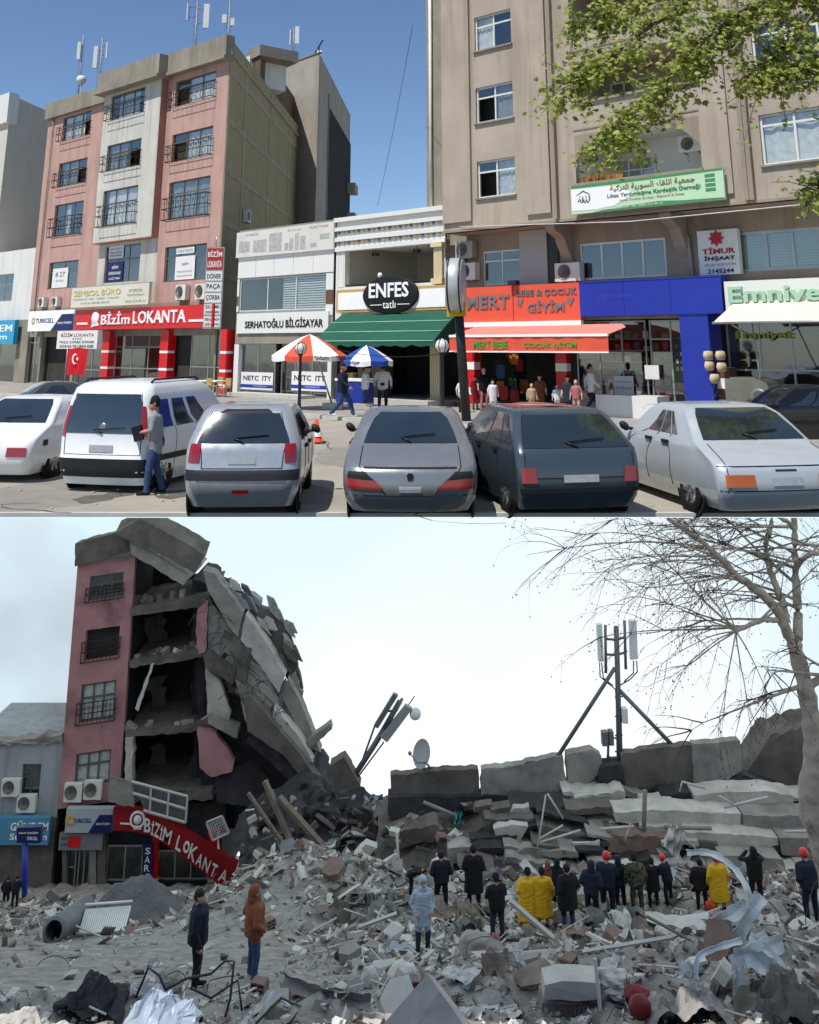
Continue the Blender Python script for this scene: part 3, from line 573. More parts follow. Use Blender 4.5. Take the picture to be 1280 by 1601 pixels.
for q, lab in (([(377, 583), (427, 581), (427, 609), (377, 610)], 'white and blue Netcity sticker on the left shop window'), ([(456, 582), (512, 580), (512, 611), (456, 612)], 'white and blue Netcity sticker beside the red parasol')):
    r = fa.rect(q, .12); t = emp('window_sticker', fa.p(r[0], .12, r[2]), RZ, lab, 'sign'); MB().box(fa, r[0], r[1], .1, .12, r[2], r[3]).build('panel', m_paper, t); W_, H_ = r[1] - r[0], r[3] - r[2]
    MB().box(fa, r[0], r[1], .09, .099, r[2] + H_ * .12, r[2] + H_ * .3).build('blue_band', m_blue, t); L_(t, fa, r, .1, 'NETC  ITY', .08, .95, .52, .8, m_letk, .008, .02); L_(t, fa, r, .09, 'www.netcity.com', .4, .8, .17, .25, m_letw, .004)
MB().box(fa, s0 + 1, s1 - 1, -1.2, -.1, SW + .002, SW + .16).build('doorstep', m_kerb, b3)

# ------------------------------------------------------------------ white dessert shop with green awning
s0, s1 = fa.px(524, 480)[0], fa.px(697, 480)[0]; zT = fa.px(524, 344)[1]
b4 = bld('dessert_shop', (s0 + s1) / 2, 'white cornice fronted dessert shop with a green awning')
zc = fa.px(527, 394)[1]; zs_ = fa.px(527, 452)[1]; za = fa.px(527, 490)[1]
ro = (fa.px(529, 420)[0] + .45, fa.px(678, 420)[0], fa.px(540, 449)[1], zc)
mb = MB(); wall(mb, fa, s0, s1, za - .5, zT, 0, [ro], .3); mb.quad(fa.p(s0, 0, zT), fa.p(s1, 0, zT), fa.p(s1, 10, zT), fa.p(s0, 10, zT)); mb.build('wall', m_white, b4)
mb = MB()
H_ = zT - zc
for k, (a, b, o) in enumerate(((.0, .12, .1), (.3, .42, .12), (.62, .74, .14), (.9, 1.03, .2))): mb.box(fa, s0 - .02, s1 + .05, -o, -.003, zc + H_ * a, zc + H_ * b)
mb.build('cornice', m_cladd, b4)
for zz in (.2, .52, ):
    for i in range(20): a = s0 + .1 + (s1 - s0 - .2) * i / 20; MB().prism([fa.p(a, -.08, zc + H_ * (zz + .09)), fa.p(a + .24, -.08, zc + H_ * (zz + .09)), fa.p(a + .12, -.08, zc + H_ * zz)], fa.y * .075).build('cornice_tooth', m_gold if i % 2 else m_letg, b4)
# upper room seen through the opening
mb = MB(); z0, z1 = ro[2] - .1, ro[3] + .35
mb.quad(fa.p(s0, 6, z0), fa.p(s1, 6, z0), fa.p(s1, 6, z1), fa.p(s0, 6, z1)); mb.quad(fa.p(s0 + .2, .3, z1), fa.p(s0 + .2, 6, z1), fa.p(s1, 6, z1), fa.p(s1, .3, z1)); mb.quad(fa.p(s0, .3, z0), fa.p(s1, .3, z0), fa.p(s1, 6, z0), fa.p(s0, 6, z0)); mb.quad(fa.p(s0 + .05, .3, z0), fa.p(s0 + .05, 6, z0), fa.p(s0 + .05, 6, z1), fa.p(s0 + .05, .3, z1)); mb.quad(fa.p(s1, 6, z0), fa.p(s1, .3, z0), fa.p(s1, .3, z1), fa.p(s1, 6, z1)); mb.build('upper_room', m_cream, b4)
mb = MB(); mb.box(fa, s0 + 1.4, s1 - 1.2, 1.2, 4.8, z1 - .22, z1 - .003); mb.build('ceiling_coffer', m_cream, b4)
for x, zz in ((.3, 0), (.68, 0)):
    q = MB(); c = fa.p(s0 + (s1 - s0) * x, .6, z1 - .5); q.tube([c + Vector((0, 0, .48)), c], .015, 4)
    for k in range(5): q.lathe(c + Vector((.14 * math.cos(k * 1.256), .14 * math.sin(k * 1.256), -.05)), [(.02, .1), (.07, 0), (.05, -.08), (.001, -.1)], 7)
    q.build('pendant_lamp', m_black, label='black pendant lamp in the ' + ('left' if x < .5 else 'right') + ' half of the open upper room', cat='lamp', group='pendant lamps over the green awning')
MB().box(fa, ro[0], ro[1], .1, .16, ro[2] + .003, ro[2] + .1).build('rail', m_black, b4)
window(b4, fa, (s0 + .12, ro[0] - .08, ro[2], ro[3]), -.02, 1, (), m_pvc, m_gld, .06, name='side_window')
def fluted(fr, x, y, z0, z1, w, parent, mat):
    mb = MB(); mb.box(fr, x - w * .65, x + w * .65, y - w * .5, y + .1, z0, z0 + w * .5); mb.box(fr, x - w * .65, x + w * .65, y - w * .5, y + .1, z1 - w * .4, z1)
    n = 5
    for i in range(n): a = x - w / 2 + w * (i + .5) / n; mb.lathe(fr.p(a, y - w * .2, z0 + w * .5), [(w / n * .48, 0), (w / n * .48, z1 - z0 - w * .9)], 8)
    mb.build('fluted_column', mat, parent)
fluted(fa, (ro[1] + s1) / 2 + .02, -.03, ro[2] - .1, zc, .5, b4, M('column_cream', C('#d3c5a0'), .6, .06))
ab = fa.px(697, 540)[0]; fluted(fa, s1 - .35, -.25, SW, za - .55, .55, b4, MC['column_cream'])
rs = fa.rect([(525, 452), (699, 447), (701, 484), (525, 489)], -.35)
t = emp('shop_sign', fa.p((rs[0] + rs[1]) / 2, -.3, rs[2]), RZ, 'white framed panel with a black oval reading Enfes tatlı', 'sign')
MB().box(fa, rs[0], rs[1], -.33, -.01, rs[2], rs[3]).build('board', m_gold, t); MB().box(fa, rs[0] + .15, rs[1] - .15, -.36, -.331, rs[2] + .12, rs[3] - .14).build('white_field', m_letw, t)
c = fa.px(608, 461, -.5); ow, oh = 1.72, .86
mb = MB(); mb.lathe(fa.p(c[0], -.365, c[1]), [(1, 0), (1, .1), (.97, .12), (.001, .12)], 40, -fa.y, 1, 1)
u_, v_ = (-fa.y).orthogonal().normalized(), None
for q in mb.v:                       # squash the disc into an oval
    d = q - fa.p(c[0], -.365, c[1]); x, z, y = d.dot(fa.x), d.z, d.dot(fa.y); q[:] = fa.p(c[0] + x * ow, -.365 + y, c[1] + z * oh)
mb.build('oval', m_letk, t); text('ENFES', fa, c[0] - 1.28, c[0] + 1.2, c[1] - .12, c[1] + .55, -.485, m_letw, t, .03, .02); text('tatlı', fa, c[0] - .4, c[0] + .4, c[1] - .6, c[1] - .25, -.485, m_letw, t, .02, .0)
mb = MB()
for a in (-1.2, .5): mb.box(fa, c[0] + a, c[0] + a + .75, -.5, -.484, c[1] - .45, c[1] - .42)
mb.build('white_line', m_letw, t)
MB().lathe(fa.p(c[0] - .65, -.42, c[1] + oh - .12), [(.001, .3), (.1, .26), (.12, .1), (.06, .08), (.06, 0)], 10).build('spot_lamp', m_letw, t)
# awning
s2, s3 = fa.px(519, 500, -1)[0], fa.px(704, 500, -1)[0]; zA = fa.px(600, 490, -.3)[1]; zB = fa.px(600, 541, -2.2)[1]
t = emp('green_awning', fa.p((s2 + s3) / 2, -1, zB), RZ, 'dark green drop awning over the dessert shop entrance', 'awning')
prof = [(-.34, zA), (-1.0, zA - (zA - zB) * .28), (-1.6, zA - (zA - zB) * .58), (-2.1, zA - (zA - zB) * .86)]; P = []
for (y, z) in prof: P.append([fa.p(s2 + (s3 - s2) * i / 24, y, z + .02 * math.sin(i * 1.3)) for i in range(25)])
MB().grid(P, False).build('canvas', m_green, t)
P = [[fa.p(s2 + (s3 - s2) * i / 48, -2.1 - .02 * j, (prof[3][1] + .02 * math.sin(i * .65)) - (.16 * (1 + .5 * abs(math.sin(i * .55)))) * j) for i in range(49)] for j in (0, 1)]
MB().grid(P).build('valance', m_green, t)
for k in (1, 2, 3): y, z = prof[k]; MB().tube([fa.p(s2, y - .012, z + .01), fa.p(s3, y - .012, z + .01)], .018, 5).build('hoop', M('awning_pipe', C('#a9c7bb'), .6, .05), t)
for s_ in (s2, s3): MB().add([fa.p(s_, -.02, zA)] + [fa.p(s_, y, z) for y, z in prof] + [fa.p(s_, -.02, prof[3][1])], [(0, 1, 2, 3, 4, 5)]).build('side_canvas', m_green, t)
# ground floor: open passage
zg = za - .5
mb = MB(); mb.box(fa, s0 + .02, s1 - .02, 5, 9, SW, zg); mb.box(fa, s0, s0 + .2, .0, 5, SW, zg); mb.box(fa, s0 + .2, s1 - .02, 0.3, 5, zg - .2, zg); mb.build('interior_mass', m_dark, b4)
MB().box(fa, s0 + .2, s1 - .9, .2, 5, SW + .003, SW + .1).build('tiled_floor', m_kerb, b4); MB().box(fa, s0 + 2.4, s1 + .2, -1.5, .2, SW + .002, SW + .22).build('doorstep', m_kerb, b4)
for i in range(3): MB().box(fa, s0 + .3 + i * .9, s0 + 1.1 + i * .9, .4, 1.0, SW + .1, SW + 1.2 + .25 * i).build('display_case', m_gl if i == 1 else m_wood, b4)
# ------------------------------------------------------------------ big beige block on the right
yU = -1.5
s0 = fa.px(693, 330, yU)[0]; s1 = fa.px(1420, 330, yU)[0]; zO = fa.px(740, 357, yU)[1]; zTop = fa.px(670, -60, yU)[1]
b5 = bld('beige_building', s0 + 6, 'tall beige block with overhanging upper floors and recessed balconies')
wq = [fa.rect(q, yU) for q in ([(733, 34), (789, 19), (792, 69), (736, 83)], [(742, 138), (800, 127), (804, 180), (745, 191)], [(751, 252), (810, 244), (815, 302), (755, 310)])]
wq = col_align(wq); dz = (wq[0][2] - wq[2][2]) / 2; wq = [(r[0], r[1], wq[2][2] + dz * (2 - i), wq[2][3] + dz * (2 - i)) for i, r in enumerate(wq)]
bx0, bx1 = fa.px(900, 270, yU)[0], fa.px(1098, 270, yU)[0]; bz0, bz1 = fa.px(905, 287, yU)[1], fa.px(1000, 196, yU)[1]
bh = [(bx0, bx1, bz0 + dz * k, bz1 + dz * k - (0 if k == 0 else .25)) for k in range(3)]
r2 = fa.rect([(1184, 183), (1300, 160), (1305, 248), (1193, 257)], yU); r2 = (r2[0], r2[0] + 3.4, r2[2], r2[3]); rwin = [(r2[0], r2[1], r2[2] + dz * k, r2[3] + dz * k) for k in range(3)]
mb = MB(); wall(mb, fa, s0, s1, zO, zTop, yU, wq + bh + rwin, .3)
mb.quad(fa.p(s0, yU, zO), fa.p(s0, 9, zO), fa.p(s0, 9, zTop), fa.p(s0, yU, zTop)); mb.build('wall', m_beige, b5)
# arch corners of the lowest balcony
mb = MB()
for sgn, xx in ((1, bx0), (-1, bx1)):
    A = [fa.p(xx, yU + .004, bz1)] + [fa.p(xx + sgn * 1.1 * math.sin(R(a)) , yU + .004, bz1 - 1.0 * (1 - math.sin(R(90 - a)) * 0) * (1 - math.sin(R(a))) ) for a in range(90, -1, -15)]
    MB().prism(A if sgn > 0 else A[::-1], fa.y * .2).build('arch_corner', m_beiged, b5)
mb = MB(); mb.box(fa, s0 + .02, s1, 1.2, 9, zO + .01, zTop - .01)
for (a, b) in ((s0 + .02, bx0 - .01), (bx1 + .01, s1)): mb.box(fa, a, b, yU + .75, 1.19, zO + .012, zTop - .01)
mb.build('interior_mass', m_dark, b5)
# balcony rooms
for k, h in enumerate(bh):
    q = MB(); a, b, c, d = h; y0, y1 = yU + .3, 1.1; c -= .02
    for P in ([(a, y1, c), (b, y1, c), (b, y1, d), (a, y1, d)], [(a, y0, c), (a, y1, c), (a, y1, d), (a, y0, d)], [(b, y1, c), (b, y0, c), (b, y0, d), (b, y1, d)], [(a, y0, d), (a, y1, d), (b, y1, d), (b, y0, d)], [(a, y0, c), (b, y0, c), (b, y1, c), (a, y1, c)]): q.quad(*[fa.p(*v) for v in P])
    q.build('balcony_room', m_white if k == 0 else m_beige, b5)
    window(b5, fa, (a + .3, a + 2.1, c + .02, c + 1.25), 1.0, 3, (.6,), m_pvc, m_gld, .06)
    MB().box(fa, a - .05, b + .05, yU - .1, yU + .28, c - .08, c + .02).build('balcony_coping', m_beiged, b5)
    MB().box(fa, a - .05, b + .05, yU - .03, yU - .004, c - 1.12, c - 1.06).build('ledge_strip', m_beiged, b5)  # raised strip in trim colour at the foot of the parapet
s, z = fa.px(1046, 243, .2); ac_unit(fa, bx1 - 1.1, .3, bz0 + .95, 'air conditioner on the back wall of the lowest balcony', .95, .62)
for i, r in enumerate(wq): window(b5, fa, r, yU + .1, 2, (.7,), m_pvc, m_gl, .07, ((.02, .5, m_curt), (.5, .98, m_curtg), (.5, .98, m_curtw))[i], sill=.2, open_pane=(None, 1, 1)[i]); 
for i, r in enumerate(rwin): window(b5, fa, r, yU + .1, 3, (.78,), m_pvc, m_gl, .08, (.02, .98, m_curt) if i == 0 else None, sill=.2)
# pilasters and grooves
for (pa, pb, pr) in ((694, 738, .12), (824, 862, .12), (1104, 1148, .1)):
    a, b = fa.px(pa, 300, yU)[0], fa.px(pb, 300, yU)[0]; MB().box(fa, a, b, yU - pr, yU - .003, zO + .3, zTop).build('pilaster', m_beige, b5)
for px in (868, 1166, 1174): a = fa.px(px, 300, yU)[0]; MB().box(fa, a, a + .16, yU - .2, yU - .004, zO, zTop).build('pilaster_rib', m_beiged, b5)
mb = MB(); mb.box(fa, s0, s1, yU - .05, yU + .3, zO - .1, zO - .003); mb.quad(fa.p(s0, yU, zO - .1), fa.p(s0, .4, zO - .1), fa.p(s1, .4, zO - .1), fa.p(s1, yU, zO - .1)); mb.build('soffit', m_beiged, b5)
mb = MB(); mb.tube([fa.p(s0 - .14, yU + .5, zO - .3), fa.p(s0 - .14, yU + .5, zTop)], .07, 6); mb.build('drain_pipe', m_concl, b5)
MB().box(fa, s0 - 2.45, s0 - .02, .25, 8, zO - .4, zTop).build('set_back_wall', m_conc, b5); MB().tube([fa.p(s0 - 2.1, .14, zO - .2), fa.p(s0 - 2.1, .14, zTop)], .08, 6).build('drain_pipe', m_paper, b5)
t = emp('satellite_dish', fa.p(s0 - .5, .6, zO + 1.2), RZ, 'small white satellite dish at the left edge of the beige block', 'dish'); c = fa.p(s0 - .45, .4, zO + 1.5)
MB().lathe(c, [(.001, 0), (.22, .04), (.42, .14)], 16, (-.9, -.3, .35)).build('reflector', m_panel, t); MB().tube([c, c + Vector((-.8, -.2, .1))], .02, 5).build('feed_arm', m_galv, t); MB().tube([c, fa.p(s0 - .01, .6, zO + 1.3)], .03, 5).build('bracket', m_galv, t)
# brackets under the overhang
for px in (882, 1060):
    a = fa.px(px, 380)[0]; P = [(0, zO - .11), (-1.4, zO - .11), (-1.35, zO - .35), (-.7, zO - .6), (-.35, zO - 1.2), (0, zO - 1.6)]
    MB().prism([fa.p(a, y, z) for y, z in P], fa.x * .45).build('console', m_beiged, b5)
# wall of the mezzanine and shop fronts
zM = fa.px(820, 448)[1]; sA = s0 + .1
wm_ = [fa.rect(q) for q in ([(754, 393), (813, 390), (816, 444), (756, 447)], [(905, 380), (1040, 373), (1042, 432), (908, 438)], [(1152, 362), (1330, 352), (1332, 418), (1154, 425)])]
mb = MB(); wall(mb, fa, sA, s1, zM - .9, zO - .1, 0, wm_, .2); mb.build('mezzanine_wall', m_beiged, b5); MB().box(fa, sA, s1, .55, 9, zM - .8, zO - .11).build('mezzanine_mass', m_dark, b5)
window(b5, fa, wm_[0], .05, 2, (.7,), m_pvc, m_gl, .06); window(b5, fa, wm_[1], .05, 4, (), m_pvc, m_gl, .08); window(b5, fa, wm_[2], .05, 4, (), m_alu, m_gl, .1)
for i in range(14):
    z = wm_[2][2] + .05 + (wm_[2][3] - wm_[2][2]) * i / 14; MB().box(fa, wm_[2][0] + .1, wm_[2][1] - .1, .14, .17, z, z + .09).build('blind_slat', M('blind_green', C('#9aa592'), .7, .08), b5)
a, b = fa.px(815, 400)[0], fa.px(858, 400)[0]; MB().box(fa, a, b, -.15, -.004, zM - .2, zO - .12).build('grey_panel', M('panel_grey', C('#a5a5a2'), .6, .05), b5); MB().box(fa, b + .01, b + .5, -.1, -.004, zM - .2, zO - .12).build('recess_shade_strip', m_black, b5)  # black strip on the wall stands in for a recess in shade
t = MB(); a = fa.px(1075, 400)[0]; t.tube([fa.p(a - .3, -.12, zO - .2), fa.p(a - .3, -.12, zO - .6), fa.p(a + .12, -.12, zO - .9), fa.p(a + .18, -.12, zM - .3)], .07, 6); t.build('drain_elbow', m_concl, b5)
for px, py, lab, w_ in ((727, 404, 'upper of two air conditioners left of the orange sign, grey and dusty', .95), (731, 438, 'lower of two air conditioners left of the orange sign, behind the round clock sign', .95), (889, 440, 'white air conditioner with large round fan above the blue sign', 1.15)):
    s, z = fa.px(px, py, -.3); ac_unit(fa, s, -.05, z, lab, w_, .72, .35, mat=M('ac_grey', C('#9d9a90'), .6, .1, 2, .05) if py == 404 else None)
# signs
t, r = signboard('shop_sign', fa, [(722, 452), (903, 440), (909, 499), (722, 506)], -.9, -.55, m_orange, 'orange children clothing shop sign reading Mert')
L_(t, fa, r, -.9, 'MERT', .05, .43, .38, .74, m_letg, .05, .02); L_(t, fa, r, -.9, 'BEBE & ÇOCUK', .49, .98, .66, .86, m_letg, .04, .015); L_(t, fa, r, -.9, 'GİYİM', .58, .88, .24, .56, m_letg, .04, .02)
W_, H_ = r[1] - r[0], r[3] - r[2]
MB().box(fa, r[0] + W_ * .455, r[0] + W_ * .463, -.912, -.902, r[2], r[3]).build('seam', m_letr, t)
for k in (.52, .93): MB().prism([fa.p(r[0] + W_ * (k + x), -.93, r[2] + H_ * z) for x, z in ((-.03, .5), (.0, .38), (.03, .6), (.012, .62), (0, .5), (-.014, .62))], fa.y * .028).build('bird_motif', m_letg, t)
MB().box(fa, r[0], r[1] + .1, -1.05, -.86, r[2] - .2, r[2] - .004).build('awning_cassette', m_letw, t)
MB().bx(fa.p(r[0] + W_ * .48, -1.0, r[3] + .1), (.4, .3, .18), Matrix.Rotation(RZ, 3, 'Z')).build('flood_lamp', m_black, t)
t, r = signboard('shop_sign', fa, [(903, 441), (1124, 435), (1133, 491), (909, 494)], -.95, -.4, m_blue, 'plain bright blue sign board with faint lettering'); L_(t, fa, r, -.95, 'cep telefon', .14, .4, .48, .66, M('letter_faint', C('#3a4cb0'), .5), .01)
MB().box(fa, r[0] - .02, r[1] + .02, -.97, -.39, r[3] + .003, r[3] + .05).build('cap', m_blue, t)
for k in (.33, .66): MB().box(fa, r[0] + (r[1] - r[0]) * k, r[0] + (r[1] - r[0]) * k + .015, -.955, -.951, r[2], r[3]).build('seam', m_navy, t)
t, r = signboard('shop_sign', fa, [(1131, 441), (1400, 428), (1404, 482), (1135, 489)], -.9, -.3, m_cladd, 'white sign with pale green raised letters reading Emniyet'); x = (fa.px(1140, 460, -.9)[0] - r[0]) / (r[1] - r[0]); x2 = (fa.px(1305, 460, -.9)[0] - r[0]) / (r[1] - r[0]); L_(t, fa, r, -.9, 'Emniyet', x, x2, .14, .82, M('letter_mint', C('#9fc4a8'), .5, .05), .12, .025)
t, r = signboard('shop_sign', fa, [(1089, 362), (1152, 357), (1157, 428), (1094, 431)], -.3, -.05, m_paper, 'white construction firm sign with a red star reading Timur İnşaat'); L_(t, fa, r, -.3, 'TİMUR', .1, .92, .46, .62, m_letr, .02, .03); L_(t, fa, r, -.3, 'İNŞAAT', .14, .9, .3, .43, m_letk, .02, .03); L_(t, fa, r, -.3, 'EMLAK ALIM SATIM', .14, .9, .19, .25, m_letg, .006); L_(t, fa, r, -.3, '2145244', .2, .85, .03, .13, m_letk, .01, .02)
W_, H_ = r[1] - r[0], r[3] - r[2]
MB().prism([fa.p(r[0] + W_ * .48 + (.3 if k % 2 == 0 else .19) * math.cos(R(22.5 * k)), -.34, r[2] + H_ * .81 + (.3 if k % 2 == 0 else .19) * math.sin(R(22.5 * k))) for k in range(16)], fa.y * .035).build('star_emblem', m_letr, t)
t, r = signboard('banner', fa, [(892, 291), (1127, 263), (1136, 311), (893, 336)], yU - .35, yU - .22, M('banner_green', C('#b9d9b6'), .5, .05, 1, .02), 'green and white Arabic and Turkish association banner on the lowest balcony'); W_, H_ = r[1] - r[0], r[3] - r[2]; yb = yU - .35
def patch(pts, m_, nm): MB().prism([fa.p(r[0] + W_ * x, yb - .01, r[2] + H_ * z) for x, z in pts], fa.y * .008).build(nm, m_, t)
m_bg = M('banner_dark', C('#4c8a5c'), .5, .05)
patch(((.003, .003), (.15, .003), (.3, .1), (.6, .16), (.75, .1), (.997, .06), (.997, .003)), m_bg, 'green_wave'); patch(((.003, .9), (.3, .9), (.9, .93), (.997, .93), (.997, .997), (.003, .997)), m_bg, 'green_edge')
patch(((.003, .12), (.16, .1), (.3, .16), (.45, .5), (.3, .84), (.003, .88)), m_letw, 'white_field')
for k in range(4): patch(((.89, .3 + .15 * k), (.95, .3 + .15 * k), (.95, .4 + .15 * k), (.89, .4 + .15 * k)), m_bg, 'green_square')
L_(t, fa, r, yb - .01, 'ﺔﻴﻛﺮﺘﻟﺍ ﺔﻳﺭﻮﺴﻟﺍ ﺀﺎﻘﻠﻟﺍ ﺔﻴﻌﻤﺟ', .28, .83, .62, .86, M('letter_ochre', C('#8a7434'), .5), .012, .01); L_(t, fa, r, yb - .01, 'Likaa Yardımlaşma Kardeşlik Derneği', .26, .86, .4, .58, m_letgr, .012, .015); L_(t, fa, r, yb - .01, 'Syrian Turkish Society - Reyhanlı & Hatay', .34, .76, .26, .35, m_letr, .006); L_(t, fa, r, yb - .01, 'E-mail : likaa@gmail.com  Tel : 0326 212 45 12', .16, .62, .04, .13, m_letw, .006)
L_(t, fa, r, yb - .012, 'ءاقللا', .05, .14, .36, .62, m_letk, .01, .02); patch(((.035, .64), (.09, .8), (.145, .64), (.13, .64), (.09, .74), (.05, .64)), m_letk, 'house_emblem')
# junk on the balcony parapet
q = MB()
for k in range(14): q.bx(fa.p(bx0 + .3 + rnd.random() * 1.6, yU + .1, bz0 + .05 + rnd.random() * .15), (.3, .25, .2), Matrix.Rotation(rnd.random() * 3, 3, 'Z') @ Matrix.Rotation(rnd.random(), 3, 'X'))
q.build('bundle', M('rug', C('#8b6238'), .95, .3, 5, .3), label='brown bundle lying on the lowest balcony parapet', cat='bundle')
# orange awning with lettered valance
a, b = fa.px(722, 520, -2)[0], fa.px(955, 525, -2.6)[0]; z0 = fa.px(730, 510, -.9)[1]; z1 = fa.px(830, 524, -2.7)[1]
t = emp('orange_awning', fa.p((a + b) / 2, -1.6, z1 - .5), RZ, 'orange awning with lettered valance over the children clothing shop', 'awning')
P = [[fa.p(a + (b - a) * i / 20 * (1 if k else .93), -.9 - 1.9 * k, z0 + (z1 - z0) * k) for i in range(21)] for k in (0, .33, .66, 1)]
MB().grid(P).build('canvas', M('awning_orange', C('#cf8376'), .8, .12, 1, .1, 60, stain=.35, scol=C('#b59a8c'), sscale=1.5), t)
P = [[fa.p(a + (b - a) * i / 30, -2.8 - .015 * math.sin(i * 1.7), z1 - .06 - .52 * k) for i in range(31)] for k in (0, 1)]; MB().grid(P).build('valance', m_orange, t)
MB().box(fa, a, b, -2.84, -2.74, z1 - .06, z1 + .03).build('front_bar', m_letw, t); MB().box(fa, a, b, -2.83, -2.8, z1 - .63, z1 - .58).build('valance_trim', m_letw, t)
text('MERT BEBE', fa, a + (b - a) * .17, a + (b - a) * .4, z1 - .48, z1 - .2, -2.83, M('letter_leaf', C('#3f9a3a'), .6), t, .008, .02); text('ÇOCUK GİYİM', fa, a + (b - a) * .5, a + (b - a) * .82, z1 - .48, z1 - .2, -2.83, MC['letter_leaf'], t, .008, .02)
# ground floor shops
zg = zM - .95
sB, sC, sD = fa.px(900, 560)[0], fa.px(1086, 560)[0], fa.px(1128, 560)[0]
mb = MB(); mb.box(fa, sA, s1, 4.2, 9, SW, zM - .85); mb.box(fa, sA, s1, .3, 4.2, zM - 1.0, zM - .82); mb.box(fa, sB - .25, sB, .0, 4.2, SW, zM - 1.0); mb.box(fa, sC - .3, sC, .0, 4.2, SW, zM - 1.0); mb.build('shop_interior', m_dark, b5)
for x in (sA, sB - .75):
    MB().box(fa, x, x + .5, -.3, .2, SW, zM - .9).build('red_column', m_red, b5)
    for zz in (.5, 1.5): MB().box(fa, x - .005, x + .505, -.31, .1, SW + zz, SW + zz + .3).build('white_band', m_letw, b5)
MB().box(fa, sA + .5, sB - .7, -.9, 4, SW + .003, SW + .14).build('shop_floor', m_paving, b5)
cl = [C('#a33a3a'), C('#3a4a6a'), C('#b7a58c'), C('#4a6a4a'), C('#8a4a6a'), C('#c9c5bd'), C('#2c2c30'), C('#a86a3a')]
for i in range(34):              # clothes hanging in the shop
    x = sA + .6 + rnd.random() * (sB - sA - 1.5); z = SW + .6 + rnd.random() * 2.0; y = .6 + rnd.random() * 2.6
    if abs(x - (sA + sB) / 2) < .7: continue
    P = [[fa.p(x + (i_ / 5 - .5) * (.5 - .12 * abs(j - 1)), y + .04 * math.sin(i_ * 2), z - .28 * j) for i_ in range(6)] for j in range(3)]
    MB().grid(P).build('hanging_garment', M('garment_%d' % (i % 8), cl[i % 8], .9, .2, 6, .1), b5)
for k in range(9):
    x = sA + .8 + (k % 4) * .5 + (2.6 if k > 3 else 0); MB().lathe(fa.p(x, -.25, zg - .55 - .25 * (k % 2)), [(.001, 0), (.21, 0), (.21, .04), (.001, .04)], 14, -fa.y).build('price_disc', M('disc_pink', C('#b59a94'), .7, .15, 4, 0), b5)
# blue phone shop
for a, b in ((sC - .05, sD + .02),): MB().box(fa, a, b, -.9, .1, SW, zg - .1).build('blue_pillar', m_blue, b5)
MB().box(fa, sB, sC, -.35, .3, zg - .45, zg + .6).build('fascia', m_conc, b5); window(b5, fa, (sB + .05, sB + (sC - sB) * .62, SW + .45, zg - .5), .0, 3, (), m_alu, m_gl, .05, name='shop_window'); window(b5, fa, (sB + (sC - sB) * .64, sC - .1, SW, zg - .5), .1, 2, (.8,), m_alu, m_gl, .06, name='shop_door')
MB().box(fa, sB, sC, -.2, .05, SW, SW + .45).build('plinth', m_kerb, b5)
for i in range(6):
    MB().box(fa, sB + .15, sB + (sC - sB) * .6, .5, .8, SW + .6 + i * .42, SW + .63 + i * .42).build('glass_shelf', M('shelf_teal', C('#7fa39c'), .3, .1), b5)
    for j in range(9): q = rnd.random(); MB().box(fa, sB + .25 + j * .4, sB + .45 + j * .4, .55, .7, SW + .631 + i * .42, SW + .75 + .2 * q + i * .42).build('boxed_goods', M('garment_%d' % ((i * 3 + j) % 8)), b5)
poster(fa, [(1007, 572), (1029, 570), (1031, 592), (1009, 594)], -.05, m_paper, 'small white sheet of paper taped to the phone shop window'); poster(fa, [(958, 590), (988, 586), (993, 620), (962, 624)], -.05, m_paper, 'larger white price list in the phone shop window', [('DOKUNMATİK', .1, .9, .7, .8, m_letg), ('EKRAN', .1, .9, .4, .5, m_letg)])
poster(fa, [(1046, 530), (1072, 528), (1082, 598), (1058, 600)], -.02, M('poster_phone', C('#1c2a24'), .3, .2, 3, 0), 'tall dark phone poster with rows of app icons beside the blue pillar')
r = fa.rect([(1046, 530), (1072, 528), (1082, 598), (1058, 600)], -.04)
for i in range(4):
    for j in range(4): MB().box(fa, r[0] + .12 + i * .17, r[0] + .22 + i * .17, -.05, -.036, r[3] - .35 - j * .26, r[3] - .22 - j * .26).build('icon', M('garment_%d' % ((i + j) % 8)), b5)
t = MB(); r = fa.rect([(935, 616), (1030, 612), (1036, 624), (940, 630)], -1.2); t.box(fa, r[0], r[1], -1.5, -.6, SW, SW + .75); t.build('display_table', m_cladd, label='blue and white covered display table before the phone shop', cat='table'); 
# Emniyet shop
window(b5, fa, (sD + .1, s1 - .1, SW, zg - .2), .3, 6, (.45,), m_alu, m_gld, .06, name='shop_window'); text('Emniyet', fa, fa.px(1150, 528, .25)[0], fa.px(1240, 526, .25)[0], fa.px(1150, 533, .25)[1], fa.px(1150, 518, .25)[1], .25, M('letter_olive', C('#8a9a30'), .5), b5, .02, .03)
a0 = fa.px(1150, 510, -.9)[0]; P = [[fa.p(a0 + (s1 - a0) * i / 10, -.5 - 2.2 * k, zg + .15 - .85 * k) for i in range(11)] for k in (0, .5, 1)]
t = emp('cream_awning', fa.p(s1 - 2, -1.5, zg - .7), RZ, 'cream awning folded out over the Emniyet shop', 'awning'); MB().grid(P).build('canvas', M('awning_cream', C('#d9d2c2'), .8, .08), t); MB().tube([fa.p(a0, -2.7, zg - .7), fa.p(s1, -2.7, zg - .7)], .04, 6).build('front_bar', m_alu, t); MB().tube([fa.p(a0 + .5, -.4, zg - 1.2), fa.p(a0 + .6, -2.6, zg - .75)], .03, 5).build('arm', m_alu, t)
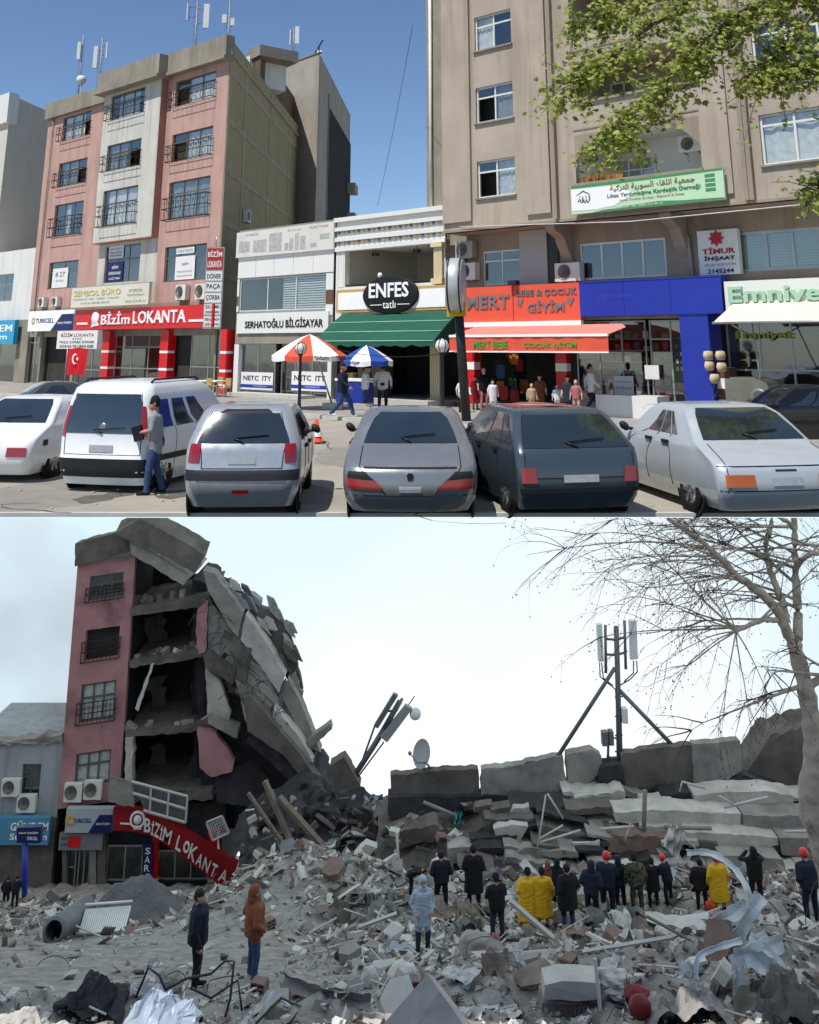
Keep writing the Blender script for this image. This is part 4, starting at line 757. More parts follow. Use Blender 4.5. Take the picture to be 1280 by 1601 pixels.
for i, (px, py) in enumerate(((1108, 556), (1127, 556), (1110, 572), (1129, 574), (1118, 592))):
    s, z = fa.px(px, py, -1.0); q = MB(); q.lathe(fa.p(s, -1.05, z), [(.001, -.16), (.2, -.14), (.26, 0), (.2, .14), (.001, .16)], 10, (0, 0, 1), 1, .6); q.build('hanging_bag', M('bag_beige', C('#c2b394'), .9, .2, 5, .2), label='beige net bag, ' + ('upper left', 'upper right', 'middle left', 'middle right', 'lowest')[i] + ' of the cluster on the blue pillar', cat='bag', group='bags on the blue pillar')
for k in range(5): MB().box(fa, sD + .05, sD + .5, -.6, -.02, SW + .35 * k, SW + .34 + .35 * k).build('striped_pier_block', m_letw if k % 2 else MC['cladding_brown'], b5)
c = fa.px(1180, 640, -2.2); t = emp('coffee_grinder', fa.p(c[0], -2.2, SW), RZ, 'stainless steel roaster cabinet on the pavement at the Emniyet shop', 'machine'); m_steel = M('stainless_steel', C('#9a9484'), .3, .12, 2, .03, metal=.85)
A = [(-.75, 0), (.75, 0), (.75, 1.0), (.6, 1.35), (.2, 1.5), (-.55, 1.5), (-.75, 1.3)]; MB().prism([fa.p(c[0] + x, -2.6, SW + z) for x, z in A], fa.y * .9).build('cabinet', m_steel, t); MB().lathe(fa.p(c[0] + .35, -2.62, SW + .9), [(.14, 0), (.22, .05), (.26, .05), (.28, 0)], 14, -fa.y).build('chute_ring', m_galv, t); MB().tube([fa.p(c[0] + .3, -2.3, SW + 1.45), fa.p(c[0] - .1, -1.6, SW + 3.2)], .025, 5).build('flue', m_alu, t)
MB().box(fa, c[0] + .95, c[0] + 4.5, -2.2, -.9, SW, SW + 1.0).build('counter', M('counter_white', C('#b9b5b8'), .4, .05), label='pale sales counter before the Emniyet shop window', cat='counter')
MB().tube([fa.p(s0 + 1, yU - .1, zO + .1), fa.p(s0 + 9, yU - .2, zO - .35), fa.p(s1, yU - .1, zO - .3)], .02, 4).build('wall_cable', m_paper, b5)

# ------------------------------------------------------------------ things on the upper pavement
def gz(px, py, z=SW): return onz(px, py, z)
def street_lamp(px, pyb, ptop, label):
    b = gz(px, pyb, SW if pyb < 668 else 0); h = b.z + (pyb - ptop) / (ppm(pyb, b.y) * 1.02); t = emp('street_lamp', b, 0, label, 'street lamp', 'black globe street lamps')
    MB().lathe(b, [(.16, 0), (.16, .08), (.1, .14), (.06, .5), (.05, h - b.z - .5), (.09, h - b.z - .45), (.05, h - b.z - .4)], 10).build('post', m_black, t); c = Vector((b.x, b.y, h - .22))
    MB().lathe(c, [(.001, -.2), (.12, -.17), (.2, -.05), (.21, .03), (.15, .15), (.001, .22)], 12).build('globe', M('lamp_globe', C('#cfd2cf'), .2, .05, 2, 0), t); q = MB()
    for k in range(6): q.tube([c + Vector((.215 * math.sin(R(a)) * math.cos(k * 1.047), .215 * math.sin(R(a)) * math.sin(k * 1.047), -.22 * math.cos(R(a)))) for a in range(10, 175, 20)], .012, 4)
    q.build('cage', m_black, t)
street_lamp(467, 652, 537, 'black globe lamp post behind the silver hatchback'); street_lamp(692, 685, 531, 'black globe lamp post right of the silver saloon')
b = gz(729, 658); t = emp('clock_pole', b, 0, 'thick black pole carrying a round sign with yellow lower rim', 'sign'); k_ = 1 / ppm(600, b.y)
zc = b.z + (658 - 452) * k_; MB().tube([b, Vector((b.x - .25, b.y, zc - .3))], .16, 10).build('pole', m_black, t)
c = Vector((b.x - .3, b.y, zc)); q = MB(); q.lathe(c, [(.001, -.3), (.9, -.27), (.95, -.2), (.95, .2), (.9, .27), (.001, .3)], 26, (.985, -.17, 0)); q.build('drum', M('drum_silver', C('#b5b8b8'), .35, .06, 1, .02, metal=.3), t)
q = MB(); q.lathe(c, [(.96, -.22), (.975, 0), (.96, .22)], 12, (.985, -.17, 0), a0=R(215), a1=R(325)); lo = min(v.z for v in q.v); q.build('rim_band', M('rim_yellow', C('#b99a1c'), .5, .1), t)
for d in (-.2, .2): MB().lathe(c + Vector((.985, -.17, 0)) * d, [(.955, -.03), (.97, 0), (.955, .03)], 26, (.985, -.17, 0)).build('black_rim', m_black, t)
MB().bx(c + Vector((-.0, -.0, -.82)), (.5, .5, .5), Matrix.Rotation(.4, 3, 'Z')).build('yellow_foot', MC['rim_yellow'], t)
def parasol(px, pyb, ptop, pw, cols, label, lean=0, txt='algida'):
    b = gz(px, pyb); k_ = 1 / ppm(pyb, b.y); top = Vector((b.x + lean, b.y, b.z + (pyb - ptop) * k_)); r_ = pw * k_ / 2; t = emp('parasol', b, 0, label, 'parasol', 'parasols before the dessert shop')
    MB().tube([b + Vector((0, 0, .1)), top], .035, 6).build('pole', m_alu, t); MB().bx(b + Vector((0, 0, .12)), (.8, .8, .22)).build('base', m_kerb, t); n = 8; hh = r_ * .55
    for i in range(n):
        P = []
        for j in range(5):
            a = (j / 4); P.append([top + Vector((a * r_ * math.cos(6.283 * (i + s_ / 3) / n + .2), a * r_ * math.sin(6.283 * (i + s_ / 3) / n + .2) , -hh * a ** 1.25 - (.05 * math.sin(3.14 * s_ / 3)) * a)) for s_ in range(4)])
        P.append([v + Vector((0, 0, -.2)) for v in P[-1]])
        MB().grid(P, False).build('panel', cols[i % 2], t)
    f = Fr((b.x, b.y - r_ * .96, 0), (1, 0, 0)); z = top.z - hh - .17
    for k, w_ in ((-.48, m_letw if cols[1] is not m_letw else m_blue), (.12, m_letw)): text(txt, f, k * r_, (k + .42) * r_, z, z + .16, 0, m_blue if txt == 'algida' else m_letk, t, .01, .02)
parasol(520, 640, 526, 118, (m_letw, m_orange), 'red and white parasol left of the people in white shirts', -1.0, 'Yudum'); parasol(568, 640, 543, 84, (M('parasol_blue', C('#2b4fa0'), .8, .06), m_letw), 'blue and white parasol above the people in white shirts', .1)
b = gz(553, 634); t = emp('ice_cream_cart', b, RZ, 'ice cream freezer cart under the blue parasol', 'cart'); MB().box(fa, *(lambda s: (s - .8, s + .8))((b - fa.o).dot(fa.x)), (b - fa.o).dot(fa.y) - .3, (b - fa.o).dot(fa.y) + .4, SW + .12, SW + 1.0).build('freezer', m_blue, t)
MB().box(fa, *(lambda s: (s - .85, s + .85))((b - fa.o).dot(fa.x)), (b - fa.o).dot(fa.y) - .34, (b - fa.o).dot(fa.y) + .44, SW + 1.003, SW + 1.1).build('lid', m_letw, t)
# traffic cone
b = onz(494, 693); t = emp('traffic_cone', b, 0, 'orange and white traffic cone beside the silver hatchback', 'cone'); m_cone = M('cone_orange', C('#e04a1e'), .6, .08); k_ = .62
MB().lathe(b, [(.24, .04), (.19, .04), (.045, k_), (.001, k_)], 14).build('cone', m_cone, t); MB().lathe(b, [(.172, .18), (.128, .34)], 14).build('white_band', m_letw, t); MB().bx(b + Vector((0, 0, .02)), (.5, .5, .04)).build('base', m_black, t)
# restaurant table and chairs
b = fa.px(333, 618, -2.2); t = emp('table', fa.p(b[0], -2.2, SW), RZ, 'white table outside the restaurant next to the red column', 'table'); MB().box(fa, b[0] - 1.0, b[0] + .7, -2.6, -1.8, SW + .72, SW + .77).build('table_top', m_letw, t)
for x in (-.9, .6):
    for y in (-2.5, -1.9): MB().box(fa, b[0] + x, b[0] + x + .05, y, y + .05, SW, SW + .719).build('leg', m_alu, t)
for i in range(3):
    x = b[0] + (-.75, .35, 1.05)[i]; y = (-1.4, -2.95, -2.3)[i]; t = emp('chair', fa.p(x, y, SW), RZ, ('beige chair behind the white restaurant table', 'beige chair in front of the white restaurant table', 'beige chair at the end of the white restaurant table')[i], 'chair', 'restaurant chairs')
    MB().box(fa, x - .22, x + .22, y - .22, y + .22, SW + .42, SW + .47).build('seat', m_gold, t); MB().box(fa, x - .22, x + .22, y + .19, y + .23, SW + .55, SW + .9).build('backrest', m_gold, t)
    for a in (-.2, .17):
        for c in (-.2, .19): MB().box(fa, x + a, x + a + .03, y + c, y + c + .03, SW, SW + (.9 if c > 0 else .419)).build('leg', m_alu, t)

# ------------------------------------------------------------------ wear on the car park: patches, oil, cracks, litter
rw_ = random.Random(4); m_oil = M('oil_stain', C('#5f5a52'), .8, .25, 3, .2, 40); m_patch = M('asphalt_patch', C('#8b867d'), .95, .15, 1.5, .5, 50); m_crack = M('crack', C('#4d4943'), .95, .2, 4, .1)
def blotch(x, y, r, z, m_, nm):
    mb = MB(); mb.add([Vector((x + r * math.cos(a) * (1 + .45 * noise.noise(Vector((math.cos(a) * 1.5 + x, math.sin(a) * 1.5, y)))), y + 1.6 * r * math.sin(a) * (1 + .45 * noise.noise(Vector((math.cos(a) * 1.5, x, math.sin(a) * 1.5)))), z)) for a in np.linspace(0, 6.28, 26)[:-1]], [tuple(range(25))]); return mb.build(nm, m_, kind='structure')
for k in range(16): blotch(rw_.uniform(-8, 8), rw_.uniform(17.2, 31), rw_.uniform(.15, .55), .003 + .0003 * k, m_oil, 'ground_stain')
for x, y, r in ((-2.2, 18.6, .9), (2.3, 19.5, .8), (-6.5, 19.0, 1.3), (-.8, 25, 1.6)): blotch(x, y, r, .0022 + abs(x) * .00001, m_patch, 'ground_patch')
mb = MB()
for k in range(22):
    x, y, a = rw_.uniform(-9, 9), rw_.uniform(17, 32), rw_.uniform(0, 6.28); P = []
    for j in range(9): P.append((x, y)); a += rw_.gauss(0, .5); x += .3 * math.cos(a); y += .3 * math.sin(a)
    for (x0, y0), (x1, y1) in zip(P, P[1:]):
        d = Vector((x1 - x0, y1 - y0, 0)).normalized(); n = Vector((-d.y, d.x, 0)) * rw_.uniform(.008, .02); mb.quad(Vector((x0, y0, .0095)) - n, Vector((x1, y1, .0095)) - n, Vector((x1, y1, .0095)) + n, Vector((x0, y0, .0095)) + n)
mb.build('ground_crack', m_crack, kind='structure')
mb = MB()
for k in range(260): x, y = rw_.uniform(-9, 9), rw_.uniform(16.9, 33); mb.bx((x, y, .015), (rw_.uniform(.02, .07), rw_.uniform(.02, .07), .02), Matrix.Rotation(rw_.random() * 3, 3, 'Z'))
mb.build('litter', m_kerb, label='small stones and litter scattered on the car park', cat='litter', kind='stuff')
# overhead wires
for (a, b, sg) in (((590, 322, 60), (645, 40, 40), .3), ((520, 545, 36), (720, 548, 34), .25)):
    A, B_ = atY(*a), atY(*b); mb = MB(); mb.tube([A.lerp(B_, t_) - Vector((0, 0, sg * 4 * t_ * (1 - t_))) for t_ in np.linspace(0, 1, 12)], .012, 4); mb.build('overhead_wire', m_black, label='thin dark wire hanging in the gap between the blocks' if a[0] == 590 else 'thin wire with bulbs strung before the dessert shop', cat='wire')
# ------------------------------------------------------------------ parked cars (outline rings stacked by height)
m_tyre = M('tyre', C('#1b1b1c'), .85, .15, 6, .1); m_rim = M('rim', C('#8b8e90'), .35, .1, 4, .02, metal=.7); m_trim = M('black_plastic', C('#232426'), .6, .15, 5, .08, 60)
m_lampr = M('lamp_red', C('#8e1216'), .15, .1, 5, .0, spec=.6, coat=.6); m_lampo = M('lamp_orange', C('#b4571c'), .15, .1, 5, 0, coat=.6); m_lampw = M('lamp_clear', C('#c9c4c0'), .15, .08, 5, 0, coat=.5); m_carglass = M('car_glass', C('#232b30'), .06, .3, 1.2, 0, spec=1.0, coat=1.0); m_plate = M('plate_blank', C('#a4a8ac'), .5, .12, 9, 0)
NR, NC, NS = 10, 6, 16
def ring(z, xr, xf, w, r, bow=.05, fb=.12):
    """outline at height z: rear edge, corner, right side, corner, front, corner, left side, corner"""
    r = min(r, w * .7, (xf - xr) * .3); pts = []
    def rear(y): return xr + bow * (y / w) ** 2
    def front(y): return xf - fb * (y / w) ** 2
    yr = w - r
    for i in range(NR): y = -yr + 2 * yr * i / (NR - 1); pts.append((rear(y), y))
    for i in range(1, NC): a = R(90) * i / NC; pts.append((rear(yr) + r - r * math.cos(a), yr + r * math.sin(a)))
    for i in range(NS): q = i / (NS - 1); x = rear(yr) + r + (front(yr) - r - rear(yr) - r) * q; pts.append((x, w + .0 - .012 * (2 * q - 1) ** 2 * w))
    for i in range(1, NC): a = R(90) * i / NC; pts.append((front(yr) - r + r * math.sin(a), yr + r * math.cos(a)))
    for i in range(NR): y = yr - 2 * yr * i / (NR - 1); pts.append((front(y), y))
    for i in range(1, NC): a = R(90) * i / NC; pts.append((front(yr) - r + r * math.cos(a), -yr - r * math.sin(a)))
    for i in range(NS): q = i / (NS - 1); x = front(yr) - r - (front(yr) - r - rear(yr) - r) * q; pts.append((x, -w + .012 * (2 * q - 1) ** 2 * w))
    for i in range(1, NC): a = R(90) * i / NC; pts.append((rear(yr) + r - r * math.sin(a), -yr - r * math.cos(a)))
    return [Vector((y, x, z)) for x, y in pts]      # local: x right, y forward, z up
I_REAR, I_RC, I_RS = 0, NR, NR + NC - 1             # indices: rear 0..NR-1, right side from I_RS
I_LS = NR * 2 + NC * 3 + NS - 3
class Body:
    def __init__(s, levels): s.z = [l[0] for l in levels]; s.rings = [ring(*l) for l in levels]; s.n = len(s.rings[0])
    def at(s, i, z):                                # fractional outline index, height
        k = max(0, min(len(s.z) - 2, next((j for j in range(len(s.z) - 1) if s.z[j + 1] >= z), len(s.z) - 2))); f = (z - s.z[k]) / (s.z[k + 1] - s.z[k])
        i0 = int(math.floor(i)); g = i - i0; a, b = i0 % s.n, (i0 + 1) % s.n
        lo = s.rings[k][a].lerp(s.rings[k][b], g); hi = s.rings[k + 1][a].lerp(s.rings[k + 1][b], g); return lo.lerp(hi, f)
    def nrm(s, i, z):
        t = s.at(i + .3, z) - s.at(i - .3, z); u = s.at(i, z + .03) - s.at(i, z - .03); n = t.cross(u)
        return n.normalized() if n.length > 1e-9 else Vector((0, -1, 0))
    def patch(s, pts, off=.006, nu=10, nv=6):       # quad in (index,height): BL BR TR TL -> points on the skin
        P = []
        for j in range(nv + 1):
            v = j / nv; row = []
            for i in range(nu + 1):
                u = i / nu; ii = (pts[0][0] * (1 - u) + pts[1][0] * u) * (1 - v) + (pts[3][0] * (1 - u) + pts[2][0] * u) * v; zz = (pts[0][1] * (1 - u) + pts[1][1] * u) * (1 - v) + (pts[3][1] * (1 - u) + pts[2][1] * u) * v
                row.append(s.at(ii, zz) + s.nrm(ii, zz) * off)
            P.append(row)
        return P
def slab_patch(P, th=.012):
    mb = MB(); mb.grid(P); b = [P[0][i] for i in range(len(P[0]))] + [P[j][-1] for j in range(1, len(P))] + [P[-1][i] for i in range(len(P[0]) - 2, -1, -1)] + [P[j][0] for j in range(len(P) - 2, 0, -1)]
    return mb
def make_car(name, label, levels, paint, loc, yaw, spec, sc=1.0, zf=1.0):
    t = emp(name, loc, yaw, label, 'van' if 'van' in name else 'car', 'cars parked nose in along the kerb', sc=sc); t.scale = (sc, sc, sc * zf); B = Body(levels); mb = MB()
    mb.grid([[*r, r[0]] for r in B.rings]); top = B.rings[-1]; c = sum(top, Vector()) / len(top); c.z += .02; n0 = len(mb.v); mb.v.append(c)
    base = (len(B.rings) - 1) * (B.n + 1)
    for i in range(B.n): mb.f.append([base + i, base + i + 1, n0]); mb.m.append(0); mb.sm.append(True)
    mb.add(B.rings[0], [tuple(range(B.n))[::-1]]); mb.build('body', paint, t, True)
    def piece(nm, pts, mat, off=.006, nu=10, nv=5, parent=None): mb = MB(); P = B.patch(pts, off, nu, nv); mb.grid(P); return mb.build(nm, mat, parent or t, True)
    rz0, rz1, ri = spec['rear']                     # rear window
    w_ = piece('rear_window', [(ri[0], rz0), (NR - 1 - ri[0], rz0), (NR - 1 - ri[1], rz1), (ri[1], rz1)], m_carglass, .008)
    mb = MB(); a, b = B.at(NR * .35, rz0 + .06) + B.nrm(NR * .35, rz0) * .03, B.at(NR * .72, rz0 + .1) + B.nrm(NR * .7, rz0) * .03
    mb.tube([B.at(NR * .45, rz0) + B.nrm(NR * .45, rz0) * .02, a], .012, 5); mb.tube([a, b], .01, 4); mb.build('wiper', m_black, w_, True)
    for nm, q, mt in spec.get('patches', ()):
        piece(nm, q, mt, .012 if 'lamp' in nm else .008)
        if nm in ('tail_lamp', 'bumper_corner'): piece(nm, [(NR - 1 - a, z) for a, z in (q[1], q[0], q[3], q[2])], mt, .012)
    for (a, b, c, d) in spec['side']:               # side windows: positions along the side 0..1 at sill and top, both sides
        z0, z1 = spec['sidez']
        piece('side_window', [(I_RS + a * (NS - 1), z0), (I_RS + b * (NS - 1), z0), (I_RS + d * (NS - 1), z1), (I_RS + c * (NS - 1), z1)], m_carglass, .007, 8, 3)
        piece('side_window', [(I_LS + (1 - b) * (NS - 1), z0), (I_LS + (1 - a) * (NS - 1), z0), (I_LS + (1 - c) * (NS - 1), z1), (I_LS + (1 - d) * (NS - 1), z1)], m_carglass, .007, 8, 3)
    for k in spec.get('seams', ()):
        for base_, s_ in ((I_RS, 1), (I_LS, -1)):
            x = base_ + (k if s_ > 0 else 1 - k) * (NS - 1); mb = MB(); mb.tube([B.at(x, z) + B.nrm(x, z) * .001 for z in np.linspace(.3, spec['sidez'][0], 6)], .007, 4); mb.build('door_seam', m_trim, t, True)
    for k in spec.get('handles', ()):
        for base_, s_ in ((I_RS, 1), (I_LS, -1)):
            x = base_ + (k if s_ > 0 else 1 - k) * (NS - 1); p = B.at(x, spec['sidez'][0] - .12); n = B.nrm(x, spec['sidez'][0] - .12); MB().bx(p + n * .015, (.03, .18, .05)).build('door_handle', m_trim, t, True)
    wr, tr = spec.get('wheel', (.3, None)), None; W = levels[2][3]
    for y in spec['axles']:
        for s_ in (-1, 1):
            c = Vector((s_ * (W - .125), y, wr[0])); mb = MB(); mb.lathe(c, [(wr[0] * .6, -.1), (wr[0] * .92, -.1), (wr[0], -.06), (wr[0], .06), (wr[0] * .92, .1), (wr[0] * .6, .1)], 24, (1, 0, 0)); wo = mb.build('wheel', m_tyre, t, True)
            mb = MB(); mb.lathe(c, [(.001, s_ * .085), (wr[0] * .2, s_ * .09), (wr[0] * .55, s_ * .07), (wr[0] * .64, s_ * .1), (wr[0] * .64, s_ * .02)], 20, (1, 0, 0)); mb.build('rim', m_rim, wo, True); mb = MB()
            for k in range(6): a = k * 1.047; mb.bx(c + Vector((s_ * .09, wr[0] * .36 * math.cos(a), wr[0] * .36 * math.sin(a))), (.025, .05, wr[0] * .5), Matrix.Rotation(a - 1.57, 3, 'X'))
            mb.build('spoke', m_rim, wo, True)
            mb = MB(); mb.lathe(c, [(wr[0] * 1.02, s_ * .06), (wr[0] * 1.24, s_ * .09), (wr[0] * 1.26, s_ * .06)], 20, (1, 0, 0)); mb.lathe(c, [(.01, s_ * .05), (wr[0] * 1.2, s_ * .055)], 20, (1, 0, 0)); mb.build('wheel_arch', m_trim, t, True)
    for s_ in (-1, 1):
        my = spec['mirror']; q = MB(); q.lathe(Vector((s_ * (W + .07), my[0], my[1])), [(.001, -.05), (.06, -.045), (.075, 0), (.06, .05), (.001, .06)], 10, (0, 1, 0), .8, 1.25); q.tube([Vector((s_ * (W - .1), my[0], my[1] - .05)), Vector((s_ * (W + .05), my[0], my[1] - .03))], .025, 5); q.build('mirror', m_trim, t, True)
    for L_n in spec.get('lines', ()):
        mb = MB(); Q = []
        for (a0, z0), (a1, z1) in zip(L_n, L_n[1:]):
            for k in range(8): u = k / 8; ii, zz = a0 + (a1 - a0) * u, z0 + (z1 - z0) * u; Q.append(B.at(ii, zz) + B.nrm(ii, zz) * .001)
        Q.append(B.at(*L_n[-1]) + B.nrm(*L_n[-1]) * .001); mb.tube(Q, .008, 4); mb.build('panel_gap', m_trim, t, True)
    if spec.get('rails'):
        for s_ in (-1, 1): q = spec['rails']; mb = MB(); mb.tube([Vector((s_ * q[0], q[1], q[3] - .05)), Vector((s_ * q[0], q[1] + .12, q[3])), Vector((s_ * q[0], q[2] - .12, q[3])), Vector((s_ * q[0], q[2], q[3] - .05))], .02, 6); mb.build('roof_rail', m_trim, t, True)
    return t, B
def pnt(name, col, metal=.35, rough=.3): return M(name, col, rough, .05, 1.5, 0, 10, metal=metal, spec=.5, coat=.7, stain=.08, scol=tuple(x * .7 + .06 for x in col), sscale=1.3)
# white van
vanL = [(.13, .12, 4.25, .8, .2, .04), (.35, .02, 4.33, .86, .22, .05), (.58, .0, 4.36, .89, .22, .05), (.62, .04, 4.35, .89, .2, .05), (.95, .05, 4.28, .9, .2, .05), (1.0, .055, 4.1, .9, .2, .05, .2), (1.12, .07, 3.5, .89, .2, .05, .2), (1.3, .1, 3.25, .865, .2, .05, .2), (1.55, .14, 2.95, .82, .2, .05, .2), (1.72, .19, 2.7, .77, .2, .06, .2), (1.8, .3, 2.45, .7, .25, .08, .2), (1.835, .5, 2.2, .58, .25, .1, .2)]
m_pw = pnt('paint_white', C('#dfe1e2'), 0, .35)
vb = onz(150, 772); t, B = make_car('white_van', 'white delivery van with dark rear window and roof rails', vanL, m_pw, vb, R(-14), dict(lines=([(-.8, .62), (-.8, 1.74)], [(NR - .2, .62), (NR - .2, 1.74)], [(-.8, .62), (NR - .2, .62)]), rear=(.97, 1.62, (-1.0, -.5)), side=((.02, .2, .03, .18), (.24, .45, .24, .42), (.49, .73, .48, .63)), sidez=(1.05, 1.52), seams=(.22, .47, .75), handles=(.43, .52), axles=(.72, 3.5), mirror=(2.95, 1.12), mm=m_trim, rails=(.66, .45, 2.3, 1.86), wheel=(.31,), patches=(('tail_lamp', [(-2.6, .92), (-.6, .92), (-.5, 1.42), (-2.0, 1.42)], m_lampr), ('bumper', [(-3.5, .26), (NR + 2.5, .26), (NR + 2.5, .56), (-3.5, .56)], m_trim), ('number_plate', [(3, .66), (6, .66), (6, .78), (3, .78)], m_plate))), 1.06)
for s_ in (0, 1):
    q = MB(); a0 = I_RS if s_ == 0 else I_LS; P = B.patch([(a0 + .5, .5), (a0 + NS - 2, .5), (a0 + NS - 2, .6), (a0 + .5, .6)], .012); q.grid(P); q.build('side_moulding', m_trim, t, True)
q = MB(); c = B.at(4.5, 1.08) + B.nrm(4.5, 1.08) * .012; q.lathe(c, [(.001, .01), (.05, .012), (.065, 0)], 16, B.nrm(4.5, 1.08)); q.build('badge', m_rim, t, True)
# silver hatchback
hatL = [(.13, .16, 3.65, .72, .2, .05), (.32, .03, 3.76, .79, .24, .06), (.5, .0, 3.8, .825, .25, .07), (.6, .02, 3.8, .83, .25, .07), (.66, .05, 3.78, .83, .24, .07), (.86, .08, 3.7, .83, .24, .07, .25), (.95, .11, 3.4, .825, .22, .07, .3), (1.05, .17, 2.75, .8, .2, .07, .3), (1.25, .29, 2.4, .73, .2, .08, .25), (1.42, .4, 2.1, .66, .2, .08, .25), (1.49, .52, 1.9, .58, .22, .1, .2), (1.515, .75, 1.7, .45, .22, .1, .2)]
m_ps = pnt('paint_silver', C('#b4b7ba'), .45, .3)
hb = onz(373, 811); t, B = make_car('silver_hatchback', 'silver hatchback with black bumper strip beside the traffic cone', hatL, m_ps, hb, R(2), dict(lines=([(.2, .66), (.0, 1.0), (-.8, 1.42)], [(NR - 1.2, .66), (NR - 1, 1.0), (NR - .2, 1.42)], [(.2, .66), (NR - 1.2, .66)]), rear=(1.0, 1.4, (-1.0, -.3)), side=((.06, .24, .1, .22), (.27, .47, .26, .42), (.5, .74, .47, .6)), sidez=(1.0, 1.36), seams=(.25, .48, .76), handles=(.28, .52), axles=(.62, 3.05), mirror=(2.45, 1.02), wheel=(.29,), patches=(('tail_lamp', [(-3.2, .74), (-.2, .74), (.1, .99), (-2.6, .99)], m_lampr), ('bumper_strip', [(-4, .5), (NR + 3, .5), (NR + 3, .64), (-4, .64)], m_trim), ('fog_lamp', [(3.6, .33), (5.4, .33), (5.4, .38), (3.6, .38)], m_lampr), ('number_plate', [(3, .72), (6, .72), (6, .83), (3, .83)], m_plate), ('spoiler', [(.8, 1.4), (NR - 1.8, 1.4), (NR - 2.1, 1.455), (1.1, 1.455)], m_trim))), 1.12, .97)
# silver saloon
sedL = [(.13, .18, 4.4, .76, .25, .08), (.28, .03, 4.52, .84, .28, .1), (.45, .0, 4.56, .875, .3, .12), (.62, .02, 4.54, .88, .28, .1, .3), (.7, .05, 4.45, .875, .28, .1, .3), (.745, .12, 4.3, .87, .28, .1, .3), (.84, .34, 4.0, .86, .28, .1, .4), (.93, .58, 3.5, .845, .28, .1, .4), (.96, .68, 3.15, .82, .25, .08, .4), (1.12, .9, 2.85, .765, .22, .08, .35), (1.29, 1.14, 2.6, .7, .22, .08, .3), (1.39, 1.34, 2.4, .61, .24, .1, .3), (1.41, 1.55, 2.2, .48, .24, .1, .3)]
m_pg = pnt('paint_grey_silver', C('#8d9092'), .5, .3)
sb = onz(641, 820); t, B = make_car('silver_saloon', 'silver grey saloon seen from behind in the middle of the row', sedL, m_pg, sb, R(-.5), dict(lines=([(2.0, .38), (1.0, .55), (-.8, .72), (-1, .94)], [(NR - 3, .38), (NR - 2, .55), (NR - .2, .72), (NR, .94)], [(-4, .36), (NR + 3, .36)]), rear=(.97, 1.36, (-1.0, -.3)), side=((.2, .3, .27, .32), (.32, .48, .34, .46), (.5, .7, .48, .58)), sidez=(1.0, 1.3), seams=(.31, .5, .7), handles=(.33, .52), axles=(.95, 3.6), mirror=(2.75, 1.02), wheel=(.31,), patches=(('tail_lamp', [(-3.6, .44), (1.9, .44), (1.0, .55), (-3.2, .58)], m_lampr), ('tail_lamp_top', [(-3.2, .58), (1.0, .55), (.2, .66), (-2.8, .66)], m_trim), ('tail_lamp_top', [(NR - 2.0, .55), (NR + 2.2, .58), (NR + 1.8, .66), (NR - 1.2, .66)], m_trim), ('number_plate', [(3.4, .4), (5.6, .4), (5.6, .48), (3.4, .48)], m_plate), ('deck_spoiler', [(.0, .7), (NR - 1, .7), (NR - 1, .718), (.0, .718)], m_trim))), 1.2, .92)
q = MB(); c = B.at(4.5, .6) + B.nrm(4.5, .6) * .006; q.prism([c + Vector((x, -.01, z)) for x, z in ((-.03, -.05), (.03, -.05), (.045, .02), (.02, .05), (-.02, .05), (-.045, .02))], Vector((0, .012, 0))); q.build('badge', m_black, t, True)
# dark blue-grey estate hatch
tipL = [(.13, .14, 3.85, .76, .14, .03), (.3, .02, 3.95, .81, .14, .03), (.5, .0, 3.98, .835, .13, .03), (.72, .02, 3.97, .84, .13, .03, .15), (.86, .05, 3.85, .838, .13, .03, .2), (.93, .08, 3.2, .83, .12, .03, .25), (1.06, .24, 2.98, .79, .12, .03, .25), (1.25, .48, 2.68, .725, .12, .03, .25), (1.38, .64, 2.45, .675, .13, .04, .25), (1.44, .76, 2.3, .6, .15, .05, .2), (1.46, .98, 2.1, .48, .18, .06, .2)]
m_pb = pnt('paint_slate', C('#46525c'), .4, .3)
tb = onz(912, 813); t, B = make_car('slate_hatchback', 'dark slate hatchback with rust faded roof behind the round sign pole', tipL, m_pb, tb, R(11), dict(lines=([(-.6, .56), (-.6, .95), (-.6, 1.4)], [(NR - .4, .56), (NR - .4, .95), (NR - .4, 1.4)], [(-.6, .56), (NR - .4, .56)]), rear=(.95, 1.37, (-.6, -.3)), side=((.04, .2, .1, .18), (.23, .46, .22, .42), (.49, .74, .46, .6)), sidez=(.99, 1.37), seams=(.22, .48, .76), handles=(.26, .52), axles=(.72, 3.15), mirror=(2.75, 1.0), mm=m_trim, wheel=(.29,), patches=(('tail_lamp', [(-2.2, .5), (.8, .5), (.7, .7), (-2.0, .7)], m_lampr), ('bumper_lip', [(-3.5, .36), (NR + 2.5, .36), (NR + 2.5, .42), (-3.5, .42)], m_trim), ('number_plate', [(3, .5), (6, .5), (6, .6), (3, .6)], m_plate))), 1.22, .89)
mb = MB(); P = [[Vector((x * (.5 + .03 * y), 1.05 + y * .62, 1.478 - .006 * abs(x) * 6)) for x in np.linspace(-.85, .85, 8)] for y in np.linspace(0, 1.6, 6)]; mb.grid(P); mb.build('faded_roof_paint', M('roof_rust', C('#8a5a48'), .6, .25, 2.5, .05, stain=.6, scol=C('#5a6068'), sscale=3), t, True)
